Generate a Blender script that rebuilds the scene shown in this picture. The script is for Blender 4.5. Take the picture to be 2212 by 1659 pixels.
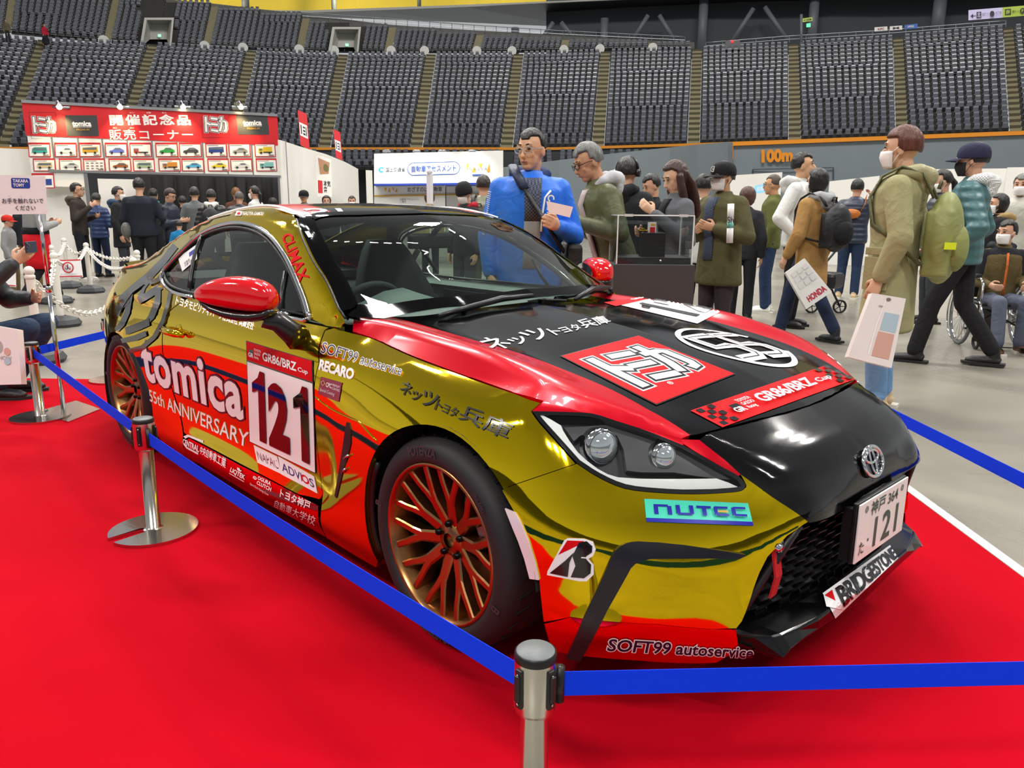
import bpy, bmesh, math, random
import numpy as np
from mathutils import Vector, Matrix
from mathutils.bvhtree import BVHTree
from mathutils.geometry import delaunay_2d_cdt
SC=bpy.context.scene; COL=SC.collection
for o in list(bpy.data.objects): bpy.data.objects.remove(o)
PI=math.pi; random.seed(7)
W,H=2212,1659
# ---------------------------------------------------------------- camera (phone, 26 mm equivalent, held low at 1.25 m)
CP=np.array([1.61272910,-2.11393767,1.24729762]); YAW,PITCH,ROLL,FPX=2.37631556,.221754306,.00892154928,1661.63348
cf=np.array([math.cos(YAW)*math.cos(PITCH),math.sin(YAW)*math.cos(PITCH),-math.sin(PITCH)])
_r=np.array([math.sin(YAW),-math.cos(YAW),0]); _u=np.cross(_r,cf)
cr=math.cos(ROLL)*_r+math.sin(ROLL)*_u; cu=-math.sin(ROLL)*_r+math.cos(ROLL)*_u
cam=bpy.data.cameras.new('camera'); CAM=bpy.data.objects.new('camera',cam); COL.objects.link(CAM)
M=Matrix.Identity(4)
for i,v in enumerate((cr,cu,-cf)):
    for k in range(3): M[k][i]=v[k]
for k in range(3): M[k][3]=CP[k]
CAM.matrix_world=M; cam.sensor_fit='HORIZONTAL'; cam.sensor_width=36; cam.lens=36*FPX/W; cam.clip_start=.05; cam.clip_end=500
SC.camera=CAM
def ray(px,py):
    d=cf+cr*(px-W/2)/FPX-cu*(py-H/2)/FPX; return d
def gnd(px,py,z=0.):
    d=ray(px,py); return CP+d*(z-CP[2])/d[2]
def dist(px,py,D):
    """point along a pixel's ray at ground distance D from the camera"""
    d=ray(px,py); return CP+d*D/math.hypot(d[0],d[1])
# ---------------------------------------------------------------- light
SC.view_settings.view_transform='Standard'; SC.view_settings.look='None'; SC.view_settings.gamma=1; SC.view_settings.use_curve_mapping=False
SC.view_settings.exposure=0.0
SC.cycles.use_denoising=True; SC.cycles.max_bounces=8; SC.cycles.transparent_max_bounces=24
SC.cycles.glossy_bounces=5; SC.cycles.diffuse_bounces=3; SC.cycles.sample_clamp_indirect=6
wd=bpy.data.worlds.new('arena_air'); SC.world=wd; wd.use_nodes=True
_nt=wd.node_tree; _bg=_nt.nodes['Background']; _bg.inputs[1].default_value=1.
_tc=_nt.nodes.new('ShaderNodeTexCoord'); _sx=_nt.nodes.new('ShaderNodeSeparateXYZ'); _rp=_nt.nodes.new('ShaderNodeValToRGB')
_nt.links.new(_tc.outputs['Generated'],_sx.inputs[0]); _nt.links.new(_sx.outputs['Z'],_rp.inputs[0]); _nt.links.new(_rp.outputs[0],_bg.inputs[0])
_rp.color_ramp.elements[0].position=.05; _rp.color_ramp.elements[0].color=(.50,.51,.515,1); _rp.color_ramp.elements[1].position=.75; _rp.color_ramp.elements[1].color=(.20,.205,.215,1)
def vplane(pA,pB,D,off=0.):
    """upright plane through two pixels carried out to distance D; maps pixels onto it"""
    a,b=dist(*pA,D),dist(*pB,D); r=b-a; n=np.array([r[1],-r[0],0.]); n/=np.linalg.norm(n); n=n if n@(CP-a)>0 else -n
    def f(p,o=0.):
        d=ray(*p); return CP+d*(((a+n*(off+o)-CP)@n)/(d@n))
    f.n=n; return f
def area(loc,size,power,to=(0,0,0),col=(1,.97,.92),sy=None):
    l=bpy.data.lights.new('floodlight','AREA'); l.energy=power; l.color=col; l.shape='RECTANGLE'; l.size=size; l.size_y=sy or size
    o=bpy.data.objects.new('floodlight',l); COL.objects.link(o); o.location=loc
    o.rotation_euler=(Vector(to)-Vector(loc)).to_track_quat('-Z','Y').to_euler(); return o
# banks of arena floodlights under the roof
for (x,y,z,p) in [(6,-12,15,5200),(-8,-14,16,4600),(12,2,16,4200),(-4,4,17,4200),(6,14,17,5200),(-16,2,17,5200),(-14,16,18,5200),(0,26,18,5200),(-26,12,18,5200),(-28,-6,17,4600)]:
    for k in range(3):
        area((x+(k-1)*1.6,y+(k-1)*.9,z),.9,p/3*.31,to=(x*.45,y*.45,0))
# larger banks over the field light the stands
for (x,y,z,p,tx_,ty_,tz_) in [(-22,22,42,6200,-52,24,11),(-14,30,42,6200,-30,52,11),(-2,30,42,6200,-4,60,11),(-30,8,42,5400,-66,4,11)]:
    dx,dy=-(ty_-y),(tx_-x); l_=math.hypot(dx,dy); dx/=l_; dy/=l_
    for k in range(9):
        t=(k-4)*2.0; area((x+dx*t,y+dy*t,z-.04*t*t),.8,p/9*1.1,to=(tx_+dx*t*5,ty_+dy*t*5,tz_))
# concourse lamps above the upper seats
for px,py in ((420,4),(760,2),(1100,-4)):
    p=dist(px,py,100); q=dist(px+20,py+6,112); area(tuple(p),1.2,900,to=tuple(q),col=(1,.9,.6))
# ---------------------------------------------------------------- helpers
def lin(h):
    h=h.lstrip('#'); o=[]
    for i in (0,2,4):
        v=int(h[i:i+2],16)/255; o.append(v/12.92 if v<=.04045 else ((v+.055)/1.055)**2.4)
    return tuple(o)
MC={}
def mat(name,col='888888',rough=.5,metal=0.,coat=0.,spec=.5,noise=0.,nscale=30.,bump=0.,emit=0.,trans=0.,alpha=1.,sheen=0.,crough=.03,aniso=0.):
    if name in MC: return MC[name]
    m=bpy.data.materials.new(name); m.use_nodes=True; nt=m.node_tree; b=nt.nodes['Principled BSDF']
    c=col if isinstance(col,tuple) else lin(col)
    I=b.inputs; I['Base Color'].default_value=(*c,1); I['Roughness'].default_value=rough; I['Metallic'].default_value=metal
    I['Coat Weight'].default_value=coat; I['Coat Roughness'].default_value=crough; I['Specular IOR Level'].default_value=spec
    I['Transmission Weight'].default_value=trans; I['Alpha'].default_value=alpha; I['Sheen Weight'].default_value=sheen; I['Anisotropic'].default_value=aniso
    if emit: I['Emission Color'].default_value=(*c,1); I['Emission Strength'].default_value=emit
    if noise or bump:
        tc=nt.nodes.new('ShaderNodeTexCoord'); nz=nt.nodes.new('ShaderNodeTexNoise'); nz.inputs['Scale'].default_value=nscale; nz.inputs['Detail'].default_value=5
        nt.links.new(tc.outputs['Object'],nz.inputs['Vector'])
        if noise:
            mx=nt.nodes.new('ShaderNodeMix'); mx.data_type='RGBA'
            mx.inputs[6].default_value=(*[v*(1-noise) for v in c],1); mx.inputs[7].default_value=(*[min(1,v*(1+noise)) for v in c],1)
            nt.links.new(nz.outputs['Fac'],mx.inputs[0]); nt.links.new(mx.outputs[2],I['Base Color'])
        if bump:
            bp=nt.nodes.new('ShaderNodeBump'); bp.inputs['Strength'].default_value=bump; bp.inputs['Distance'].default_value=.01
            nt.links.new(nz.outputs['Fac'],bp.inputs['Height']); nt.links.new(bp.outputs['Normal'],I['Normal'])
    MC[name]=m; return m
def glass(name,tint='FFFFFF',t=.9,rough=.0,fres=1.45,gcol=1.):
    """thin pane: see-through tint plus mirror reflection by fresnel"""
    if name in MC: return MC[name]
    m=bpy.data.materials.new(name); m.use_nodes=True; nt=m.node_tree; nt.nodes.clear()
    out=nt.nodes.new('ShaderNodeOutputMaterial'); tr=nt.nodes.new('ShaderNodeBsdfTransparent'); gl=nt.nodes.new('ShaderNodeBsdfGlossy')
    fr=nt.nodes.new('ShaderNodeFresnel'); mx=nt.nodes.new('ShaderNodeMixShader')
    c=tint if isinstance(tint,tuple) else lin(tint); tr.inputs[0].default_value=(c[0]*t,c[1]*t,c[2]*t,1); gl.inputs['Roughness'].default_value=rough; gl.inputs[0].default_value=(gcol,gcol,gcol,1); gm=nt.nodes.new('ShaderNodeNewGeometry'); ma=nt.nodes.new('ShaderNodeMath'); ma.operation='MULTIPLY_ADD'; ma.inputs[1].default_value=1/fres-fres; ma.inputs[2].default_value=fres; nt.links.new(gm.outputs['Backfacing'],ma.inputs[0]); nt.links.new(ma.outputs[0],fr.inputs[0])
    nt.links.new(fr.outputs[0],mx.inputs[0]); nt.links.new(tr.outputs[0],mx.inputs[1]); nt.links.new(gl.outputs[0],mx.inputs[2]); nt.links.new(mx.outputs[0],out.inputs[0])
    MC[name]=m; return m
def tag(o,label=None,cat=None,group=None,kind=None):
    if label: o['label']=label
    if cat: o['category']=cat
    if group: o['group']=group
    if kind: o['kind']=kind
    return o
def link(o,parent=None):
    COL.objects.link(o)
    if parent is not None: o.parent=parent
    return o
def empty(name,loc=(0,0,0),rz=0,label=None,cat=None,group=None):
    o=bpy.data.objects.new(name,None); o.location=loc; o.rotation_euler=(0,0,rz); o.empty_display_size=.1; link(o); return tag(o,label,cat,group)
class MB:
    """collects shapes; build() links them as ONE mesh object"""
    def __init__(s): s.V=[];s.F=[];s.M=[];s.S=[]
    def add(s,V,F,m=0,smooth=False,T=None):
        o=len(s.V); 
        if T is not None: V=[tuple(T@Vector(v)) for v in V]
        s.V+= [tuple(v) for v in V]; s.F+=[tuple(i+o for i in f) for f in F]; s.M+=[m]*len(F); s.S+=[smooth]*len(F); return s
    def box(s,c,d,m=0,rz=0,rot=None,bev=0.):
        x,y,z=[k/2 for k in d]
        if bev:
            bm=bmesh.new(); bmesh.ops.create_cube(bm,size=1); bmesh.ops.scale(bm,vec=d,verts=bm.verts); bmesh.ops.bevel(bm,geom=bm.edges[:],offset=bev,segments=2,affect='EDGES',profile=.5)
            V=[v.co.copy() for v in bm.verts]; bm.verts.index_update(); F=[[v.index for v in f.verts] for f in bm.faces]; bm.free()
        else:
            V=[Vector(p) for p in [(-x,-y,-z),(x,-y,-z),(x,y,-z),(-x,y,-z),(-x,-y,z),(x,-y,z),(x,y,z),(-x,y,z)]]
            F=[(0,3,2,1),(4,5,6,7),(0,1,5,4),(1,2,6,5),(2,3,7,6),(3,0,4,7)]
        R=rot if rot is not None else Matrix.Rotation(rz,3,'Z')
        return s.add([R@v+Vector(c) for v in V],F,m)
    def lathe(s,prof,n=24,m=0,c=(0,0,0),axis='Z',smooth=True,a0=0,a1=2*PI,R=None):
        full=abs(a1-a0-2*PI)<1e-6; k=n if full else n+1; V=[];F=[]
        for i in range(k):
            a=a0+(a1-a0)*i/n
            for r,z in prof: V.append((r*math.cos(a),r*math.sin(a),z))
        P=len(prof)
        for i in range(n):
            j=(i+1)%k
            for p in range(P-1): F.append((i*P+p,j*P+p,j*P+p+1,i*P+p+1))
        if axis=='Y': V=[(x,-z,y) for x,y,z in V]   # profile height runs toward -y
        if axis=='X': V=[(z,x,y) for x,y,z in V]
        if R is not None: V=[tuple(R@Vector(v)) for v in V]
        return s.add([(v[0]+c[0],v[1]+c[1],v[2]+c[2]) for v in V],F,m,smooth)
    def tube(s,pts,r,n=8,m=0,closed=False,caps=True,flat=None,up=None):
        """round (or flat=(w,h)) sweep along points; r may be a list"""
        P=[Vector(p) for p in pts]; K=len(P); rr=r if isinstance(r,(list,tuple)) else [r]*K; V=[];F=[]
        prev=None
        for i in range(K):
            a=P[i-1] if (i or closed) else P[i]; b=P[(i+1)%K] if (i<K-1 or closed) else P[i]
            t=(b-a).normalized()
            if prev is None:
                u=Vector(up) if up is not None else (Vector((0,0,1)) if abs(t.z)<.9 else Vector((1,0,0)))
            else: u=prev
            u=(u-t*u.dot(t)); u=u.normalized() if u.length>1e-6 else t.orthogonal().normalized(); prev=u; w=t.cross(u)
            for k in range(n):
                an=2*PI*k/n+(PI/4 if n==4 else 0)
                if flat: V.append(P[i]+w*math.cos(an)*flat[0]*rr[i]+u*math.sin(an)*flat[1]*rr[i])
                else: V.append(P[i]+w*math.cos(an)*rr[i]+u*math.sin(an)*rr[i])
        for i in range(K if closed else K-1):
            j=(i+1)%K
            for k in range(n): F.append((i*n+k,i*n+(k+1)%n,j*n+(k+1)%n,j*n+k))
        if caps and not closed: F.append(tuple(range(n))[::-1]); F.append(tuple((K-1)*n+k for k in range(n)))
        return s.add(V,F,m,n>4)
    def prism(s,poly,z0,z1,m=0,T=None):
        n=len(poly); V=[(x,y,z0) for x,y in poly]+[(x,y,z1) for x,y in poly]
        F=[tuple(range(n))[::-1],tuple(range(n,2*n))]+[(i,(i+1)%n,n+(i+1)%n,n+i) for i in range(n)]
        return s.add(V,F,m,False,T)
    def sphere(s,c,r,m=0,n=12,sc=(1,1,1),R=None):
        V=[];F=[];k=n//2
        for i in range(k+1):
            th=PI*i/k
            for j in range(n):
                v=Vector((math.sin(th)*math.cos(2*PI*j/n)*r*sc[0],math.sin(th)*math.sin(2*PI*j/n)*r*sc[1],math.cos(th)*r*sc[2]))
                if R is not None: v=R@v
                V.append(v+Vector(c))
        for i in range(k):
            for j in range(n): F.append((i*n+j,(i+1)*n+j,(i+1)*n+(j+1)%n,i*n+(j+1)%n))
        return s.add(V,F,m,True)
    def build(s,name,mats,parent=None,loc=None,sub=0,fix=True):
        me=bpy.data.meshes.new(name); me.from_pydata(s.V,[],s.F); 
        for m in (mats if isinstance(mats,(list,tuple)) else [mats]): me.materials.append(m)
        me.polygons.foreach_set('material_index',s.M); me.polygons.foreach_set('use_smooth',s.S); me.update()
        if fix:
            bm=bmesh.new(); bm.from_mesh(me); bmesh.ops.recalc_face_normals(bm,faces=bm.faces[:]); bm.to_mesh(me); bm.free()
        o=bpy.data.objects.new(name,me); link(o,parent)
        if loc is not None: o.location=loc
        if sub:
            md=o.modifiers.new('sub','SUBSURF'); md.levels=sub; md.render_levels=sub
        return o
def copy_tree(o,parent=None):
    c_=o.copy(); COL.objects.link(c_); c_.parent=parent
    for ch in list(o.children): copy_tree(ch,c_)
    return c_
# text as flat triangles in a unit box (0..1 both ways, v up)
TXT={}
def text2d(s,off=0.,shear=0.,sp=1.,keep=False):
    k=(s,off,shear,sp)
    if k not in TXT:
        cu_=bpy.data.curves.new('lettering','FONT'); cu_.body=s; cu_.offset=off; cu_.shear=shear; cu_.space_character=sp; cu_.resolution_u=3
        o=bpy.data.objects.new('lettering',cu_); COL.objects.link(o); bpy.context.view_layer.update()
        me=bpy.data.meshes.new_from_object(o.evaluated_get(bpy.context.evaluated_depsgraph_get()))
        V=np.array([v.co[:2] for v in me.vertices]).reshape(-1,2); F=[tuple(p.vertices) for p in me.polygons]
        bpy.data.objects.remove(o); bpy.data.curves.remove(cu_); bpy.data.meshes.remove(me); TXT[k]=(V,F)
    return TXT[k]
def text_unit(s,off=0.,shear=0.,sp=1.,ref=None):
    V,F=text2d(s,off,shear,sp); R=text2d(s,ref if ref is not None else off,shear,sp)[0]
    lo,hi=R.min(0),R.max(0); return (V-lo)/(hi-lo),F
def hom(q):
    """unit box -> quad [TL,TR,BR,BL] (v up), as a function on Nx2"""
    src=[(0,1),(1,1),(1,0),(0,0)]; A=[];b=[]
    for (u,v),(x,y) in zip(src,q):
        A.append([u,v,1,0,0,0,-u*x,-v*x]);b.append(x);A.append([0,0,0,u,v,1,-u*y,-v*y]);b.append(y)
    h=np.append(np.linalg.solve(np.array(A,float),np.array(b,float)),1).reshape(3,3)
    def f(P):
        P=np.asarray(P,float).reshape(-1,2); k=np.c_[P,np.ones(len(P))]@h.T; return k[:,:2]/k[:,2:]
    return f
def refine(V,F,L,it=6):
    """split long edges of a flat mesh"""
    bm=bmesh.new(); vs=[bm.verts.new((x,y,0)) for x,y in V]
    for f in F:
        try: bm.faces.new([vs[i] for i in f])
        except ValueError: pass
    bmesh.ops.triangulate(bm,faces=bm.faces[:])
    for _ in range(it):
        e=[e for e in bm.edges if e.calc_length()>L]
        if not e: break
        bmesh.ops.subdivide_edges(bm,edges=e,cuts=1); bmesh.ops.triangulate(bm,faces=[f for f in bm.faces if len(f.verts)>3])
    bm.verts.index_update(); V=np.array([v.co[:2] for v in bm.verts]).reshape(-1,2); F=[tuple(v.index for v in f.verts) for f in bm.faces]; bm.free(); return V,F
RECT=([(0,0),(1,0),(1,1),(0,1)],[(0,1,2,3)])
def rect(x0,y0,x1,y1): return ([(x0,y0),(x1,y0),(x1,y1),(x0,y1)],[(0,1,2,3)])
def poly(P): return (P,[tuple(range(len(P)))])
def disc(cx,cy,r,n=32,ry=None): return poly([(cx+r*math.cos(2*PI*k/n),cy+(ry or r)*math.sin(2*PI*k/n)) for k in range(n)])
def ring(cx,cy,r0,r1,n=40,ry=1.,a0=0,a1=2*PI):
    V=[];F=[]
    for k in range(n+1):
        a=a0+(a1-a0)*k/n; V+=[(cx+r0*math.cos(a),cy+r0*ry*math.sin(a)),(cx+r1*math.cos(a),cy+r1*ry*math.sin(a))]
    for k in range(n): F.append((2*k,2*k+1,2*k+3,2*k+2))
    return V,F
def tx(s,x0,y0,x1,y1,off=0.,shear=0.,sp=1.,ref=None):
    V,F=text_unit(s,off,shear,sp,ref); return V*np.array([x1-x0,y1-y0])+np.array([x0,y0]),F
def flat_sign(name,shapes,mats,size,parent,M4,thick=0.,z0=.0008):
    """flat printed board: shapes [(V,F,material index)] on a unit box scaled to size; M4 takes x right, y up, z out"""
    mb=MB(); w,h=size
    if thick: mb.box((w/2,h/2,-thick/2-.0002),(w,h,thick),0)
    for k,(V,F,m) in enumerate(shapes): mb.add([(x*w,y*h,z0*(k+1)) for x,y in V],F,m)
    for i in range(len(mb.V)): mb.V[i]=tuple(M4@Vector(mb.V[i]))
    return mb.build(name,mats,parent,fix=False)
def frame(o,right,up):
    r=Vector(right).normalized(); u=Vector(up); u=(u-r*u.dot(r)).normalized(); n=r.cross(u)
    m=Matrix.Identity(4)
    for k in range(3): m[k][0]=r[k];m[k][1]=u[k];m[k][2]=n[k];m[k][3]=o[k]
    return m
# ---------------------------------------------------------------- car skin (analytic surface the panels are cut from)
def crom(P, n):
    """Catmull-Rom through control points P[k] (k along axis 0), n samples per span"""
    P=np.asarray(P,float); K=len(P); out=[]
    ext=np.concatenate([[2*P[0]-P[1]],P,[2*P[-1]-P[-2]]])
    for k in range(K-1):
        a,b,c_,d=ext[k],ext[k+1],ext[k+2],ext[k+3]
        for i in range(n):
            t=i/n
            out.append(.5*((2*b)+(c_-a)*t+(2*a-5*b+4*c_-d)*t*t+(3*b-a-3*c_+d)*t**3))
    out.append(P[-1]); return np.array(out)
def patch(net,ns,nt):
    g=crom(net,ns); return np.swapaxes(crom(np.swapaxes(g,0,1),nt),0,1)
# band round the car, right half, (x, half-width, z), bottom -> top
BAND=[
 [(.80,0,.15),(.872,0,.20),(.86,0,.34),(.858,0,.482),(.85,0,.545),(.83,0,.60),(.765,0,.65),(.655,0,.70)],
 [(.795,.22,.15),(.868,.22,.20),(.855,.22,.34),(.858,.20,.495),(.842,.21,.555),(.815,.22,.605),(.745,.23,.655),(.638,.235,.70)],
 [(.79,.42,.15),(.855,.44,.20),(.81,.44,.34),(.852,.368,.507),(.808,.388,.571),(.772,.402,.614),(.698,.422,.657),(.60,.445,.695)],
 [(.735,.56,.15),(.755,.565,.22),(.745,.565,.36),(.735,.542,.478),(.714,.497,.543),(.690,.492,.593),(.636,.503,.642),(.57,.515,.688)],
 [(.60,.70,.15),(.62,.715,.24),(.62,.715,.36),(.612,.70,.468),(.578,.662,.548),(.548,.642,.613),(.503,.622,.675),(.46,.612,.722)],
 [(.42,.82,.15),(.435,.835,.25),(.435,.835,.36),(.445,.83,.48),(.42,.80,.58),(.37,.775,.665),(.33,.755,.72),(.29,.728,.765)],
 [(.22,.85,.15),(.22,.865,.25),(.22,.872,.36),(.22,.876,.50),(.22,.862,.60),(.20,.825,.685),(.19,.785,.738),(.18,.735,.774)],
 [(0,.85,.15),(0,.87,.25),(0,.884,.40),(0,.886,.53),(0,.878,.62),(0,.845,.695),(0,.80,.748),(-.02,.735,.788)],
 [(-.25,.84,.12),(-.25,.865,.22),(-.25,.876,.38),(-.25,.88,.52),(-.25,.872,.62),(-.25,.842,.71),(-.25,.80,.765),(-.27,.725,.806)],
 [(-.5,.835,.11),(-.5,.86,.19),(-.5,.862,.34),(-.5,.862,.50),(-.5,.858,.60),(-.5,.84,.71),(-.5,.80,.775),(-.52,.705,.828)],
 [(-.72,.83,.11),(-.72,.86,.19),(-.72,.845,.33),(-.72,.848,.48),(-.72,.852,.60),(-.72,.846,.70),(-.72,.818,.775),(-.72,.738,.848)],
 [(-1.2,.825,.10),(-1.2,.862,.18),(-1.2,.83,.32),(-1.2,.838,.47),(-1.2,.85,.60),(-1.2,.848,.70),(-1.2,.82,.785),(-1.2,.745,.847)],
 [(-1.75,.825,.10),(-1.75,.862,.18),(-1.75,.835,.32),(-1.75,.84,.47),(-1.75,.856,.60),(-1.75,.857,.70),(-1.75,.83,.785),(-1.78,.745,.847)],
 [(-2.15,.84,.10),(-2.15,.865,.18),(-2.15,.862,.34),(-2.15,.868,.48),(-2.15,.876,.60),(-2.15,.872,.70),(-2.15,.845,.785),(-2.22,.738,.862)],
 [(-2.575,.86,.12),(-2.575,.88,.22),(-2.575,.89,.38),(-2.575,.893,.52),(-2.575,.890,.61),(-2.575,.872,.71),(-2.575,.835,.80),(-2.62,.72,.893)],
 [(-2.9,.82,.15),(-2.9,.845,.25),(-2.9,.85,.38),(-2.9,.852,.52),(-2.9,.848,.62),(-2.9,.833,.72),(-2.9,.79,.81),(-2.93,.69,.905)],
 [(-3.12,.71,.2),(-3.14,.745,.28),(-3.15,.755,.38),(-3.15,.755,.52),(-3.14,.75,.63),(-3.13,.735,.74),(-3.12,.705,.82),(-3.13,.63,.908)],
 [(-3.28,.55,.2),(-3.36,.60,.28),(-3.38,.61,.38),(-3.37,.61,.52),(-3.35,.61,.64),(-3.33,.61,.75),(-3.33,.59,.84),(-3.31,.56,.925)],
 [(-3.33,.25,.2),(-3.41,.27,.28),(-3.43,.28,.38),(-3.42,.28,.52),(-3.4,.28,.64),(-3.38,.28,.75),(-3.38,.28,.85),(-3.38,.28,.94)],
 [(-3.34,0,.2),(-3.42,0,.28),(-3.44,0,.38),(-3.43,0,.52),(-3.41,0,.64),(-3.39,0,.75),(-3.39,0,.85),(-3.39,0,.945)]]
# hood, edge -> centre, cowl -> front
HOOD=[
 [(-.72,.735,.852),(-.70,.66,.878),(-.66,.56,.873),(-.60,.45,.872),(-.53,.25,.89),(-.49,0,.90)],
 [(-.52,.705,.828),(-.51,.645,.876),(-.49,.55,.864),(-.46,.43,.868),(-.42,.22,.886),(-.40,0,.894)],
 [(-.27,.725,.806),(-.27,.66,.868),(-.27,.55,.848),(-.25,.42,.852),(-.22,.20,.868),(-.20,0,.876)],
 [(-.02,.735,.788),(-.01,.66,.850),(0,.55,.828),(0,.42,.828),(.0,.20,.846),(.0,0,.852)],
 [(.18,.735,.774),(.19,.65,.815),(.19,.545,.802),(.19,.42,.800),(.2,.20,.815),(.2,0,.82)],
 [(.29,.728,.765),(.31,.64,.785),(.33,.54,.776),(.35,.42,.772),(.37,.20,.785),(.38,0,.788)],
 [(.46,.615,.722),(.465,.565,.738),(.47,.50,.736),(.48,.39,.735),(.50,.20,.745),(.51,0,.748)],
 [(.57,.52,.688),(.575,.50,.691),(.585,.46,.693),(.60,.38,.696),(.635,.20,.701),(.652,0,.703)]]
# cabin, belt -> centre, cowl -> tail
CAB=[
 [(-.66,.745,.848),(-.66,.735,.856),(-.64,.722,.866),(-.585,.62,.876),(-.49,.35,.905),(-.46,0,.915)],
 [(-1.0,.748,.848),(-.96,.718,.912),(-.89,.685,.992),(-.84,.612,1.008),(-.77,.34,1.035),(-.73,0,1.045)],
 [(-1.25,.748,.847),(-1.2,.694,.978),(-1.11,.632,1.108),(-1.06,.566,1.132),(-.99,.31,1.148),(-.95,0,1.158)],
 [(-1.5,.748,.847),(-1.46,.678,1.022),(-1.375,.60,1.18),(-1.30,.53,1.215),(-1.24,.30,1.232),(-1.20,0,1.24)],
 [(-1.78,.746,.847),(-1.74,.668,1.035),(-1.68,.585,1.195),(-1.64,.50,1.252),(-1.60,.27,1.268),(-1.57,0,1.273)],
 [(-2.08,.742,.852),(-2.08,.67,1.01),(-2.08,.575,1.155),(-2.08,.49,1.218),(-2.08,.26,1.24),(-2.08,0,1.248)],
 [(-2.35,.734,.870),(-2.40,.68,.96),(-2.46,.585,1.06),(-2.50,.49,1.142),(-2.52,.26,1.165),(-2.52,0,1.172)],
 [(-2.65,.72,.893),(-2.74,.66,.935),(-2.82,.585,.985),(-2.87,.49,1.035),(-2.9,.26,1.055),(-2.9,0,1.06)],
 [(-2.95,.70,.905),(-3.03,.64,.925),(-3.1,.56,.94),(-3.14,.47,.955),(-3.17,.26,.967),(-3.18,0,.97)],
 [(-3.15,.665,.912),(-3.24,.61,.92),(-3.31,.54,.93),(-3.34,.45,.938),(-3.38,.26,.943),(-3.39,0,.945)]]
def skin_mesh(nets):
    V=[];F=[]
    for net,ns,nt in nets:
        for sgn in (-1,1):
            g=patch(net,ns,nt); g=g*np.array([1,sgn,1]); o=len(V); S,T=g.shape[:2]
            V+=g.reshape(-1,3).tolist()
            for i in range(S-1):
                for j in range(T-1):
                    q=(o+i*T+j,o+i*T+j+1,o+(i+1)*T+j+1,o+(i+1)*T+j)
                    F.append(q)
    return V,F
class Skin:
    def __init__(s,nets):
        V,F=skin_mesh(nets); T=[]
        for q in F: T+= [(q[0],q[1],q[2]),(q[0],q[2],q[3])]
        s.V=np.array(V); s.T=np.array(T)
        n=np.zeros_like(s.V); fn=np.cross(s.V[s.T[:,1]]-s.V[s.T[:,0]],s.V[s.T[:,2]]-s.V[s.T[:,0]])
        cen=np.array([-1.4,0,.45]); fc=s.V[s.T].mean(1); out=fc-cen; out[:,0]*=.35
        fn*=np.where((fn*out).sum(1)<0,-1,1)[:,None]
        for k in range(3): np.add.at(n,s.T[:,k],fn)
        s.N=n/np.maximum(np.linalg.norm(n,axis=1),1e-12)[:,None]
        s.b=BVHTree.FromPolygons([tuple(v) for v in V],[tuple(t) for t in T])
    def cast(s,o,d):
        p,nn,i,_=s.b.ray_cast(Vector(o),Vector(d).normalized())
        return (None,None) if p is None else (np.array(p),s.normal(i,p))
    def normal(s,i,p):
        t=s.T[i]; a,b,c_=s.V[t]; v0,v1,v2=b-a,c_-a,np.array(p)-a
        d00,d01,d11,d20,d21=v0@v0,v0@v1,v1@v1,v2@v0,v2@v1
        den=d00*d11-d01*d01
        if abs(den)<1e-18: return s.N[t[0]]
        v=(d11*d20-d01*d21)/den; w=(d00*d21-d01*d20)/den
        n=(1-v-w)*s.N[t[0]]+v*s.N[t[1]]+w*s.N[t[2]]; return n/np.linalg.norm(n)
    def near(s,p):
        q,nn,i,_=s.b.find_nearest(Vector(p)); return np.array(q),s.normal(i,q)
# ================================================================ THE CAR
sk=Skin([(BAND,12,9),(HOOD,12,10),(CAB,12,10)]); skC=Skin([([r[2:] for r in CAB],12,14)]); skH=Skin([(HOOD,14,12)])
CAR=empty('sports_car',(0,0,.0035),0,'gold chrome wrapped two-door race coupe with red and black hood stripes on red carpet','car')
GOLD=mat('gold_chrome_wrap',(.88,.62,.010),rough=.045,metal=1.,bump=.015,nscale=9)
RED=mat('candy_red_wrap',(.58,.0,.012),rough=.22,metal=.3,coat=.22,spec=.2)
BLK=mat('black_wrap','050506',rough=.09,spec=.5)
REDM=mat('red_chrome_wrap',(.75,.004,.03),rough=.05,metal=1.)
DARK=mat('black_plastic','101012',rough=.42)
TRIM=mat('satin_black_trim','18181B',rough=.33)
CHR=mat('satin_chrome','D8D8DA',rough=.12,metal=1.)
WHT=mat('white_vinyl','F2F0F0',rough=.25,coat=.15)
BLKV=mat('black_vinyl','0B0B0D',rough=.2,coat=.6)
REDV=mat('red_vinyl','D00A14',rough=.6,spec=.1)
GREYV=mat('grey_vinyl','55585A',rough=.3,coat=.3)
def skin_px(p):
    q,n=sk.cast(CP,ray(*p)); return q
def to3(p):
    if len(p)==3: return np.array(p,float)
    q=skin_px(p)
    if q is None:
        for k in range(1,60):
            for a in range(12):
                q=skin_px((p[0]+k*math.cos(a*PI/6),p[1]+k*math.sin(a*PI/6)))
                if q is not None: print('MISS',p,k); return q
    return q
def crv(P,n=4):
    """smooth run through 2-D or 3-D points"""
    return [tuple(v) for v in crom(np.array(P,float),n)]
SPC=np.array([-.1,0,.25])
def L_side(a,b): return sk.cast((a,-3,b),(0,1,0))
def I_side(p): return (p[0],p[2])
def L_top(a,b): return sk.cast((a,b,3),(0,0,-1))
def L_cab(a,b): return skC.cast((a,b,3),(0,0,-1))
def L_hood(a,b): return skH.cast((a,b,3),(0,0,-1))
def I_top(p): return (p[0],p[1])
def L_sph(a,b):
    t,f=a/.85,b/.85; d=np.array([math.cos(f)*math.cos(t),-math.cos(f)*math.sin(t),math.sin(f)]); return sk.cast(SPC+3*d,-d)
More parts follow.
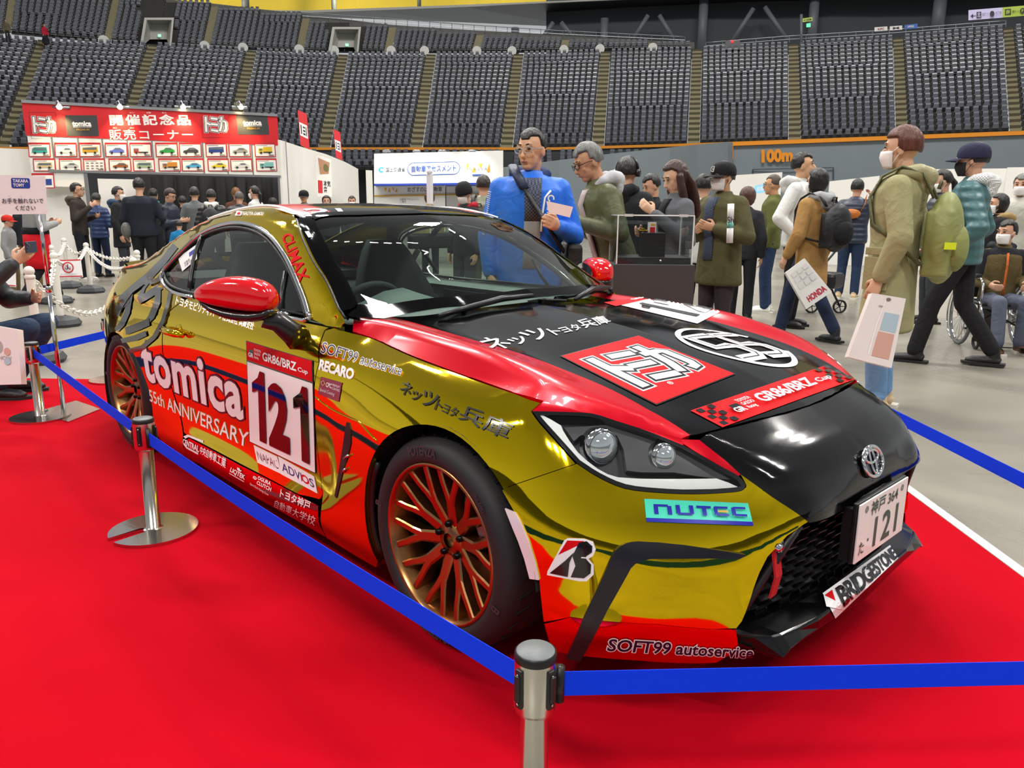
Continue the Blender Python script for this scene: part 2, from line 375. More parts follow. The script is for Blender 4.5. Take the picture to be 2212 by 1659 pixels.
def I_sph(p):
    d=np.asarray(p)-SPC; return (math.atan2(-d[1],d[0])*.85,math.atan2(d[2],math.hypot(d[0],d[1]))*.85)
SIDE=(L_side,I_side); TOP=(L_top,I_top); TOPC=(L_cab,I_top); TOPH=(L_hood,I_top); SPH=(L_sph,I_sph)
def dens(P,h):
    o=[]
    for i in range(len(P)):
        a,b=np.array(P[i]),np.array(P[(i+1)%len(P)]); n=max(1,int(math.ceil(np.linalg.norm(b-a)/h)))
        for k in range(n): o.append(tuple(a+(b-a)*k/n))
    return o
def inside(P,x,y):
    c_=False; n=len(P); j=n-1
    for i in range(n):
        if (P[i][1]>y)!=(P[j][1]>y) and x<(P[j][0]-P[i][0])*(y-P[i][1])/(P[j][1]-P[i][1])+P[i][0]: c_=not c_
        j=i
    return c_
def inset(P,d):
    """move a simple polygon's outline inward by d"""
    P=np.array(P); n=len(P); ar=sum(P[i][0]*P[(i+1)%n][1]-P[(i+1)%n][0]*P[i][1] for i in range(n)); s=1 if ar>0 else -1; o=[]
    for i in range(n):
        e1=P[i]-P[i-1]; e2=P[(i+1)%n]-P[i]; e1=e1/max(np.linalg.norm(e1),1e-9); e2=e2/max(np.linalg.norm(e2),1e-9)
        m=np.array([-e1[1]-e2[1],e1[0]+e2[0]]); l=np.linalg.norm(m); m=m/max(l,1e-6)*min(1/max(l/2,.4),2); o.append(tuple(P[i]+s*m*d))
    return o
def tri2d(P,h,hole=None):
    xs=[p[0] for p in P]; ys=[p[1] for p in P]; pts=[]; hh=h*.45
    def near(x,y,Q):
        q=np.array(Q); a=q; b=np.roll(q,-1,0); d=b-a; t=np.clip((((x,y)-a)*d).sum(1)/np.maximum((d*d).sum(1),1e-12),0,1)
        return (((a+d*t[:,None]-(x,y))**2).sum(1)).min()<hh*hh
    y=min(ys)+h*.5; r=0
    while y<max(ys):
        x=min(xs)+h*(.5 if r%2 else .25)
        while x<max(xs):
            if inside(P,x,y) and not near(x,y,P) and not (hole and (inside(hole,x,y) or near(x,y,hole))): pts.append((x,y))
            x+=h
        y+=h*.87; r+=1
    n=len(P); vs=[Vector(p) for p in P]+[Vector(p) for p in pts]; faces=[list(range(n))]
    if hole: k=len(vs); vs+=[Vector(p) for p in hole]; faces.append(list(range(k,k+len(hole))))
    V,E,F,_,_,_=delaunay_2d_cdt(vs,[],faces,5 if hole else 1,1e-6)
    return [tuple(v) for v in V],[tuple(f) for f in F]
def put(name,V3,F,N,MI,mats,parent,flange=0.,off=0.,mirror=True,bothname=None,thick_mat=None):
    """a lifted sheet with true surface normals; flange folds its rim inward"""
    V3=np.array(V3); N=np.array(N); V=V3+N*off
    fl=[]; 
    for f in F:
        a,b,c_=V[f[0]],V[f[1]],V[f[2]]
        fl.append(f if np.dot(np.cross(b-a,c_-a),N[f[0]])>0 else (f[0],f[2],f[1]) if len(f)==3 else tuple(f[::-1]))
    VV=V.tolist(); NN=N.tolist(); FF=list(fl); MM=list(MI)
    if flange:
        cnt={}
        for k,f in enumerate(fl):
            for i in range(len(f)):
                e=(f[i],f[(i+1)%len(f)]); cnt[e]=k
        for (a,b),k in cnt.items():
            if (b,a) in cnt: continue
            o=len(VV); VV+= [V[a].tolist(),V[b].tolist(),(V[b]-N[b]*flange).tolist(),(V[a]-N[a]*flange).tolist()]
            d=np.cross(V[b]-V[a],N[a]); d=d/max(np.linalg.norm(d),1e-9); NN+=[d.tolist()]*4
            FF.append((o+1,o,o+3,o+2)); MM.append(MI[k])
    objs=[]
    for s in ((1,-1) if mirror else (1,)):
        v=[(x,y*s,z) for x,y,z in VV]; nn=[(x,y*s,z) for x,y,z in NN]; ff=FF if s>0 else [tuple(f[::-1]) for f in FF]
        me=bpy.data.meshes.new(name); me.from_pydata(v,[],ff)
        for m in mats: me.materials.append(m)
        me.polygons.foreach_set('material_index',MM); me.polygons.foreach_set('use_smooth',[True]*len(FF)); me.update()
        me.normals_split_custom_set_from_vertices(nn)
        o=bpy.data.objects.new(name,me); link(o,parent); objs.append(o)
    return objs if mirror else objs[0]
def panel(name,regions,proj,mats,parent=None,h=.036,flange=.012,off=0.,mirror=True,gap=.0016,he=.02,hole=None):
    """regions: [(outline of pixels / 3-D points / already-projected tuples flagged '2'), material index]"""
    lift,inv=proj; V3=[];N=[];F=[];MI=[];weld={}
    for P,mi in regions:
        Q=[p[1:] if p[0]=='2' else inv(to3(p)) for p in P]
        if gap: Q=inset(Q,gap)
        Q=dens(Q,he)
        hq=None
        if hole: hq=dens([p[1:] if p[0]=='2' else inv(to3(p)) for p in hole],he)
        v2,f2=tri2d(Q,h,hq); bad=set(); ix=[]
        for i,(a,b) in enumerate(v2):
            key=(round(a,5),round(b,5))
            if key in weld: ix.append(weld[key]); continue
            p,n=lift(a,b)
            if p is None:
                for rr in (.002,.004,.008,.014,.022,.035):
                    for k in range(12):
                        p,n=lift(a+rr*math.cos(k*PI/6),b+rr*math.sin(k*PI/6))
                        if p is not None: break
                    if p is not None: break
            if p is None: bad.add(i); p=np.zeros(3); n=np.array([0,0,1.])
            weld[key]=len(V3); ix.append(len(V3)); V3.append(p);N.append(n)
        for f in f2:
            if not any(i in bad for i in f): F.append(tuple(ix[i] for i in f)); MI.append(mi)
        if bad: print(name,'unlifted',len(bad),'of',len(v2))
    return put(name,V3,F,N,MI,mats,parent if parent is not None else CAR,flange,off,mirror)
def s2(*P): return [('2',a,b) for a,b in P]
def arc(cx,cz,r,a0,a1,n=24): return [('2',cx+r*math.cos(a0+(a1-a0)*i/n),cz+r*math.sin(a0+(a1-a0)*i/n)) for i in range(n+1)]
# ---- shared outlines
DOORF=[(702,716),(690,785),(678,858),(684,960),(693,1037)]
WIN=crv([(440,650),(395,640),(372,632),(358,620),(351,606),(352,590),(365,573),(395,543),(430,511),(470,491),(510,484),(545,489),(575,504),(600,530),(625,570),(655,640),(670,690)],4)
HLU=crv([(1149,891),(1200,892),(1277,896),(1330,912),(1385,929),(1430,946),(1476,965)],3)+crv([(1476,965),(1548,1005),(1595,1030),(1612,1050)],3)[1:]
HLL=crv([(1612,1055),(1600,1064),(1566,1068),(1500,1071),(1422,1068),(1349,1059),(1291,1034),(1246,1005)],3)
HLF=crv([(1246,1005),(1197,950),(1165,914),(1149,891)],3)
# ---- hood
edge=crv([(-.72,-.735,.852),(-.52,-.705,.828),(-.27,-.725,.806),(-.02,-.735,.788),(.18,-.735,.774),(.285,-.725,.765),(.40,-.658,.741),(.46,-.615,.722),(.57,-.52,.688)],6)
def yb(x): return np.interp(x,[-.66,-.2,.06,.26,.46,.57],[-.545,-.535,-.525,-.52,-.51,-.49])
split=[(x,yb(x)) for x in np.linspace(-.655,.575,22)]
front=[('2',.655,0),('2',.64,-.235),('2',.60,-.44)]
cowl=[('2',-.655,-.56),('2',-.60,-.45),('2',-.53,-.25),('2',-.49,0)]
bl=[('2',-.49,0)]+[('2',x,y) for x,y in crv([(-.49,-.02),(-.53,-.25),(-.60,-.45),(-.65,-.55)],4)]+[('2',x,y) for x,y in split]+[('2',.602,-.44),('2',.64,-.235),('2',.655,0)]
rd=[('2',x,y) for x,y in split][::-1]+[('2',-.67,-.58),('2',-.70,-.66)]+[('2',p[0],p[1]) for p in edge[3:]]
def hood():
    blf=bl[:-1]; blf=[p for p in bl]+[('2',p[1],-p[2]) for p in bl[::-1] if p[2]<-.001]
    mir=lambda P:[('2',p[1],-p[2]) for p in P[::-1]]
    panel('hood',[(blf,0),(rd,1),(mir(rd),1)],TOPH,[BLK,RED],h=.03,gap=.0,flange=.015,mirror=False)
hood()
# ---- front fender
fend=[(-.70,-.74,.847),(-.60,-.715,.836)]+[tuple(np.array(p)-[0,0,.001]) for p in edge[9:31]]+HLF[::-1][:-1]+[(1246,1005),(1098,1055)]
fend=fend+arc(.02,.30,.366,math.atan2(.50-.3,.30-.02),math.atan2(.15-.3,-.33)+2*PI,30)+s2((-.345,.112),(-.66,.11))+[(697,1075)]+DOORF[::-1]
panel('front_fender',[(fend,0)],SIDE,[GOLD],flange=.02)
# ---- uniside: quarter panel, C pillar, roof rail and A pillar in one stamping
rail=[tuple(v) for v in crv([(-.585,-.62,.876),(-.84,-.612,1.008),(-1.06,-.566,1.132),(-1.30,-.53,1.215),(-1.64,-.50,1.252),(-2.08,-.49,1.218),(-2.5,-.49,1.142),(-2.87,-.49,1.035),(-3.14,-.47,.955),(-3.28,-.46,.944)],6)]
EDGE=[to3(p) for p in crv([(750,708),(735,668),(711,610),(680,560),(655,505),(644,476)],4)]
wrap=s2((-.735,.846))+s2(*[(p[0],p[2]) for p in EDGE])+s2(*[(p[0],p[2]) for p in rail[19:]])+s2((-3.27,.85),(-3.2,.72),(-3.17,.55),(-3.17,.40),(-3.15,.25),(-2.93,.2))+arc(-2.57,.26,.362,PI+.18,-.18,30)+s2((-2.15,.105),(-1.86,.105),(-1.865,.23),(-1.93,.33),(-1.985,.45),(-2.0,.60),(-1.965,.75),(-1.945,.835))
wrap=wrap+WIN[6:]
panel('body_side',[(wrap,0)],SIDE,[GOLD],flange=.004,gap=.001,he=.012)
# ---- door and skirt
dr=DOORF+[(697,1072),(690,1082),(672,1077)]+s2((-.80,.238),(-1.3,.232),(-1.80,.232),(-1.86,.24),(-1.925,.335),(-1.98,.455),(-1.995,.60),(-1.96,.75),(-1.938,.838))+WIN[:7][::-1][3:]+s2((-1.5,.8455),(-1.2,.8455),(-.9,.8462))+s2((-.73,.8455))
panel('door',[(dr,0)],SIDE,[GOLD],flange=.015,gap=.0025)
panel('side_skirt',[(s2((-.661,.112),(-.660,.240),(-1.3,.229),(-1.8,.229),(-1.85,.20),(-1.87,.108),(-1.2,.102)),0)],SIDE,[REDM],flange=.03,gap=.001)
# ---- front bumper
GR=[(1590,1360),(1602,1345),(1622,1292),(1640,1240),(1658,1205),(1700,1160),(1725,1142),(1745,1130)]
BLB=[(1510,953),(1566,997),(1600,1028),(1665,1075),(1745,1130)]
ctop=[(.653,0.,.701),(.636,-.235,.701),(.60,-.44,.696),(.585,-.47,.693)]
blk=[(.653,.004,.701)]+ctop[:3]+BLB+[(.853,-.372,.508),(.858,-.2,.495),(.858,0,.484)]
redp=[(1461,951)]+BLB[:3]+[(1595,1031)]+[(1548,1005),(1500,977)]
low=[(1232,1335),(1330,1346),(1420,1351),(1540,1362)]
gold=[(1600,1028)]+BLB[3:]+[(1735,1136)]+GR[::-1][2:]+low[::-1]+s2(I_sph((.41,-.84,.24)))+[(1165,1256),(1140,1180),(1112,1110),(1085,1062),(1098,1055)]+HLL[::-1]+[(1612,1050)]
gapred=HLU[:19]+[(.568,-.518,.689),(.46,-.613,.723),(.40,-.656,.742),(.34,-.694,.755),(.285,-.723,.766)]
panel('front_bumper',[(blk,0),(redp,1),(gold,2),(gapred,1)],SPH,[BLK,RED,GOLD],flange=.02,gap=0)
lowp=low[::-1]+s2(I_sph((.41,-.84,.235)),I_sph((.42,-.82,.155)),I_sph((.60,-.70,.16)),I_sph((.735,-.56,.155)),I_sph((.77,-.53,.2)))+[(1590,1362)]
panel('lower_spoiler',[(lowp,0)],SPH,[REDM],flange=.02,gap=.0008)
# ---- roof, windshield, rear glass
g3=np.array(rail); hdr=[(-1.30,-.53),(-1.27,-.42),(-1.24,-.30),(-1.215,-.15),(-1.20,0)]
rf_red=[('2',x,y) for x,y in [(-1.30,-.528),(-1.285,-.45),(-1.268,-.385)]]+[('2',-1.6,-.375),('2',-2.08,-.36)]+s2((-2.085,-.489),(-1.86,-.494),(-1.64,-.5),(-1.46,-.517))
rf_blk=[('2',x,y) for x,y in [(-1.268,-.385),(-1.24,-.30),(-1.215,-.15),(-1.20,0),(-1.20,.002)]]+s2((-2.08,.002),(-2.08,-.36),(-1.6,-.375))
panel('roof',[(rf_red,0),(rf_blk,1)],TOPC,[RED,BLK],gap=0,flange=0)
WG=glass('windshield_glass',(.74,.88,.81),.90,0,1.42)
SG=glass('side_glass',(.66,.76,.71),.85,0,1.42)
ws=[(p[0],p[1]) for p in EDGE]+[(-1.285,-.45),(-1.268,-.385),(-1.24,-.30),(-1.215,-.15),(-1.20,0)]
ws=ws+[(x,-y) for x,y in ws[::-1]][1:]+[(-.585,.617),(-.49,.35),(-.465,.18),(-.46,0),(-.465,-.18),(-.49,-.35),(-.585,-.617)]
wi=inset(ws,.045)
panel('windshield',[(s2(*ws),0)],TOPC,[WG],gap=0,flange=0,mirror=False,h=.06)
def band(name,P,w,proj,m,off,flange=0,mirror=False):
    """strip of width w just inside an outline"""
    P=dens(P,.025); Q=inset(inset(P,w*.5),w*.5); R=inset(P,w*.5); n=len(P); V3=[];N=[]
    for a,b in P+R+Q:
        p=None
        for rr in (0,.002,.004,.008,.014,.022,.035,.05):
            for k in range(12 if rr else 1):
                p,q=proj[0](a+rr*math.cos(k*PI/6),b+rr*math.sin(k*PI/6))
                if p is not None: break
            if p is not None: break
        V3.append(p); N.append(q)
    F=[(i+o,(i+1)%n+o,(i+1)%n+n+o,i+n+o) for o in (0,n) for i in range(n)]
    return put(name,V3,F,N,[0]*len(F),[m],CAR,flange,off,mirror)
band('windshield_frit',ws,.06,TOPC,mat('black_frit','050506',rough=.05,spec=.12),.004)
rg=[(-2.083,0),(-2.083,-.25),(-2.083,-.491),(-2.3,-.492),(-2.5,-.492),(-2.87,-.492),(-3.10,-.474),(-3.13,-.26),(-3.14,0)]
rg=rg+[(x,-y) for x,y in rg[::-1]][1:-1]
panel('rear_window',[(s2(*rg),0)],TOPC,[SG],gap=0,flange=0,mirror=False,h=.07)
dk=[(-3.15,0),(-3.14,-.26),(-3.11,-.467),(-3.28,-.455),(-3.37,-.25),(-3.385,0)]; dk=dk+[(x,-y) for x,y in dk[::-1]][1:-1]
panel('boot_lid',[(s2(*dk),0)],TOPC,[BLK],gap=0,flange=.01,mirror=False)
# tail from the surface grid
def tail():
    g=patch(BAND,6,5)*np.array([1,-1,1]); i0=6*15+4; g=g[i0:]; S,T=g.shape[:2]; V=g.reshape(-1,3); F=[(i*T+j,i*T+j+1,(i+1)*T+j+1) for i in range(S-1) for j in range(T-1)]+[(i*T+j,(i+1)*T+j+1,(i+1)*T+j) for i in range(S-1) for j in range(T-1)]
    N=[sk.near(p)[1] for p in V]; put('rear_bumper',V,F,N,[0]*len(F),[GOLD],CAR,0)
    mb=MB()
    mb.tube([(-3.26,-.59,.80),(-3.20,-.655,.79),(-3.15,-.69,.775),(-3.08,-.73,.76)],[.008,.016,.016,.008],8,0)
    mb.build('tail_lamp',[mat('tail_lamp_lens','8A1015',rough=.1,coat=1.)],CAR)
tail()
# ---- side glass, trim, pillar
wq=[I_side(skin_px(p)) for p in WIN]
gl=inset(wq,.012)
split_b=[(437,508),(408,624)]
b0,b1=[I_side(skin_px(p)) for p in split_b]
def cutpoly(P,front_):
    """half of a polygon on one side of the pillar line b0-b1"""
    f=lambda p:(b1[0]-b0[0])*(p[1]-b0[1])-(b1[1]-b0[1])*(p[0]-b0[0]); s=1 if front_ else -1; ref=f((-1.2,1.0)); s=s*(1 if ref>0 else -1); o=[]
    for i in range(len(P)):
        a,b=P[i],P[(i+1)%len(P)]; fa,fb=s*f(a),s*f(b)
        if fa>=0: o.append(a)
        if fa*fb<0: t=fa/(fa-fb); o.append((a[0]+(b[0]-a[0])*t,a[1]+(b[1]-a[1])*t))
    return o
panel('door_glass',[(s2(*cutpoly(gl,True)),0)],SIDE,[SG],gap=.006,flange=0,off=-.008)
panel('quarter_glass',[(s2(*cutpoly(gl,False)),0)],SIDE,[SG],gap=.006,flange=0,off=-.008)
def strip(name,P2,r,m,off=.002,proj=SIDE,closed=False,flat=None,mirror=True,label=None,n=6):
    pts=[]
    for a,b in P2:
        p,n_=proj[0](a,b)
        if p is not None: pts.append(p+n_*off)
    res=[]
    for s in ((1,-1) if mirror else (1,)):
        mb=MB(); mb.tube([(p[0],p[1]*s,p[2]) for p in pts],r,n,0,closed,flat=flat); o=mb.build(name,[m],CAR)
        if label: o['label']=label
        res.append(o)
    return res
strip('window_trim',wq[2:],.011,CHR,.001)
strip('window_seal',[(p[0],p[1]) for p in inset(wq,.018)],.008,DARK,-.002,closed=True)
strip('belt_trim',dens([wq[-1],(-.9,.8475),(-1.5,.8468),wq[0]],.08)[:-1],.009,CHR,.002)
strip('pillar_trim',[(b0[0]+(b1[0]-b0[0])*t,b0[1]+(b1[1]-b0[1])*t) for t in np.linspace(.02,.98,8)],.012,TRIM,-.003)
strip('quarter_divider',[I_side(skin_px(p)) for p in [(614,588),(606,640),(603,690)]],.009,TRIM,-.004)
strip('roof_molding',[(p[0],p[1]+.008) for p in rail[17:34]],.008,WHT,.001,proj=TOPC)
strip('windshield_seal',[(p[0]-.004,p[1]-.004) for p in EDGE],.005,TRIM,.002,proj=TOPC)
# shut-line shadow gaps are real gaps; a dark inner shell closes the view through them
def inner():
    mb=MB()
    for s in (-1,1):
        mb.box((-1.25,s*.70,.48),(1.1,.16,.66))
        mb.box((-2.95,s*.45,.52),(.45,.5,.6))
    mb.box((0.1,0,.42),(.9,1.0,.5)); mb.box((-1.3,0,.22),(2.4,1.5,.12)); mb.box((.55,0,.42),(.35,.9,.4)); mb.box((-.55,0,.5),(.25,1.5,.56))
    mb.build('underbody',[mat('underbody_black','050506',rough=.8)],CAR)
inner()
def wheel_liner(cx,cz,r,y):
    mb=MB(); n=24; V=[];F=[]
    for i in range(n+1):
        a=.05+(PI+.25)*i/n
        V+= [(cx+r*math.cos(a),y,cz+r*math.sin(a)),(cx+r*math.cos(a),y*.55,cz+r*math.sin(a))]
    for i in range(n): F.append((2*i,2*i+1,2*i+3,2*i+2))
    V.append((cx,y*.55,cz)); k=len(V)-1
    for i in range(n): F.append((k,2*i+1,2*i+3))
    mb.add(V,F,0,False); return mb.build('wheel_liner',[mat('wheel_liner_black','0C0C0D',rough=.85)],CAR)
for s in (-1,1): wheel_liner(.02,.30,.375,s*.855); wheel_liner(-2.57,.27,.37,s*.865)
# dark plastic edge at the back of the front arch
strip('arch_liner_lip',[(.02+.360*math.cos(a),.30+.360*math.sin(a)) for a in np.linspace(PI-.55,PI+.42,10)],.011,DARK,-.025)
# ---------------------------------------------------------------- stickers lying on the bodywork
def dec(name,quad,shapes,mats,off=.0022,L=30,label=None,mode='px',parent=None,step=.0005):
    f=hom(quad); V3=[];N=[];F=[];MI=[]
    for k,(V,Fc,mi) in enumerate(shapes):
        P=f(np.array(V)); P,Fc=refine(P,Fc,L); o=len(V3); bad=set()
        for i,p in enumerate(P):
            q,n=sk.cast(CP,ray(*p)) if mode=='px' else L_top(*p)
            if q is None: bad.add(i); q=np.zeros(3); n=np.array([0,0,1.])
            V3.append(q+n*step*k);N.append(n)
        for t in Fc:
            if not any(i in bad for i in t): F.append(tuple(i+o for i in t)); MI.append(mi)
    o=put(name,V3,F,N,MI,mats,parent if parent is not None else CAR,0,off,mirror=False)
    if label: o['label']=label
    return o
def S(sh,m): return (sh[0],sh[1],m)
def seg(P,w):
    """polyline as a ribbon of width w (flat units)"""
    P=np.array(P,float); V=[];F=[]
    for i in range(len(P)):
        a=P[max(i-1,0)]; b=P[min(i+1,len(P)-1)]; t=(b-a)/max(np.linalg.norm(b-a),1e-9); n=np.array([-t[1],t[0]]); V+=[tuple(P[i]+n*w/2),tuple(P[i]-n*w/2)]
    for i in range(len(P)-1): F.append((2*i,2*i+1,2*i+3,2*i+2))
    return V,F
def gr_bar(m_red,m_w,m_k):
    return [S(rect(0,0,1,1),m_red),S(rect(.045,.38,.115,.62),m_k),S(tx('GR',.03,.22,.115,.46,.03),m_w),S(tx('TOYOTA\nGAZOO\nRacing',.13,.2,.245,.75,.01),m_w),S(tx('GR86/BRZ',.27,.26,.79,.72,.03),m_w),S(tx('Cup',.81,.24,.95,.52,.02),m_w)]
def one(x,y,w,h): return [(x+a*w,y+b*h) for a,b in ((.42,0),(.82,0),(.82,1),(.55,1),(.42,.90),(.05,.80),(.05,.66),(.42,.72))],[(0,1,2,3,4,7),(4,5,6,7)]
KW=mat('black_chrome_vinyl','17160F',rough=.08,metal=.6,coat=1.)
dec('door_lettering',[(300,731),(521,806),(528,912),(314,822)],[S(tx('tomica',0,0,1,1,.062,0,1.07,ref=.03),0),S(tx('tomica',0,0,1,1,.032,0,1.07,ref=.03),1)],[mat('lettering_outline','231C22',rough=.3,coat=.4),WHT],label='large white rounded lettering with dark outline')
dec('door_lettering',[(322,842),(539,936),(536,970),(325,868)],[S(tx('55th ANNIVERSARY',0,0,1,1,.008),0)],[WHT],label='small white capital lettering under the large word')
dec('race_number_plate',[(534,739.5),(675,782.5),(682,1023),(541,955)],[S(rect(-.012,-.008,1.01,1.006),2),S(rect(0,0,1,.80),0)]+[(np.array(v)*np.array([1,.185])+np.array([0,.815]),f_,m) for v,f_,m in gr_bar(1,0,2)]+[S(one(.07,.06,.27,.69),3),S(tx('2',.34,.06,.66,.69,.06),3),S(one(.72,.06,.27,.69),3)],[WHT,REDV,BLKV,KW],label='white race number sticker with red header')
dec('sponsor_sticker',[(549,963),(600,988),(609,1026),(557,1001)],[S(rect(0,0,1,1),0),S(tx('NAPAC',.08,.22,.94,.78,.0),1)],[WHT,mat('dark_red_print','7A1E22',rough=.4)],label='white sticker with thin serif word')
dec('sponsor_sticker',[(602,987),(680,1031),(687,1068),(608,1026)],[S(rect(0,0,1,1),0),S(tx('ADVI',.06,.25,.60,.75,.012),1),S(tx('S',.82,.25,.95,.75,.012),1),S(ring(.70,.5,.07,.11,24,2.2),2)],[WHT,mat('navy_print','28306E',rough=.4),REDV],label='white sticker with navy word and red ring')
dec('skirt_lettering',[(396,947),(430,963),(431,981),(396,962)],[S(tx('CENTRAL',0,.1,1,.9,.03,.2),0)],[WHT])
dec('skirt_lettering',[(398,938),(440,956),(436,985),(396,965)],[S(seg([(.05,.72),(.25,.97),(1,1.0)],.16),0),S(seg([(.08,.2),(.25,.03),(.85,.0)],.14),0)],[WHT],label='white swoosh bars')
dec('skirt_lettering',[(434.6,965),(490.6,992),(488,1014),(432,981)],[S(tx('中央自動車工業',0,0,1,1,.014),0)],[WHT])
dec('skirt_lettering',[(500,1006),(533,1025),(529.5,1043),(495,1023)],[S(tx('LIQTEK',.04,.12,.98,.75,.03),0),S(rect(.04,-.02,.96,.06),0),S(poly([(.45,.85),(.40,1.15),(.5,1.0),(.56,1.2),(.62,1.0),(.72,1.1),(.66,.85)]),0)],[WHT],label='white word under a small crown')
dec('skirt_lettering',[(549.7,1025),(590,1044),(586,1064),(546,1043)],[S(tx('OGURA\nCLUTCH',.25,.02,1,.98,.03),0),S(ring(.1,.6,.06,.11,20,1.6),0),S(disc(.1,.6,.03,12,.05),0)],[WHT])
dec('skirt_lettering',[(541.5,1044),(582,1068),(581,1074),(540.5,1049)],[S(tx('Ogura Clutch Racing Crew',0,0,1,1,.0,.25),0)],[WHT])
dec('skirt_lettering',[(608,1057),(673,1085),(670,1105),(605,1076)],[S(tx('トヨタ神戸',0,0,1,1,.02),0)],[WHT])
dec('skirt_lettering',[(596,1081),(684,1118),(680,1137),(593,1096)],[S(tx('自動車大学校',0,0,1,1,-.006),0)],[WHT],label='thin white outlined lettering')
dec('door_lettering',[(383,641),(551,699),(547,716),(379,661)],[S(tx('トヨタモビリティパーツ株式会社 兵庫支社',0,0,1,1,.016),0)],[WHT],label='white line of lettering under the window')
# fender
dec('fender_sticker',[(697,740),(871,795),(866,815),(693,765)],[S(tx('SOFT99 autoservice',0,0,1,1,.04,.12,1,.012),1),S(tx('SOFT99 autoservice',0,0,1,1,.012,.12),0)],[mat('deep_purple_print','1E0F2A',rough=.3,coat=.3),WHT],label='dark purple lettering with pale outline')
dec('fender_sticker',[(693,778),(768,800),(763,824),(689,801)],[S(tx('RECARO',0,0,1,1,.045,0,.95),0)],[WHT],label='bold white word')
dec('fender_sticker',[(694,816),(740,829.5),(733,871),(688,853)],[S(rect(0,0,1,1),0),S(tx('CPC',.32,.55,.6,.8,.02),1),S(tx('PREMIUM\nCOATING',.63,.52,.97,.82,.0),1),S(tx('Special Coating',.08,.18,.8,.4,-.008,.3),1),S(seg([(.08,.7),(.2,.85),(.28,.7),(.2,.55),(.08,.7)],.03),2)],[mat('maroon_print','8E1C3C',rough=.35,coat=.3),WHT,mat('pale_gold_print','D9C27A',rough=.35)],label='maroon square sticker with fine pale print')
def q_of(q,u0,u1,v0=0,v1=1): return [tuple(hom(q)([p])[0]) for p in ((u0,v1),(u1,v1),(u1,v0),(u0,v0))]
FQ=[(872,822),(1113,919),(1094,956),(862,851)]
for u0,u1,v0,v1,t in [(0,.13,0,.95,'ネ'),(.14,.24,-.05,.6,'ッ'),(.25,.40,-.1,.95,'ツ'),(.40,.46,-.05,.7,'ト'),(.47,.60,.0,.62,'ヨタ'),(.62,1.,0,1.,'兵庫')]:
    dec('fender_lettering',q_of(FQ,u0,u1,v0,v1),[S(tx(t,0,0,1,1,.010),0)],[mat('dark_lettering','141310',rough=.25,coat=.5)])
dec('pillar_lettering',[(629,503),(669,603),(646,616),(608,513)],[S(tx('CLIMAX',0,0,1,1,.022),0)],[REDV],label='red condensed capitals running down the pillar')
dec('driver_name',[(512,458.5),(572,460.5),(569,468.5),(508,468)],[S(rect(0,0,.19,1),0),S(disc(.095,.5,.05,16,.28),1),S(tx('NAOYA GAMOU',.22,.05,1,.95,.012,.15),0)],[WHT,REDV],label='small flag and white name lettering on the roof rail')
# hood
HQ=[(1023,738),(1301,684.5),(1324,700),(1068,760)]
for u0,u1,v0,v1,t in [(0,.12,-.05,1,'ネ'),(.13,.23,0,.62,'ッ'),(.24,.40,0,1.,'ツ'),(.42,.49,.05,.75,'ト'),(.50,.67,.05,.7,'ヨタ'),(.69,1.,.05,1.02,'兵庫')]:
    dec('hood_lettering',q_of(HQ,u0,u1,v0,v1),[S(tx(t,0,0,1,1,.012),0)],[WHT])
TQ=[(1213,773),(1379,729),(1585,811),(1417,877)]
def tomica_logo(a,b,c_):
    st=[[(.16,.83),(.16,.22)],[(.16,.60),(.33,.50)],[(.34,.77),(.60,.73)],[(.34,.54),(.60,.50)],[(.33,.30),(.60,.25)],[(.64,.66),(.84,.64),(.885,.60),(.885,.34),(.86,.27),(.79,.26)],[(.735,.82),(.735,.60),(.71,.42),(.65,.25)]]
    def ext(P,e):
        P=[np.array(p) for p in P]; d0=P[0]-P[1]; d1=P[-1]-P[-2]; P[0]=P[0]+d0/np.linalg.norm(d0)*e; P[-1]=P[-1]+d1/np.linalg.norm(d1)*e; return P
    o=[]
    for w,m,e in ((.165,b,.04),(.135,c_,.025),(.085,b,0)):
        o+=[S(seg(ext(p,e),w),m) for p in st]
    return merge_layers(o)
def merge_layers(sh):
    """same-coloured pieces share one layer height"""
    out=[]; cur=None
    for V,F,m in sh:
        V=[tuple(v) for v in V]
        if cur is not None and cur[2]==m: k=len(cur[0]); cur[0].extend(V); cur[1].extend([tuple(i+k for i in f) for f in F])
        else: cur=[list(V),list(F),m]; out.append(cur)
    return [tuple(c_) for c_ in out]
dec('hood_emblem_sticker',TQ,[S(rect(-.012,-.012,1.012,1.012),2),S(rect(0,0,1,1),0)]+tomica_logo(0,1,2)+[S(ring(.37,.16,.018,.024,16),1),S(tx('R',.36,.148,.38,.172),1)],[REDV,WHT,BLKV],label='red square with white outlined characters')
c55=skin_px((1589,747)); 
def top_quad(cx,cy,w,h): return [(cx-h/2,cy-w/2),(cx-h/2,cy+w/2),(cx+h/2,cy+w/2),(cx+h/2,cy-w/2)]
F5=[(.60,1),(0,1),(0,.45),(.30,.45),(.42,.36),(.30,.27),(0,.27),(0,0),(.42,0),(.62,.18),(.62,.54),(.42,.72),(.22,.72),(.22,.80),(.60,.80)]
def five(x,y,w,h): return seg([(x+a*w,y+b*h) for a,b in [(1.02,.92),(.12,.92),(.12,.50),(.72,.50),(.90,.40),(.90,.20),(.72,.09),(-.02,.09)]],.13)
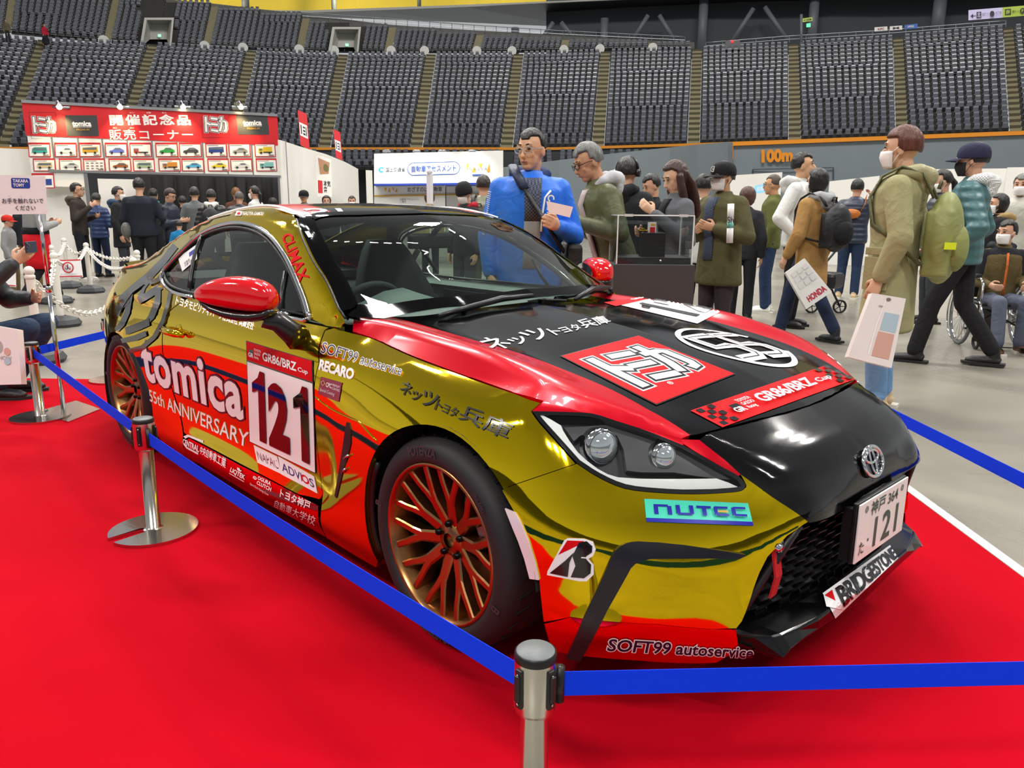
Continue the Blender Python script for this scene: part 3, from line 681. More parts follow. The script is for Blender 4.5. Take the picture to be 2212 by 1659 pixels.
dec('hood_round_sticker',top_quad(c55[0],c55[1],.44,.40),[S(ring(.5,.5,.45,.5,48,1,.35,2*PI-.5),0),S(five(.16,.16,.34,.66),0),S(five(.52,.16,.34,.66),0),S(tx('TH',.62,.86,.72,.92),0),S(seg([(.49,.765),(.20,.765),(.20,.49),(.40,.49),(.46,.42),(.46,.29),(.40,.22),(.17,.22)],.012),1),S(seg([(.85,.765),(.56,.765),(.56,.49),(.76,.49),(.82,.42),(.82,.29),(.76,.22),(.53,.22)],.012),1)],[WHT,BLKV],label='white double five in a ring',mode='top',L=.04)
BQ=[(1491,891),(1778,794),(1842,824),(1560,927)]
ck=[S(rect(.02+.035*i,.05+.18*j,.055+.035*i,.23+.18*j),2) for i in range(3) for j in range(5) if (i+j)%2==0]+[S(rect(.90+.035*i,.05+.18*j,.935+.035*i,.23+.18*j),2) for i in range(3) for j in range(5) if (i+j)%2==0]
dec('hood_banner',BQ,[S(rect(0,0,1,1),1)]+ck+[(np.array(v)*np.array([.8,1])+np.array([.13,0]),f_,m) for v,f_,m in gr_bar(1,0,2)[1:]],[WHT,REDV,BLKV],label='red banner with white lettering and chequered ends')
dec('hood_number_sticker',[(1341,662),(1432,641.5),(1577,665),(1506,702)],[S(rect(0,0,1,1),0),S(one(.08,.1,.30,.8),1),S(tx('2',.44,.1,.92,.9,.05),1)],[WHT,BLKV],L=10,step=.002,label='white number sticker on the far hood corner')
dec('hood_number_sticker',[(1304,656),(1416,638.5),(1433,640.5),(1330,664)],[S(rect(0,0,1,1),0),S(tx('GR86/BRZ Cup',.25,.25,.95,.75,.02),1)],[REDV,WHT],L=10,step=.002,label='red header strip above the far number')
# nose and bumper
TEAL=mat('turquoise_print','45D3B4',rough=.3,coat=.4); NAVY=mat('royal_blue_print','1414A0',rough=.3,coat=.4)
def blk(pts,w): return seg(pts,w)
R_=lambda *a:S(rect(*a),1)
nut=[R_(.08,.34,.12,.78),R_(.12,.68,.215,.78),R_(.205,.34,.245,.72),R_(.285,.40,.325,.78),R_(.30,.34,.43,.44),R_(.41,.40,.45,.78),R_(.48,.68,.62,.78),R_(.53,.34,.57,.70),R_(.65,.68,.78,.78),S(rect(.68,.50,.775,.60),2),R_(.66,.34,.78,.44),R_(.64,.38,.675,.74),R_(.83,.68,.955,.78),R_(.81,.38,.85,.74),R_(.83,.34,.955,.44)]
dec('sponsor_sticker',[(1391,1080.6),(1615,1090),(1627,1139),(1396,1130.5)],[S(rect(0,0,1,1),0),S(rect(0,0,1,.17),1)]+nut,[TEAL,NAVY,mat('ochre_print','C9A23C',rough=.3)],label='turquoise sticker with blue block lettering')
BQ2=[(1208,1164),(1291,1164),(1286,1262),(1172,1262)]
B_out=[(.02,.1),(.10,.02),(.72,.0),(.88,.05),(.98,.2),(.95,.4),(.85,.5),(.96,.62),(.97,.82),(.86,.97),(.72,1),(.22,1),(.12,.93),(.02,.15)]
dec('tyre_maker_sticker',[(1203,1164),(1288,1167),(1284,1262),(1178,1248)],[S(poly([(.03,0.04),(.02,.12),(.22,.93),(.30,1.0),(.72,1.0),(.93,.92),(1,.72),(.95,.56),(.86,.48),(.97,.36),(.98,.16),(.86,.02),(.72,0)]),0),S(poly([(.30,.93),(.72,.93),(.62,.82),(.16,.52)]),1),S(poly([(.60,.88),(.78,.93),(.92,.80),(.92,.64),(.80,.54),(.80,.48),(.92,.36),(.92,.18),(.80,.07),(.54,.06),(.60,.30),(.50,.52)]),2),S(poly([(.08,.09),(.48,.06),(.46,.36),(.52,.62),(.36,.40)]),2),S(poly([(.70,.52),(.82,.52),(.82,.49),(.70,.49)]),0)],[WHT,REDV,BLKV],label='white sticker with red and black letter mark')
dec('bumper_lettering',[(1314,1381),(1627,1400),(1626,1424),(1311,1408)],[S(tx('SOFT99 autoservice',0,0,1,1,.07,.1,1,.02),1),S(tx('SOFT99 autoservice',0,0,1,1,.022,.1),0)],[mat('deep_purple_print'),WHT],label='dark lettering with white outline low on the bumper')
# roof number, rear quarter graphic, window papers
dec('roof_number',[(590,452),(735,452),(745,463),(640,468)],[S(tx('121',.0,.15,1.,.95,.03),0)],[WHT],label='white number on the red roof')
G=lambda *P:[((x/3.77+200),(y/3.77+560)) for x,y in P]
UQ=[(0,1),(1,1),(1,0),(0,0)]
gm=[BLKV]
gs=[]
G2=lambda *P:[(x/1.983,y/1.983+350) for x,y in P]
def strip_between(A,B):
    A,B=G2(*A),G2(*B); V=[]; 
    for a,b in zip(A,B): V+=[a,b]
    return V,[(2*i,2*i+1,2*i+3,2*i+2) for i in range(len(A)-1)]
for A,B in [([(742,352),(690,418),(628,480),(560,535),(512,580)],[(764,372),(706,446),(650,508),(580,562),(508,604)]),
 ([(640,505),(600,560),(590,585)],[(665,492),(625,545),(600,612)]),([(590,585),(640,555),(692,518)],[(600,612),(650,585),(700,548)]),
 ([(668,540),(664,600),(640,660),(618,694)],[(692,530),(690,606),(664,672),(636,700)]),
 ([(545,585),(538,640),(516,690),(492,716)],[(572,572),(560,650),(536,705),(508,732)]),
 ([(500,622),(530,604),(556,586)],[(500,650),(532,630),(560,606)]),
 ([(540,712),(590,694),(642,672)],[(545,744),(600,724),(646,704)]),([(520,760),(580,745),(628,725)],[(530,778),(590,768),(634,748)]),
 ([(728,545),(716,610),(696,680),(660,745),(610,788),(556,802)],[(742,548),(730,618),(710,692),(672,760),(618,806),(562,822)]),
 ([(612,520),(560,552),(520,610),(505,660)],[(622,530),(572,566),(534,622),(512,668)]),
 ([(700,470),(680,500),(640,520)],[(712,480),(690,516),(648,534)])]:
    gs.append(S(strip_between(A,B),0))
dec('quarter_graphic',UQ,gs,gm,label='black double five graphic on the rear quarter',L=14)
dec('window_notice',[(390,553),(424,527),(427,538),(392,587)],[S(rect(0,0,1,1),0)],[WHT]) if False else None
dec('window_notice',[(383,557),(424,528),(424,560),(392,587)],[S(rect(0,0,1,1),0),S(rect(.52,.58,.84,.84),1),S(tx('試乗車\nお触り禁止',.2,.12,.75,.5),2)],[WHT,NAVY,BLKV],off=-.004,label='white paper notice behind the quarter glass')
dec('windshield_label',[(658.5,503),(683,501),(691,512.5),(667,516)],[S(rect(0,0,1,1),0),S(tx('4',.4,.25,.6,.8,.02),1),S(tx('7',.72,.15,.8,.35),1)],[mat('mint_paper','CDEBE4',rough=.5),BLKV],label='pale mint inspection sticker')
# side marker, vent, headlight surround come with the details
# ---------------------------------------------------------------- car fittings
c5=lambda ox,oy,s,*P:[(x/s+ox,y/s+oy) for x,y in P]
blade=c5(1060,860,2.765,(455,1562),(560,1300),(640,1130),(700,1000),(740,915),(770,890),(800,875),(840,866),(880,863),(1000,870),(1150,884),(1300,905),(1430,924),(1512,938),(1480,958),(1400,961),(1300,960),(1100,960),(950,962),(890,975),(860,990),(835,1015),(800,1080),(700,1260),(600,1450),(540,1562))
panel('bumper_blade',[(blade,0)],SPH,[TRIM],flange=.014,off=.012,gap=0,h=.03)
marker=c5(1060,860,2.765,(90,665),(150,690),(180,740),(230,860),(270,990),(292,1090),(238,1083),(205,960),(170,860),(120,740))
panel('side_marker',[(marker,0)],SPH,[mat('marker_lens','E8D6DA',rough=.2,coat=1.,noise=.25,nscale=900)],flange=.006,off=.005,gap=0,h=.02)
vent=[(750,914),(756,917),(759,930),(759,960),(752,992),(744,1012),(728,1078),(724,1072),(733,1022),(742,965)]
panel('fender_vent',[(vent,0)],SIDE,[DARK],flange=.004,off=.003,gap=0,h=.03)
strip('vent_fin',[I_side(skin_px(p)) for p in [(746,992),(757,985)]],.004,CHR,.006); strip('vent_fin',[I_side(skin_px(p)) for p in [(742,1022),(750,1014)]],.004,CHR,.006)
# crease lines pressed into fender and door
strip('fender_crease',[I_side(skin_px(p)) for p in crv([(681,860),(712,884),(748,902),(775,914),(795,936),(814,955)],3)],.004,GOLD,-.001)
# headlights
HL=HLU+HLL[1:]+HLF[1:-1]
hq=[SPH[1](to3(p)) for p in HL]; hin=inset(hq,.009)
ring_=band('headlight',inset(hq,.001),.009,SPH,mat('gloss_black','060607',rough=.08,coat=1.),.002,.045,True)
LENS=glass('headlight_glass','FFFFFF',.96,0,1.4)
for s,hd in zip((1,-1),ring_):
    hd['label']='black rimmed headlamp with two projector lenses'
drl=c5(1060,860,2.765,(272,108),(300,104),(360,134),(420,170),(432,200),(470,262),(520,330),(580,385),(640,430),(700,462),(760,480),(880,488),(1000,490),(1180,489),(1350,487),(1420,512),(1482,541),(1462,547),(1250,552),(1000,552),(900,548),(840,540),(770,522),(700,495),(630,450),(560,400),(480,332),(400,260),(345,205),(300,150))
def sub_of(objs,par):
    for o,p in zip(objs,par): o.parent=p
sub_of(panel('lamp_housing',[(s2(*hin),0)],SPH,[mat('lamp_housing_grey','26272A',rough=.35,spec=.6)],flange=0,off=-.042,gap=0,h=.04),ring_)
sub_of(panel('light_strip',[(drl,0)],SPH,[mat('light_guide','E4E6E4',rough=.25,coat=.6)],flange=.012,off=-.0015,gap=0,h=.015),ring_)
sub_of(panel('lamp_lens',[(s2(*hin),0)],SPH,[LENS],flange=0,off=0,gap=-.002,h=.04),ring_)
ttop=c5(1060,860,2.765,(440,165),(700,150),(950,235),(1150,310),(1350,420),(1440,490),(1100,440),(900,440),(820,430),(800,300),(760,215),(640,195),(540,215),(500,250))
sub_of(panel('lamp_mask',[(ttop,0)],SPH,[mat('lamp_mask_grey','3A3B3D',rough=.4)],flange=.02,off=-.016,gap=0,h=.03),ring_)
def projector(px,r,par,mir):
    p,n=sk.cast(CP,ray(*px)); ax=Vector((.93,-.30,.10)).normalized(); p=Vector(p)-ax*.028
    mb=MB(); R=ax.to_track_quat('Z','Y').to_matrix()
    mb.lathe([(r*.55,-.03),(r*1.02,-.028),(r*1.05,.0),(r*.95,.012),(r*.9,.012)],20,0,p,R=R)
    mb.lathe([(r*.9,.008),(r*.8,.018),(r*.55,.028),(r*.25,.033),(0.0005,.034)],20,1,p,R=R)
    mb.lathe([(r*.90,.004),(r*.86,.010),(r*.80,.004)],20,2,p,R=R)
    if mir: mb.V=[(x,-y,z) for x,y,z in mb.V]
    mb.build('projector_lens',[mat('lamp_chrome','C8CACC',rough=.1,metal=1.),mat('projector_glass','C9D3D6',rough=.02,metal=.75),mat('bright_ring','F4F6F6',rough=.2)],par)
for k,m in ((0,False),(1,True)):
    projector((1312,972),.046,ring_[k],m); projector((1447,994),.036,ring_[k],m)
# grille
def gx(y): return .815-.30*y*y
mb=MB()
OP=[(-.37,.505),(.37,.505),(.385,.49),(.52,.262),(.45,.235),(.2,.245),(0,.25),(-.2,.245),(-.45,.235),(-.52,.262),(-.385,.49)]
V=[];F=[]
v2,f2=tri2d(dens(OP,.05),.06)
mb.add([(gx(y)-.05,y,z) for y,z in v2],f2,1)
w,hh=.043,.030; r=0; z=.225
while z<.52:
    y=-.53+(w if r%2 else 0)
    while y<.55:
        pts=[(y-w*.62,z),(y-w*.38,z+hh*.5),(y+w*.38,z+hh*.5),(y+w*.62,z),(y+w*.38,z-hh*.5),(y-w*.38,z-hh*.5)]
        if all(inside(OP,a,b) for a,b in pts):
            mb.tube([(gx(a)-.012+(.010 if b>z else 0),a,b) for a,b in pts],.0045,4,0,closed=True,flat=(1,2.2))
        y+=2*w
    z+=hh*.5; r+=1
gr=mb.build('grille',[mat('grille_black','141416',rough=.3,coat=.3),mat('grille_back','040405',rough=.8)],CAR)
mb=MB()  # frame round the opening
mb.tube([(gx(y)+ .03,y*1.0,z) for y,z in [(-.385,.505),(-.2,.497),(0,.490),(.2,.497),(.385,.505)]],.013,8,0,flat=(1.6,1))
for s in (-1,1): mb.tube([(.83,s*.385,.500),(.80,s*.43,.41),(.765,s*.49,.30),(.745,s*.525,.25)],.012,8,0)
mb.build('grille_frame',[DARK],CAR)
# front lip
mb=MB(); sec=[]
ys=[-.53,-.50,-.47,-.44,-.38,-.30,-.2,-.1,0,.1,.2,.30,.38,.44,.47,.50,.53]
for y in ys:
    a=abs(y)
    xt=np.interp(a,[0,.2,.4,.5,.53],[.835,.825,.79,.765,.75]); zt=np.interp(a,[0,.3,.5,.53],[.262,.252,.245,.245])
    xm=np.interp(a,[0,.3,.44,.47,.53],[.882,.87,.84,.832,.77]); zm=np.interp(a,[0,.3,.44,.53],[.235,.232,.228,.235])
    xb=np.interp(a,[0,.3,.44,.47,.50,.53],[.868,.868,.868,.866,.80,.75]); zb=np.interp(a,[0,.25,.44,.47,.53],[.17,.195,.200,.186,.21])
    sec.append([(xt-.05,y,zt),(xt,y,zt),(xm,y,zm),(xb,y,zb),(xb-.03,y,zb-.012),(xt-.06,y,zb+.01)])
Vv=[p for q in sec for p in q]; Ff=[]
for i in range(len(ys)-1):
    for k in range(6): Ff.append((i*6+k,i*6+(k+1)%6,(i+1)*6+(k+1)%6,(i+1)*6+k))
Ff+= [tuple(range(6)),tuple(len(Vv)-6+k for k in range(6))]
mb.add(Vv,Ff,0,False); fl_=mb.build('front_lip',[mat('lip_black','060607',rough=.16)],CAR); bv=fl_.modifiers.new('b','BEVEL'); bv.width=.006; bv.segments=2; bv.limit_method='ANGLE'; bv.angle_limit=.6
def lipq(px):
    """point on the front face of the lip"""
    best=None; d=ray(*px)
    for t in np.linspace(1.2,3.,900):
        p=CP+d*t; a=abs(p[1])
        zb=np.interp(a,[0,.25,.44],[.17,.195,.2]); zm=np.interp(a,[0,.3,.44],[.235,.232,.228]); xb=.868; xm=np.interp(a,[0,.3,.44],[.882,.87,.84])
        x=np.interp(p[2],[zb,zm,zm+.03],[xb,xm,np.interp(a,[0,.2,.4],[.835,.825,.79])])
        if p[0]<x: return p+np.array([.004,0,.002])
    return p
def lip_dec(name,quad,shapes,mats,label):
    f=hom(quad); mb=MB()
    for k,(V,Fc,mi) in enumerate(shapes):
        P,Fc=refine(f(np.array(V)),Fc,16); mb.add([lipq(p)+np.array([.0012*k,0,.0004*k]) for p in P],Fc,mi)
    o=mb.build(name,mats,CAR); o['label']=label
lip_dec('lip_lettering',[(1768,1288),(1919,1180),(1937,1208),(1796,1344)],[S(rect(.02,.0,1,1),0),S(poly([(.02,.98),(.0,.55),(.10,.0),(.14,.98)]),0),S(poly([(.02,.92),(.07,.5),(.085,.92)]),1),S(tx('BRIDGESTONE',.10,.1,.985,.92,.035,.05,.9),2)],[WHT,REDV,BLKV],'white outlined lettering along the lip')
# licence plate
def plate():
    th=-.0078; R=Matrix.Rotation(-th,3,'Y'); C0=Vector((.889,0,.4249))
    mb=MB(); mb.box(C0+Vector((-.012,0,0)),(.012,.335,.17),0,bev=.003); mb.box(C0+Vector((-.035,.0,-.02)),(.04,.06,.13),0); mb.box(C0+Vector((-.03,-.15,-.01)),(.03,.02,.15),0)
    br=mb.build('plate_bracket',[DARK],CAR)
    mb=MB(); mb.box(C0+Vector((-.002,0,0)),(.005,.33,.165),0,bev=.0015)
    gm=mat('plate_green','1E3B2C',rough=.4)
    M4=frame(C0+Vector((.0012,-.165,-.0825)),(0,1,0),(0,0,1))
    for k,(V,F,m) in enumerate([S(tx('神戸 364',.22,.70,.78,.95,.012),1),S(tx('た',.05,.12,.15,.34,.01),1),S(disc(.22,.3,.014,12,.028),1),S(rect(.335,.10,.385,.62),1),S(tx('2',.50,.10,.68,.62,.02),1),S(rect(.78,.10,.83,.62),1),S(ring(.13,.87,.012,.03,10,2),2),S(ring(.87,.87,.012,.03,10,2),2)]):
        mb.add([tuple(M4@Vector((x*.33,y*.165,.0006))) for x,y in V],F,m)
    mb.build('licence_plate',[mat('plate_white','EFE9E6',rough=.35,coat=.3),gm,mat('plate_bolt','8E8E8E',rough=.3,metal=1.)],CAR,fix=False)
plate()
# nose badge
def badge():
    p,n=sk.cast(CP,ray(1880,1000)); p=np.array([p[0],0,p[2]]); n=Vector((n[0],0,n[2])).normalized(); up=Vector((-n.z,0,n.x)); rt=Vector((0,1,0)); mb=MB()
    def el(cx,cy,a,b,r,k=28): mb.tube([Vector(p)+n*(.005)+rt*(cx+a*math.cos(2*PI*i/k))+up*(cy+b*math.sin(2*PI*i/k)) for i in range(k)],r,8,0,closed=True)
    el(0,0,.060,.041,.0055); el(0,.014,.040,.0165,.0042); el(0,0.002,.0135,.037,.0038)
    V=[Vector(p)+n*.002+rt*(.06*math.cos(2*PI*i/28))+up*(.041*math.sin(2*PI*i/28)) for i in range(28)]
    mb.add(V,[tuple(range(28))],1); mb.build('nose_emblem',[mat('emblem_chrome','E6E8EA',rough=.06,metal=1.),mat('gloss_black')],CAR)
badge()
# tow strap
mb=MB(); a=np.array([.79,-.445,.40])
def atx(px,x):
    d=ray(*px); return CP+d*(x-CP[0])/d[0]
p0,p1=atx((1674,1195),.80),atx((1668,1290),.80)
mb.tube([p0+[.0,0,.01],(p0+p1)/2+[.012,0,0],p1],1.,4,0,flat=(.022,.004),up=(1,0,0)); mb.build('tow_strap',[mat('red_webbing','C4141C',rough=.85,bump=.3,nscale=300)],CAR)
mb=MB(); mb.tube([p0+[-.03,0,.02],p0+[.02,-.01,.018]],.011,6); mb.tube([p0+[.0,0,.02],p0+[.012,-.003,.019]],.018,6); mb.build('tow_bolt',[CHR],CAR)
# door mirrors
def mirror():
    A=Vector((-.842,-.885,.935)); B=Vector((-1.12,-1.045,.937)); d=(B-A); rings=[];n=20
    tab=[(-.02,.018,.020),(.02,.050,.042),(.10,.068,.055),(.25,.078,.062),(.42,.078,.064),(.6,.071,.060),(.78,.055,.050),(.92,.033,.032),(.99,.012,.012)]
    back=Vector((-d.y,d.x,0)).normalized()
    if back.x>0: back=-back
    V=[];F=[];MI=[]
    for t,h,w in tab:
        c0=A+d*t+Vector((0,0,.012*math.sin(t*2.6)))
        for k in range(n):
            a=2*PI*k/n; ca,sa=math.cos(a),math.sin(a); e=.75
            V.append(c0+Vector((0,0,1))*h*math.copysign(abs(sa)**e,sa)*(.92 if sa>0 else .62)-back*w*math.copysign(abs(ca)**e,ca))
    for i in range(len(tab)-1):
        for k in range(n): F.append((i*n+k,i*n+(k+1)%n,(i+1)*n+(k+1)%n,(i+1)*n+k))
    F+=[tuple(range(n)),tuple(len(V)-n+k for k in range(n))]
    for s in (1,-1):
        mb=MB(); mb.add([(v.x,v.y*s,v.z) for v in V],F,0,True); sh=mb.build('door_mirror',[mat('glossy_red','D2000E',rough=.12,coat=1.)],CAR,sub=1); sh['label']='glossy red door mirror shell'
        mb=MB()
        lo=[]; 
        for t,h,w in tab[1:]:
            lo.append((A+d*t*.95+Vector((0,0,.008-h*.80)),w*.8))
        mb.tube([(p.x,p.y*s,p.z) for p,_ in lo],[w for _,w in lo],12,0,flat=(1,.42),up=(0,0,1))
        e0=A+d*.12+Vector((0,0,-.055))
        q=[e0,Vector((-.86,-.865,.86)),Vector((-.84,-.83,.822)),Vector((-.85,-.80,.80))]
        mb.tube([(p.x,p.y*s,p.z) for p in q],[.04,.036,.04,.05],10,0,flat=(1,.7),up=(1,0,0))
        mb.build('mirror_foot',[mat('mirror_black','141415',rough=.3,coat=.3)],sh)
        mb=MB(); g=[]
        for k in range(20):
            a=2*PI*k/20; g.append(A+d*.45+d*.40*math.cos(a)+Vector((0,0,.05*math.sin(a)))+back*.066)
        mb.add([(p.x,p.y*s,p.z) for p in g],[tuple(range(20))],0); mb.build('mirror_glass',[mat('mirror_silver','DDE2E6',rough=.02,metal=1.)],sh)
mirror()
# door handles
for s in (-1,1):
    p,n=sk.cast(CP,ray(385,718)); p=Vector((p[0],abs(p[1])*s,p[2]))
    mb=MB(); mb.sphere(p+Vector((0,-s*.012,0)),.06,0,16,(1.0,.22,.62)); mb.tube([p+Vector((.085,s*.012,-.004)),p+Vector((.05,s*.034,.0)),p+Vector((-.02,s*.038,.002)),p+Vector((-.075,s*.034,.004)),p+Vector((-.10,s*.012,.004))],[.016,.02,.021,.019,.014],10,0,flat=(1,.8),up=(0,0,1))
    mb.build('door_handle',[GOLD],CAR)
# wipers and cowl
def onsk(px,o):
    p,n=sk.cast(CP,ray(*px)); return p+n*o
mb=MB()
mb.tube([onsk((948,692),.012),onsk((1010,680),.022),onsk((1085,664),.030),onsk((1150,656),.028)],[.008,.011,.013,.009],6,0); mb.tube([onsk((1000,676),.012),onsk((1090,660),.014),onsk((1170,656),.012),onsk((1222,658),.012)],.010,6,0,flat=(1.,.6)); mb.build('wiper',[TRIM],CAR)
mb=MB()
mb.tube([onsk((1242,655),.012),onsk((1275,636),.022),onsk((1310,630),.02)],[.008,.012,.009],6,0); mb.tube([onsk((1200,652),.01),onsk((1262,640),.012),onsk((1318,631),.010)],.009,6,0); mb.build('wiper',[TRIM],CAR)
mb=MB(); cw=[]
for y in np.linspace(-.75,.75,29):
    a=abs(y); x0=np.interp(a,[0,.25,.45,.56,.66,.75],[-.47,-.51,-.585,-.63,-.69,-.74]); x1=x0+.10
    z0=np.interp(a,[0,.25,.45,.56,.66,.75],[.888,.876,.853,.848,.843,.828])
    cw+=[(x0-.05,y,z0-.0),(x1,y,z0-.022)]
mb.add(cw,[(2*i,2*i+1,2*i+3,2*i+2) for i in range(28)],0,True); mb.build('cowl_panel',[DARK],CAR)
# ---------------------------------------------------------------- wheels
BRZ=mat('bronze_alloy',(.40,.20,.07),rough=.30,metal=1.,coat=.25); RUB=mat('tyre_rubber','1B1A1C',rough=.62,bump=.04,nscale=60); RTX=mat('tyre_lettering','323034',rough=.5)
def wheel(cx,yo,s):
    cz=.3135; mb=MB(); R=.3135
    tread=[(.237,.0),(.246,.010),(.262,.014),(.285,.010),(.300,-.004),(.309,-.020),(.3128,-.05),(.3135,-.10),(.3128,-.16),(.308,-.20),(.29,-.215),(.25,-.212),(.237,-.205)]
    mb.lathe(tread,72,0,(0,0,0),'Y')
    for k in range(36):   # tread grooves drawn as raised block edges
        a=2*PI*k/36
        for q,(y0,y1) in enumerate(((.03,.085),(.13,.185))):
            aa=a+q*.05; mb.box((.3125*math.cos(aa),(y0+y1)/2,.3125*math.sin(aa)),(.004,y1-y0,.010),1,rot=Matrix.Rotation(-aa,3,'Y')@Matrix.Rotation(.25,3,'X'))
    def arctext(t,r,h,a_mid,flip=False):
        V,F=text_unit(t,.03); V=np.array(V); wd=h*.62*len(t); o=[]
        for x,y in V:
            a=a_mid-(x-.5)*wd/r if not flip else a_mid+(x-.5)*wd/r
            rr=r+(y-.5)*h*(1 if not flip else -1); o.append((rr*math.cos(a),-.0155,rr*math.sin(a)))
        mb.add(o,F,2)
    arctext('POTENZA',.276,.030,1.75); arctext('RE-09D',.270,.014,.75); arctext('BRIDGESTONE',.276,.028,-1.57,True); arctext('B',.276,.03,2.95); arctext('B',.276,.03,-.35)
    V=mb.V; P=lambda v:(cx+v[0],s*(yo+(-v[1]))*1.0 if s>0 else -(yo-v[1]),cz+v[2])
    V2=[(cx+v[0],s*(yo-v[1]),cz+v[2]) for v in V]; mb.V=V2
    t=mb.build('wheel',[RUB,mat('tyre_groove','0A0A0B',rough=.8),RTX],CAR,fix=False); t['label']='bronze mesh alloy wheel with low-profile tyre'
    me=t.data; bm=bmesh.new(); bm.from_mesh(me); bmesh.ops.recalc_face_normals(bm,faces=bm.faces[:]); bm.to_mesh(me); bm.free()
    T=lambda V:[(cx+v[0],s*(yo-v[1]),cz+v[2]) for v in V]
    rim=MB(); rim.lathe([(.242,.004),(.240,-.004),(.234,-.008),(.228,-.004),(.224,.012),(.216,.03),(.206,.075),(.206,.19)],64,0,(0,0,0),'Y')
    rim.V=[(x,-y,z) for x,y,z in rim.V]
    def dep(r): return float(np.interp(r,[.02,.055,.12,.19,.222],[.058,.050,.034,.018,.012]))
    def spoke(pts,w0,w1,th):
        n=len(pts); V=[];F=[]
        for i,(r,a) in enumerate(pts):
            w=w0+(w1-w0)*i/(n-1); d=dep(r); ca,sa=math.cos(a),math.sin(a)
            for q,dd in ((-.5,0.),(-.32,-.004),(.32,-.004),(.5,0.),(.62,th),(-.62,th)):
                V.append((r*ca-q*w*sa,d+dd,r*sa+q*w*ca))
        for i in range(n-1):
            for k in range(6): F.append((i*6+k,i*6+(k+1)%6,(i+1)*6+(k+1)%6,(i+1)*6+k))
        rim.add(V,F,0,False)
    for k in range(10):
        a=2*PI*k/10+.16
        spoke([(.04,a),(.085,a),(.125,a)],.040,.036,.034)
        for q in (-1,1): spoke([(.112,a+q*.02),(.150,a+q*.085),(.185,a+q*.145),(.226,a+q*.175)],.025,.022,.034)
    rim.lathe([(.022,.040),(.030,.044),(.062,.050),(.066,.075)],32,0,(0,0,0),'Y'); n0=len(rim.V)
    # hub lathe was made toward -y; bring it to the same side
    k0=n0-32*4
    for i in range(k0,n0): x,y,z=rim.V[i]; rim.V[i]=(x,-y,z)
    rim.V=T(rim.V); rim.build('rim',[BRZ],t)
    cap=MB(); cap.lathe([(.0005,.062),(.018,.060),(.024,.048),(.028,.050),(.030,.058)],20,0,(0,0,0),'Y'); cap.V=T([(x,-y,z) for x,y,z in cap.V]); cap.build('hub_cap',[mat('hub_bronze',(.30,.13,.035),rough=.3,metal=1.)],t)
    for k in range(5):
        a=2*PI*k/5+.4; nut=MB(); nut.tube([(.050*math.cos(a),.085,.050*math.sin(a)),(.050*math.cos(a),.036,.050*math.sin(a))],.0095,6); nut.V=T(nut.V); nut.build('wheel_nut',[mat('black_steel','151517',rough=.25,metal=.9)],t)
    bd=MB(); bd.lathe([(.07,.095),(.155,.093),(.157,.10),(.155,.115),(.07,.115)],40,0,(0,0,0),'Y'); bd.V=T([(x,-y,z) for x,y,z in bd.V]); bd.build('brake_disc',[mat('disc_steel','6A6A6C',rough=.35,metal=1.)],CAR)
    cl=MB(); V=[];F=[]; 
    for i in range(9):
        a=-.42+1.0*i/8
        for r,d in ((.105,.07),(.172,.07),(.176,.13),(.105,.13)): V.append((r*math.cos(a),d,r*math.sin(a)))
    for i in range(8):
        for k in range(4): F.append((i*4+k,i*4+(k+1)%4,(i+1)*4+(k+1)%4,(i+1)*4+k))
    F+=[(0,1,2,3),(32,33,34,35)]; cl.add(V,F,0); cl.V=T(cl.V); cl.build('brake_caliper',[mat('caliper_grey','9A9A9C',rough=.4,metal=.4)],CAR)
    bk=MB(); bk.lathe([(.0,.16),(.205,.16)],24,0,(0,0,0),'Y'); bk.V=T([(x,-y,z) for x,y,z in bk.V]); bk.build('brake_shield',[mat('underbody_black')],CAR)
for s in (-1,1): wheel(0,.853,s); wheel(-2.575,.862,s)
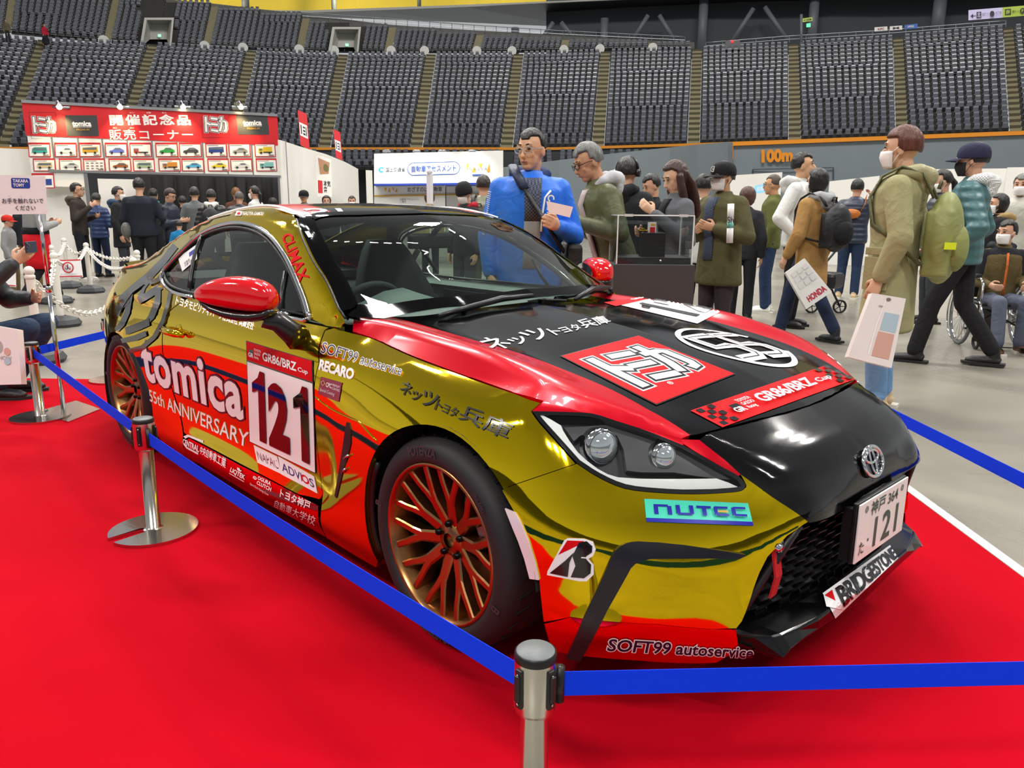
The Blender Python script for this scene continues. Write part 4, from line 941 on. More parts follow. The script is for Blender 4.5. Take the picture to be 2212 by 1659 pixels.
# ---------------------------------------------------------------- cabin
INT=mat('cabin_black','2A2B2E',rough=.7,bump=.05,nscale=200); INTG=mat('dash_grey','6A706E',rough=.75)
def cabin():
    mb=MB(); V=[];n=17
    for i in range(n):
        y=-.70+1.40*i/(n-1); a=abs(y); h=.085*math.exp(-((y+.29)/.15)**2)
        x0=np.interp(a,[0,.35,.62,.72],[-.50,-.53,-.62,-.68])
        V+=[(x0,y,.856),(x0-.18,y,.858+h*.15),(x0-.34,y,.856+h*.8),(x0-.44,y,.852+h),(x0-.50,y,.815+h*.6),(x0-.47,y,.62)]
    F=[(i*6+k,i*6+k+1,(i+1)*6+k+1,(i+1)*6+k) for i in range(n-1) for k in range(5)]
    mb.add(V,F,0,True); mb.build('dashboard',[INTG],CAR)
    mb=MB(); c0=Vector((-1.16,-.32,.782)); ax=Vector((-.88,0,.47)).normalized(); R=ax.to_track_quat('Z','Y').to_matrix()
    mb.tube([c0+R@Vector((.182*math.cos(2*PI*i/36),.182*math.sin(2*PI*i/36),0)) for i in range(36)],.015,8,0,closed=True)
    for a in (0,PI,-PI/2): mb.tube([c0,c0+R@Vector((.17*math.cos(a),.17*math.sin(a),0))],.014,6)
    mb.sphere(c0,.06,0,12,(1,1,.8)); mb.tube([c0,c0-ax*.3],.03,8); mb.build('steering_wheel',[INT],CAR)
    for y in (-.37,.37):
        mb=MB()
        mb.box((-1.62,y,.42),(.52,.48,.18),0,bev=.05)
        V=[];F=[]
        prof=[(-1.80,.45,.24,.09),(-1.86,.62,.25,.085),(-1.93,.80,.24,.08),(-1.98,.92,.19,.07),(-2.01,1.02,.135,.062),(-2.03,1.08,.09,.04)]
        for x,z,w,t in prof:
            for k in range(12):
                a=2*PI*k/12; V.append((x+t*math.copysign(abs(math.cos(a))**.7,math.cos(a))+ (.05*abs(math.sin(a))**3 if math.cos(a)>-.2 else 0),y+w*math.copysign(abs(math.sin(a))**.7,math.sin(a)),z))
        for i in range(len(prof)-1):
            for k in range(12): F.append((i*12+k,i*12+(k+1)%12,(i+1)*12+(k+1)%12,(i+1)*12+k))
        F.append(tuple((len(prof)-1)*12+k for k in range(12))); mb.add(V,F,0,True)
        mb.build('seat',[INT],CAR)
    mb=MB()
    p=CP+ray(930,522)*((0-CP[1])/ray(930,522)[1]); mb.box(p,(.03,.24,.065),0,bev=.012); mb.tube([p+[.02,0,.03],p+[.08,0,.075]],.012,6); mb.build('rear_view_mirror',[mat('mirror_black')],CAR)
    for s in (-1,1):
        mb=MB(); mb.add([(-.70,s*.70,.845),(-.70,s*.715,.60),(-2.1,s*.72,.60),(-2.1,s*.70,.845),(-.75,s*.742,.85),(-2.1,s*.742,.85),(-.75,s*.64,.83),(-2.1,s*.64,.83)],[(0,1,2,3),(6,7,5,4),(0,3,7,6)],0); mb.build('door_card',[mat('door_card_grey','8B948F',rough=.7)],CAR)
    mb=MB(); mb.box((-2.45,0,.62),(.5,1.2,.4),0,bev=.05); mb.box((-2.75,0,.86),(.5,1.1,.04),0); mb.build('rear_bench',[INT],CAR)
    mb=MB(); V=[]
    for (x,y,z) in [(-1.32,.45,1.205),(-1.26,0,1.222),(-1.95,.42,1.21),(-1.95,0,1.228)]: pass
    rows=[(-1.33,1.198),(-1.6,1.24),(-1.9,1.225),(-2.1,1.19)]
    V=[(x,y,z-.10*(abs(y)/.47)**2*.5) for x,z in rows for y in (-.47,-.25,0,.25,.47)]
    mb.add(V,[(i*5+k,i*5+k+1,(i+1)*5+k+1,(i+1)*5+k) for i in range(3) for k in range(4)],0,True); mb.build('headliner',[mat('headliner_grey','4A4C4B',rough=.9)],CAR)
    for y,s in ((-.5,-1),(.5,1)):   # belts
        mb=MB(); mb.tube([(-2.0,s*.60,1.02),(-1.9,s*.40,.86),(-1.75,s*.20,.55)],1.,4,0,flat=(.024,.003),up=(1,0,.3)); mb.build('seat_belt',[mat('belt_grey','3A3A3A',rough=.8)],CAR)
cabin()
# ================================================================ ARENA: floor, carpet, stands
CONC=mat('polished_concrete','8A8478',rough=.28,noise=.22,nscale=.55,bump=.0)
def floor_mat():
    m=CONC; nt=m.node_tree; b=nt.nodes['Principled BSDF']
    tc=nt.nodes.new('ShaderNodeTexCoord'); n1=nt.nodes.new('ShaderNodeTexNoise'); n1.inputs['Scale'].default_value=.55; n1.inputs['Detail'].default_value=8; n1.inputs['Roughness'].default_value=.62; n1.inputs['Distortion'].default_value=.8
    rp=nt.nodes.new('ShaderNodeValToRGB'); e=rp.color_ramp.elements; e[0].position=.3; e[0].color=(*lin('78746A'),1); e[1].position=.7; e[1].color=(*lin('969183'),1)
    x=rp.color_ramp.elements.new(.5); x.color=(*lin('868176'),1)
    nt.links.new(tc.outputs['Object'],n1.inputs['Vector']); nt.links.new(n1.outputs['Fac'],rp.inputs[0]); nt.links.new(rp.outputs[0],b.inputs['Base Color'])
    mr=nt.nodes.new('ShaderNodeMapRange'); mr.inputs[3].default_value=.16; mr.inputs[4].default_value=.42; nt.links.new(n1.outputs['Fac'],mr.inputs[0]); nt.links.new(mr.outputs[0],b.inputs['Roughness'])
floor_mat()
mb=MB(); mb.add([(-90,-60,0),(60,-60,0),(60,100,0),(-90,100,0)],[(0,1,2,3)]); tag(mb.build('floor',[CONC]),kind='structure')
# carpet laid square to the hall, the car parked across its diagonal
def uv(u,v): return ((u+v)/math.sqrt(2),(u-v)/math.sqrt(2))
def carpet():
    m=mat('red_carpet','D4000E',rough=.95,spec=.06,sheen=.0)
    nt=m.node_tree; b=nt.nodes['Principled BSDF']; tc=nt.nodes.new('ShaderNodeTexCoord')
    n1=nt.nodes.new('ShaderNodeTexNoise'); n1.inputs['Scale'].default_value=1.1; n1.inputs['Detail'].default_value=4
    n2=nt.nodes.new('ShaderNodeTexNoise'); n2.inputs['Scale'].default_value=350; n2.inputs['Detail'].default_value=2
    ad=nt.nodes.new('ShaderNodeMath'); ad.operation='MULTIPLY_ADD'; ad.inputs[1].default_value=.45; nt.links.new(n2.outputs['Fac'],ad.inputs[0]); nt.links.new(n1.outputs['Fac'],ad.inputs[2])
    rp=nt.nodes.new('ShaderNodeValToRGB'); e=rp.color_ramp.elements; e[0].position=.45; e[0].color=(.38,.0003,.006,1); e[1].position=1.0; e[1].color=(.48,.0008,.011,1)
    nt.links.new(tc.outputs['Object'],n1.inputs['Vector']); nt.links.new(tc.outputs['Object'],n2.inputs['Vector']); nt.links.new(ad.outputs[0],rp.inputs[0]); nt.links.new(rp.outputs[0],b.inputs['Base Color'])
    bp=nt.nodes.new('ShaderNodeBump'); bp.inputs['Strength'].default_value=.35; bp.inputs['Distance'].default_value=.003; nt.links.new(n2.outputs['Fac'],bp.inputs['Height']); nt.links.new(bp.outputs['Normal'],b.inputs['Normal'])
    u0,u1,v0,v1=-5.2,1.40,-2.86,1.46; mb=MB(); q=[uv(u0,v0),uv(u0,v1),uv(u1,v1),uv(u1,v0)]
    mb.prism(q,.0005,.003); o=mb.build('carpet',[m]); tag(o,'bright red carpet square laid on the concrete under the race car','carpet')
carpet()
mb=MB(); a,b_=uv(1.405,-2.9),uv(1.405,1.46); a2,b2=uv(1.45,-2.9),uv(1.45,1.46); mb.prism([a,b_,b2,a2],.0005,.003); tag(mb.build('bright_concrete_strip',[mat('white_tape','D8D4CC',rough=.5)]),'pale tape strip standing for bright concrete along the right edge of the red carpet','tape')  # added pale strip stands for the bright concrete beside the carpet
# ---- stands: corner pixels of the tiers are carried out to their own distances
DB,DT=62.,80.
def ybot(x): return float(np.interp(x,[-200,0,600,870,1200,1475,1580,1900,2212,2500],[318,320,321,321,321,313,309,297,285,274]))
def ytop(x): return float(np.interp(x,[-200,0,117,314,528,725,1120,1300,1506,1714,1940,2178,2500],[70,80,90,97,110,119,118,113,108,97,83,62,40]))
AIS=[(-240,-120),(5,92),(253,330),(494,543),(699,741),(898,931),(1093,1120),(1291,1308),(1498,1506),(1717,1714),(1949,1940),(2195,2178),(2440,2420)]
SEATM=mat('seat_plastic','4B4E58',rough=.3,spec=.7); TERR=mat('terrace_concrete','3E3D3A',rough=.85,noise=.15,nscale=1.); STAIR=mat('aisle_concrete','8C8468',rough=.8,noise=.12,nscale=2.); ORNG=mat('orange_edge','D98A1E',rough=.6)
def seat_shape():
    mb=MB()
    V=[]; 
    prof=[(-.06,.0),(-.07,.14),(-.05,.26),(-.02,.40),(-.0,.44),(.035,.43),(.03,.36),(.0,.2),(.0,.0)]
    for q,w in ((-1,.215),(1,.215)):
        pass
    def slab(pts,w,tw):
        n=len(pts); Vv=[(x,-w if z<.38 else -tw,z) for x,z in pts]+[(x,w if z<.38 else tw,z) for x,z in pts]
        Ff=[(i,(i+1)%n,n+(i+1)%n,n+i) for i in range(n)]+[tuple(range(n))[::-1],tuple(range(n,2*n))]; mb.add(Vv,Ff)
    slab([(-.03,.22),(-.10,.50),(-.16,.70),(-.13,.74),(-.07,.71),(-.02,.50),(.03,.22)],.225,.16)   # backrest leaning away
    slab([(.02,.30),(.0,.56),(.05,.60),(.14,.54),(.13,.32),(.09,.28)],.20,.15)                     # tipped-up seat
    return mb
SS=seat_shape()
def seats():
    V=np.array(SS.V); bulk_V=[];bulk_F=[]; me=bpy.data.meshes.new('stadium_seat'); me.from_pydata([tuple(v) for v in V],[],SS.F); me.materials.append(SEATM); me.update()
    terr=MB(); stair=MB(); seatpos=[]
    NR=21
    def tier(k,b0,b1,t0,t1,yb,yt,d0,d1,rows,first):
        P=lambda x,y,D: dist(x,y,D)
        B0,B1,T0,T1=P(b0,yb(b0),d0),P(b1,yb(b1),d0),P(t0,yt(t0),d1),P(t1,yt(t1),d1)
        nxt=[]
        for r in range(rows+1):
            f=r/rows; L=B0+(T0-B0)*f; Rr=B1+(T1-B1)*f; nxt.append((L,Rr))
        for r in range(rows):
            L,Rr=nxt[r]; L2,R2=nxt[r+1]; w=np.linalg.norm(Rr-L); ns=max(1,int(w/.515)); dirv=(Rr-L)/w; z0=(L[2]+Rr[2])/2
            o=len(terr.V)
            A,B,C_,D_=L.copy(),Rr.copy(),R2.copy(),L2.copy(); 
            # riser + tread
            Aa=A.copy();Bb=B.copy(); Cc=C_.copy(); Dd=D_.copy(); Cc[2]=B[2]; Dd[2]=A[2]
            terr.add([A,B,Cc,Dd],[(0,1,2,3)]); terr.add([Dd,Cc,C_,D_],[(0,1,2,3)])
            out=np.array([dirv[1],-dirv[0],0]); out=out if np.dot(out[:2],(CP-L)[:2])>0 else -out; an=math.atan2(out[1],out[0])
            for s in range(ns):
                p=L+(Rr-L)*((s+.5)/ns); p=p+( L2+(R2-L2)*((s+.5)/ns)-p)*np.array([.45,.45,0]); seatpos.append((k,r,p,an))
    for i in range(len(AIS)-1):
        hw=14; b0,t0=AIS[i]; b1,t1=AIS[i+1]
        tier(i,b0+hw,b1-hw,t0+hw*.8,t1-hw*.8,ybot,ytop,DB,DT,NR,i)
    for i,(b,t) in enumerate(AIS):
        n=NR*2
        for r in range(n):
            f=r/n; c0=[];
            for dx in (-13,13):
                p0=dist(b+dx,ybot(b+dx),DB); p1=dist(t+dx*.8,ytop(t+dx*.8),DT); c0.append(p0+(p1-p0)*f); c0.append(p0+(p1-p0)*(f+1/n))
            A,A2,B,B2=c0; z=A[2]+.06; z2=A2[2]+.06
            V6=[(A[0],A[1],z),(B[0],B[1],z),(B2[0],B2[1],z),(A2[0],A2[1],z),(A2[0],A2[1],z2),(B2[0],B2[1],z2)]; stair.add(V6,[(0,1,2,3)],0); stair.add(V6,[(3,2,5,4)],1 if r%2 else 0)
    # upper tier
    UA=[(-230,-195),(15,31),(231,252),(445,464),(647,661),(838,848),(1027,1037),(1217,1222),(1407,1409),(1500,1500)]
    uyb=lambda x: float(np.interp(x,[-200,0,117,240,458,642,840,1100,1300,1500],[58,68,79,90,102,109,112,111,107,103])); uyt=lambda x: float(np.interp(x,[-250,0,250,368,448,471,645,669,830,856,1020,1042,1206,1229,1396,1422,1500],[-60,-38,-8,2,16,18,37,46,61,63,76,80,89,90,95,97,98]))
    for i in range(len(UA)-1):
        b0,t0=UA[i]; b1,t1=UA[i+1]; m=(b0+b1)/2
        for h0,h1 in ((0,.5),(.5,1)):
            x0=b0+8+(b1-b0-16)*h0; x1=b0+8+(b1-b0-16)*h1; X0=t0+8+(t1-t0-16)*h0; X1=t0+8+(t1-t0-16)*h1; mm=(x0+x1)/2
            gap=uyb(mm)-uyt(mm); rows=max(1,int(round(gap/7.6))); D0=82.; D1=D0+rows*.85
            if 300<mm<372 and False: continue
            yt_=lambda x,mm=mm: uyt(mm)
            tier(100+i,x0,x1,X0,X1,uyb,yt_,D0,D1,rows,0)
        n=20
        for r in range(n):
            f=r/n; c0=[]
            for dx in (-8,8):
                p0=dist(b0+dx,uyb(b0),82); p1=dist(t0+dx,uyt(t0)-2,82+max(1,(uyb(b0)-uyt(b0))/7.6)*.85); c0+= [p0+(p1-p0)*f,p0+(p1-p0)*(f+1/n)]
            A,A2,B,B2=c0; stair.add([(A[0],A[1],A[2]+.05),(B[0],B[1],B[2]+.05),(B2[0],B2[1],B[2]+.05),(A2[0],A2[1],A[2]+.05),(A2[0],A2[1],A2[2]+.05),(B2[0],B2[1],B2[2]+.05)],[(0,1,2,3),(3,2,5,4)])
    xs2=[(650,690),(712,886),(912,1082),(1106,1196),(1206,1284),(1312,1436)]
    for i,(x0,x1) in enumerate(xs2):
        sl=lambda x: float(np.interp(x,[600,1085,1440],[372,368,334])); tier(200+i,x0,x1,x0+2,x1-2,lambda x: 366.,lambda x: 336.,57.5,61.,4,0)
    tag(terr.build('terrace',[TERR],fix=False),kind='structure'); tag(stair.build('aisle_stairs',[STAIR,mat('stair_riser','4E4936',rough=.85)],fix=False),kind='structure')
    # the 300 that show largest: sections right of the middle
    def vis(p):
        q=p-CP; z=q@cf; x=W/2+FPX*(q@cr)/z; y=H/2-FPX*(q@cu)/z
        blocked=(x<600 and y>222) or (600<x<800 and y>285) or (1060<x<1240 and y>268) or (1180<x<1300 and y>330) or (1870<x<2005 and y>262) or (2030<x<2140 and y>298) or (1680<x<1760 and y>300)
        for vx0,vx1,vy in ((303,382,104),(708,786,122)):
            if vx0<x<vx1 and y<vy: return -1
        return z if (0<x<W and 0<y<H and not blocked) else 1e9
    lst=[(vis(p),k,r,p,an) for k,r,p,an in seatpos]; lst=[t for t in lst if t[0]>0]
    lst.sort(key=lambda t:t[0])
    for n_,(d,k,r,p,an) in enumerate(lst):
        if n_<300 and d<1e8:
            o=bpy.data.objects.new('stadium_seat',me); COL.objects.link(o); o.location=p; o.rotation_euler=(0,0,an)
            tag(o,'dark folding stadium seat in the stepped rows of the lower stand','seat','folding seats in the lower stand')
        else:
            c_,s_=math.cos(an),math.sin(an); R=np.array([[c_,-s_,0],[s_,c_,0],[0,0,1]]); o=len(bulk_V); bulk_V+=(V@R.T+p).tolist(); bulk_F+=[tuple(i+o for i in f) for f in SS.F]
    bm_=bpy.data.meshes.new('stadium_seats'); bm_.from_pydata(bulk_V,[],bulk_F); bm_.materials.append(SEATM); bm_.update()
    o=bpy.data.objects.new('seating_rows',bm_); COL.objects.link(o); tag(o,'rows upon rows of dark folding seats filling the stands','seats',kind='stuff')
    print('SEATS',len(lst))
seats()
# orange edge and front wall
def curve_wall(name,pts,y0,y1,D,m,th=.3,kind='structure'):
    mb=MB(); n=len(pts)
    V=[]
    for i,x in enumerate(pts):
        a=dist(x,y0(x) if callable(y0) else y0,D); b=dist(x,y1(x) if callable(y1) else y1,D); V+=[a,b]
    for i in range(n-1): mb.add([V[2*i],V[2*i+2],V[2*i+3],V[2*i+1]],[(0,1,2,3)])
    o=mb.build(name,[m],fix=False); md=o.modifiers.new('t','SOLIDIFY'); md.thickness=th; md.offset=0; return tag(o,kind=kind)
GWALL=mat('wall_grey_paint','7F898F',rough=.6,noise=.06,nscale=.8)
xs=list(range(-250,2600,50))
curve_wall('trim_1',xs,lambda x:ybot(x)-2.5,lambda x:ybot(x)+3.2,61.6,ORNG)
curve_wall('wall_back',xs,lambda x:ybot(x)+3.,lambda x:500,61.7,mat('wall_dark_grey','33373A',rough=.7))
mb=MB()  # front row seats seen under the orange line
# outfield wall with distance mark
curve_wall('wall_right',[1582,1700,1800,1900,2000,2100,2212,2350,2500],lambda x:ybot(x)+.5,lambda x:470,61.0,GWALL)
curve_wall('trim_2',[1580,1700,1800,1900,2000,2100,2212,2350,2500],lambda x:ybot(x)-1,lambda x:ybot(x)+6.5,60.8,mat('orange_paint','EE9418',rough=.5))
curve_wall('trim_3',[1579,1584],lambda x:309,lambda x:345,60.8,mat('orange_paint'))
def slant_wall():
    mb=MB(); P=[(1085,362),(1200,347),(1320,332),(1440,319),(1500,313),(1566,307)]
    V=[]
    for i,(x,y) in enumerate(P): D=42+18*i/5; V+=[dist(x,y,D),dist(x,480,D)]
    mb.add(V,[(2*i,2*i+2,2*i+3,2*i+1) for i in range(5)]); o=mb.build('wall_left',[mat('wall_grey_light','8E989C',rough=.6,noise=.05,nscale=.5)],fix=False); md=o.modifiers.new('t','SOLIDIFY'); md.thickness=.25; tag(o,kind='structure')
    mb=MB(); mb.add([dist(1566,307,59.9),dist(1583,307,60.6),dist(1583,480,60.6),dist(1566,480,59.9)],[(0,1,2,3)]); tag(mb.build('wall_corner',[GWALL],fix=False),kind='structure')
slant_wall()
def wall_text(s,x0,y0,x1,y1,D,m,name,label,cat,off=0.055,shear=0):
    V,F=text_unit(s,off,shear); mb=MB(); f=hom([(x0,y0[0]),(x1,y0[1]),(x1,y1[1]),(x0,y1[0])])
    mb.add([dist(px,py,D) for px,py in f(V)],F); o=mb.build(name,[m],fix=False); o.modifiers.new('t','SOLIDIFY').thickness=.03; return tag(o,label,cat) if label else o
wall_text('100m',1645,(323,320),1713,(352,349),60.6,mat('orange_paint'),'distance_mark','large orange distance figures painted on the grey outfield wall','marking')
mb=MB(); 
for a,b in (((1626,366),(1800,362)),((1626,366),(1626,392)),((1800,362),(1800,388))):
    mb.tube([dist(*a,60.7),dist(*b,60.7)],.04,4)
mb.build('trim_4',[mat('panel_line','3F474B',rough=.6)]); tag(bpy.data.objects['trim_4'],kind='structure')
# concourse behind and above
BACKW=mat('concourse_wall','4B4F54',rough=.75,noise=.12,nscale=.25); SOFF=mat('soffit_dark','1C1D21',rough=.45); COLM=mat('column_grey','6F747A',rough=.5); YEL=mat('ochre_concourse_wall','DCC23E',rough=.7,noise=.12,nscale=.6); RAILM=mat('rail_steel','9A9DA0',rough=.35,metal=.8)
curve_wall('wall_concourse',list(range(1180,2600,60)),lambda x:-80,lambda x:ytop(x)+20,101,BACKW)
curve_wall('wall_upper',list(range(-250,1400,60)),lambda x:-60,lambda x:float(np.interp(x,[0,360,640,900,1300],[20,24,36,40,60])),112,YEL)
curve_wall('trim_5',list(range(300,1500,60)),lambda x:float(np.interp(x,[300,640,1000,1270,1500],[14,24,11,0,-10])),lambda x:float(np.interp(x,[300,640,1000,1270,1500],[19,29,16,3,-7])),96,mat('slab_edge','B9B6AE',rough=.7))
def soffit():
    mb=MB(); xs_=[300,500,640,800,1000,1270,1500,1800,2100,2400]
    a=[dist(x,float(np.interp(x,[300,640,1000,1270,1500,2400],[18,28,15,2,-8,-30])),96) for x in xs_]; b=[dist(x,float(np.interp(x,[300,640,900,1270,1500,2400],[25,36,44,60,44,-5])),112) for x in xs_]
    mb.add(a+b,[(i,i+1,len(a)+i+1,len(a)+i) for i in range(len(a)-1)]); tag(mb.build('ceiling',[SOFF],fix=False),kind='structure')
soffit()
curve_wall('wall_parapet',list(range(-250,1501,50)),lambda x:float(np.interp(x,[-250,0,368,460,660,840,1020,1206,1400,1500],[-60,-35,0,8,32,54,66,76,87,92])),lambda x:float(np.interp(x,[-250,0,368,460,660,840,1020,1206,1400,1500],[40,50,70,80,85,90,100,100,104,106])),94,mat('parapet_concrete','6D6B66',rough=.8,noise=.2,nscale=.4))
def railing(name,xs_,yt,h,D,lab):
    o=empty(name,tuple(gnd(0,0,0)*0),0,lab,'railing'); mb=MB(); mb.tube([dist(x,yt(x),D) for x in xs_],.05,6); mb.tube([dist(x,yt(x)+h*.5,D) for x in xs_],.025,4); mb.build('handrail',[RAILM],o)
    for x in xs_[::2]:
        mb=MB(); mb.tube([dist(x,yt(x),D),dist(x,yt(x)+h,D)],.035,4); mb.build('rail_post',[RAILM],o)
railing('concourse_railing',list(range(640,1490,12)),lambda x:float(np.interp(x,[640,840,1020,1206,1490],[26,40,54,66,80])),14,93.5,'long pale steel railing along the concourse above the upper seats')
railing('stand_railing',list(range(1525,2180,18)),lambda x:float(np.interp(x,[1525,1700,1900,2180],[92,78,66,44])),14,81,'thin railing along the top of the right-hand lower stand')
for x,w,y0,y1,nm in [(1113,8,60,140,1),(1306,8,40,115,1),(1521,9,0,110,1),(1761,9,-5,98,1),(2033,11,-10,70,1),(528,7,-30,30,2),(720,5,-30,24,2),(905,4,-20,15,2)]:
    mb=MB(); D=98 if nm==1 else 104; a=dist(x,y0,D); b=dist(x,y1,D); r=w*D/FPX; mb.tube([(a[0],a[1],b[2]),(a[0],a[1],a[2])],r,14)
    tag(mb.build('column',[COLM]),{1113:'short grey column under the soffit, leftmost of the lower concourse',1306:'grey column behind the seats, second from the left on the lower concourse',1521:'tall grey column above the aisle left of the exit sign',1761:'grey column just right of the green exit sign',2033:'wide pale column left of the purple and green direction sign',528:'steel column in front of the ochre upper wall, leftmost',720:'thin steel column in front of the ochre upper wall, middle one',905:'thin steel column in front of the ochre upper wall, rightmost'}[x],'column')
BR=[((1195,48),(1175,78)),((1212,48),(1238,80)),((1400,33),(1368,84)),((1424,33),(1456,85)),((1628,18),(1582,88)),((1652,15),(1700,85))]
for i,(a,b) in enumerate(BR):
    mb=MB(); mb.tube([dist(*a,97),dist(*b,97)],.26,8); tag(mb.build('diagonal_brace',[COLM]),['grey diagonal brace leaning left, first pair from the left','grey diagonal brace leaning right, first pair from the left','grey diagonal brace leaning left, middle pair','grey diagonal brace leaning right, middle pair','grey diagonal brace leaning left, pair nearest the exit sign','grey diagonal brace leaning right, pair nearest the exit sign'][i],'brace')
# vomitory portals
def portal(x0,x1,yt,yb,lab):
    o=empty('stair_portal',(0,0,0),0,lab,'portal'); D0,D1=80.5,82.0; s=10
    cm=mat('portal_concrete','C2C1BA',rough=.8,noise=.12,nscale=.5); m2=mat('portal_back','B4B3AD',rough=.85,noise=.15,nscale=.5)
    f=lambda x,y,D: dist(x,y,D)
    mb=MB(); a=[f(x0,yt,D0),f(x1,yt,D0),f(x1-6,yb,D0),f(x0-10,yb,D0)]; i_=[f(x0+5,yt+5,D0),f(x1-5,yt+5,D0),f(x1-10,yb,D0),f(x0-4,yb,D0)]
    mb.add(a+i_,[(0,1,5,4),(1,2,6,5),(3,0,4,7)]); b=[f(x0+14,yt+14,D1),f(x1-14,yt+14,D1),f(x1-16,yb-14,D1),f(x0+12,yb-14,D1)]
    mb.add(i_+b,[(0,1,5,4),(1,2,6,5),(3,0,4,7)]); back=[f(x0,yt,D0+5),f(x1,yt,D0+5),f(x1-6,yb,D0+5),f(x0-10,yb,D0+5)]
    mb.add(a+back,[(0,1,5,4),(1,2,6,5),(3,0,4,7)]); mb.build('portal_frame',[cm],o,fix=False)
    mb=MB(); mb.add(b,[(0,1,2,3)]); mb.build('portal_wall',[m2],o,fix=False)
    mb=MB(); cx=(x0+x1)/2; mb.add([f(cx-3,yt+36,D1-.3),f(cx+4,yt+36,D1-.3),f(cx+4,yt+42,D1-.3),f(cx-3,yt+42,D1-.3)],[(0,1,2,3)]); mb.build('exit_lamp',[mat('exit_green','8FE8B8',emit=1.2)],o,fix=False)
portal(312,376,38,99,'grey concrete stair portal among the upper left seats')
portal(718,780,58,116,'grey concrete stair portal right of the other, above the red signs')
# hall direction signs and adverts
def hang_sign(q,D,shapes,mats,name,label,cat='sign'):
    f=hom(q); mb=MB(); vp=vplane(q[0],q[1],D)
    for k,(V,F,m) in enumerate(shapes): mb.add([vp(p_,.04*k) for p_ in f(np.array(V))],F,m)
    o=mb.build(name,mats,fix=False); return tag(o,label,cat)
hang_sign([(2092,22),(2165,16),(2165,38),(2092,44)],79,[S(rect(0,0,1,1),0),S(seg([(.22,.4),(.10,.4)],.06),1),S(poly([(.06,.4),(.14,.62),(.14,.18)]),1),S(rect(.24,.15,.38,.75),1),S(tx('北',.26,.22,.36,.7,.02),0),S(tx('北ゲート',.41,.35,.60,.65,.01),1),S(disc(.70,.45,.07,16,.3),1),S(tx('地下鉄',.80,.35,.98,.65),1)],[mat('lilac_sign','C9C0E4',rough=.5,emit=.25),mat('sign_ink','23232B',rough=.5)],'direction_sign','lilac direction sign with an arrow high on the right')
hang_sign([(2165,16),(2260,8),(2260,30),(2165,38)],79,[S(rect(0,0,1,1),0),S(rect(.06,.2,.20,.8),1),S(tx('南',.08,.28,.18,.72,.02),0),S(tx('南ゲート',.23,.35,.38,.65,.01),1),S(disc(.46,.5,.06,16,.28),1),S(tx('P',.44,.35,.48,.65,.02),0)],[mat('lime_sign','A9BE3C',rough=.5,emit=.2),mat('sign_ink')],'direction_sign','lime green direction sign beside the lilac one')
for (q,t,mm,lb) in [([(1889,59),(1917,57),(1917,66),(1889,68)],'KFC',('advert_white','E8E6E2','advert_red','8E1E26'),'small white advert board with red letters above the aisle'),([(1922,57),(1949,55),(1949,64),(1922,66)],'M',('advert_white','E8E6E2','sign_ink','23232B'),'small white advert board with a dark emblem, middle of three'),([(1954,54),(1982,51),(1982,61),(1954,63)],'SAPPORO',('advert_blue','2F66B5','advert_white','E8E6E2'),'small blue advert board, rightmost of three above the aisle')]:
    hang_sign(q,79.5,[S(rect(0,0,1,1),0),S(tx(t,.25,.25,.75,.75,.02),1)],[mat(mm[0],mm[1],rough=.5),mat(mm[2],mm[3],rough=.5)],'advert_board',lb)
hang_sign([(1733,40),(1755,37),(1755,45),(1733,48)],79.5,[S(rect(0,0,1,1),0),S(tx('>100M',.15,.2,.9,.8,.02),1)],[mat('lime_sign'),mat('sign_ink')],'exit_sign','small lime sign on a pole beside the aisle')
mb=MB(); mb.add([dist(x,y,79.4) for x,y in ((1742,51),(1751,50),(1751,58),(1742,59))],[(0,1,2,3)]); tag(mb.build('exit_sign',[mat('exit_green2','4EF08A',emit=1.6)],fix=False),'glowing green exit light under the lime sign','light')
mb=MB(); mb.tube([dist(1731,31,79.5),dist(1731,100,79.5)],.12,6); tag(mb.build('sign_pole',[COLM]),'dark pole carrying the small lime sign','pole')
for x,y,lb in [(1582,93,'left')]:
    mb=MB(); p=dist(x,y,80); mb.box(p+np.array([0,0,-.3]),(1.3,1.3,.8),0,rz=.6); mb.sphere(p+np.array([.35,-.6,.0]),.13,1); tag(mb.build('camera_box',[mat('box_grey','55585C',rough=.5),mat('red_lamp','FF3030',emit=2.)]),'grey equipment box with a red lamp behind the seats','equipment box')
# white half-round aisle markers on the walkway parapet
for i,x in enumerate([224,442,525,646,722,845,917,1030,1106,1218,1296,1410]):
    y=float(np.interp(x,[200,300,525,720,1110,1410],[86,93,103,109,110,103])); mb=MB(); p=dist(x,y,80.6); rr=.45; d=(CP-p)*np.array([1,1,0]); d=d/np.linalg.norm(d); rt=np.array([-d[1],d[0],0])
    pts=[p+rt*rr*math.cos(a)+np.array([0,0,rr*math.sin(a)]) for a in np.linspace(0,2*PI,14)[:-1]]
    mb.add([*pts,*[q-d*.06 for q in pts]],[tuple(range(13)),tuple(range(13,26))]+[(k,(k+1)%13,13+(k+1)%13,13+k) for k in range(13)]); tag(mb.build('aisle_marker',[mat('marker_white','CFCFC9',rough=.5)]),'round white marker plate at the walkway between the seat tiers','marker','round aisle markers on the walkway')
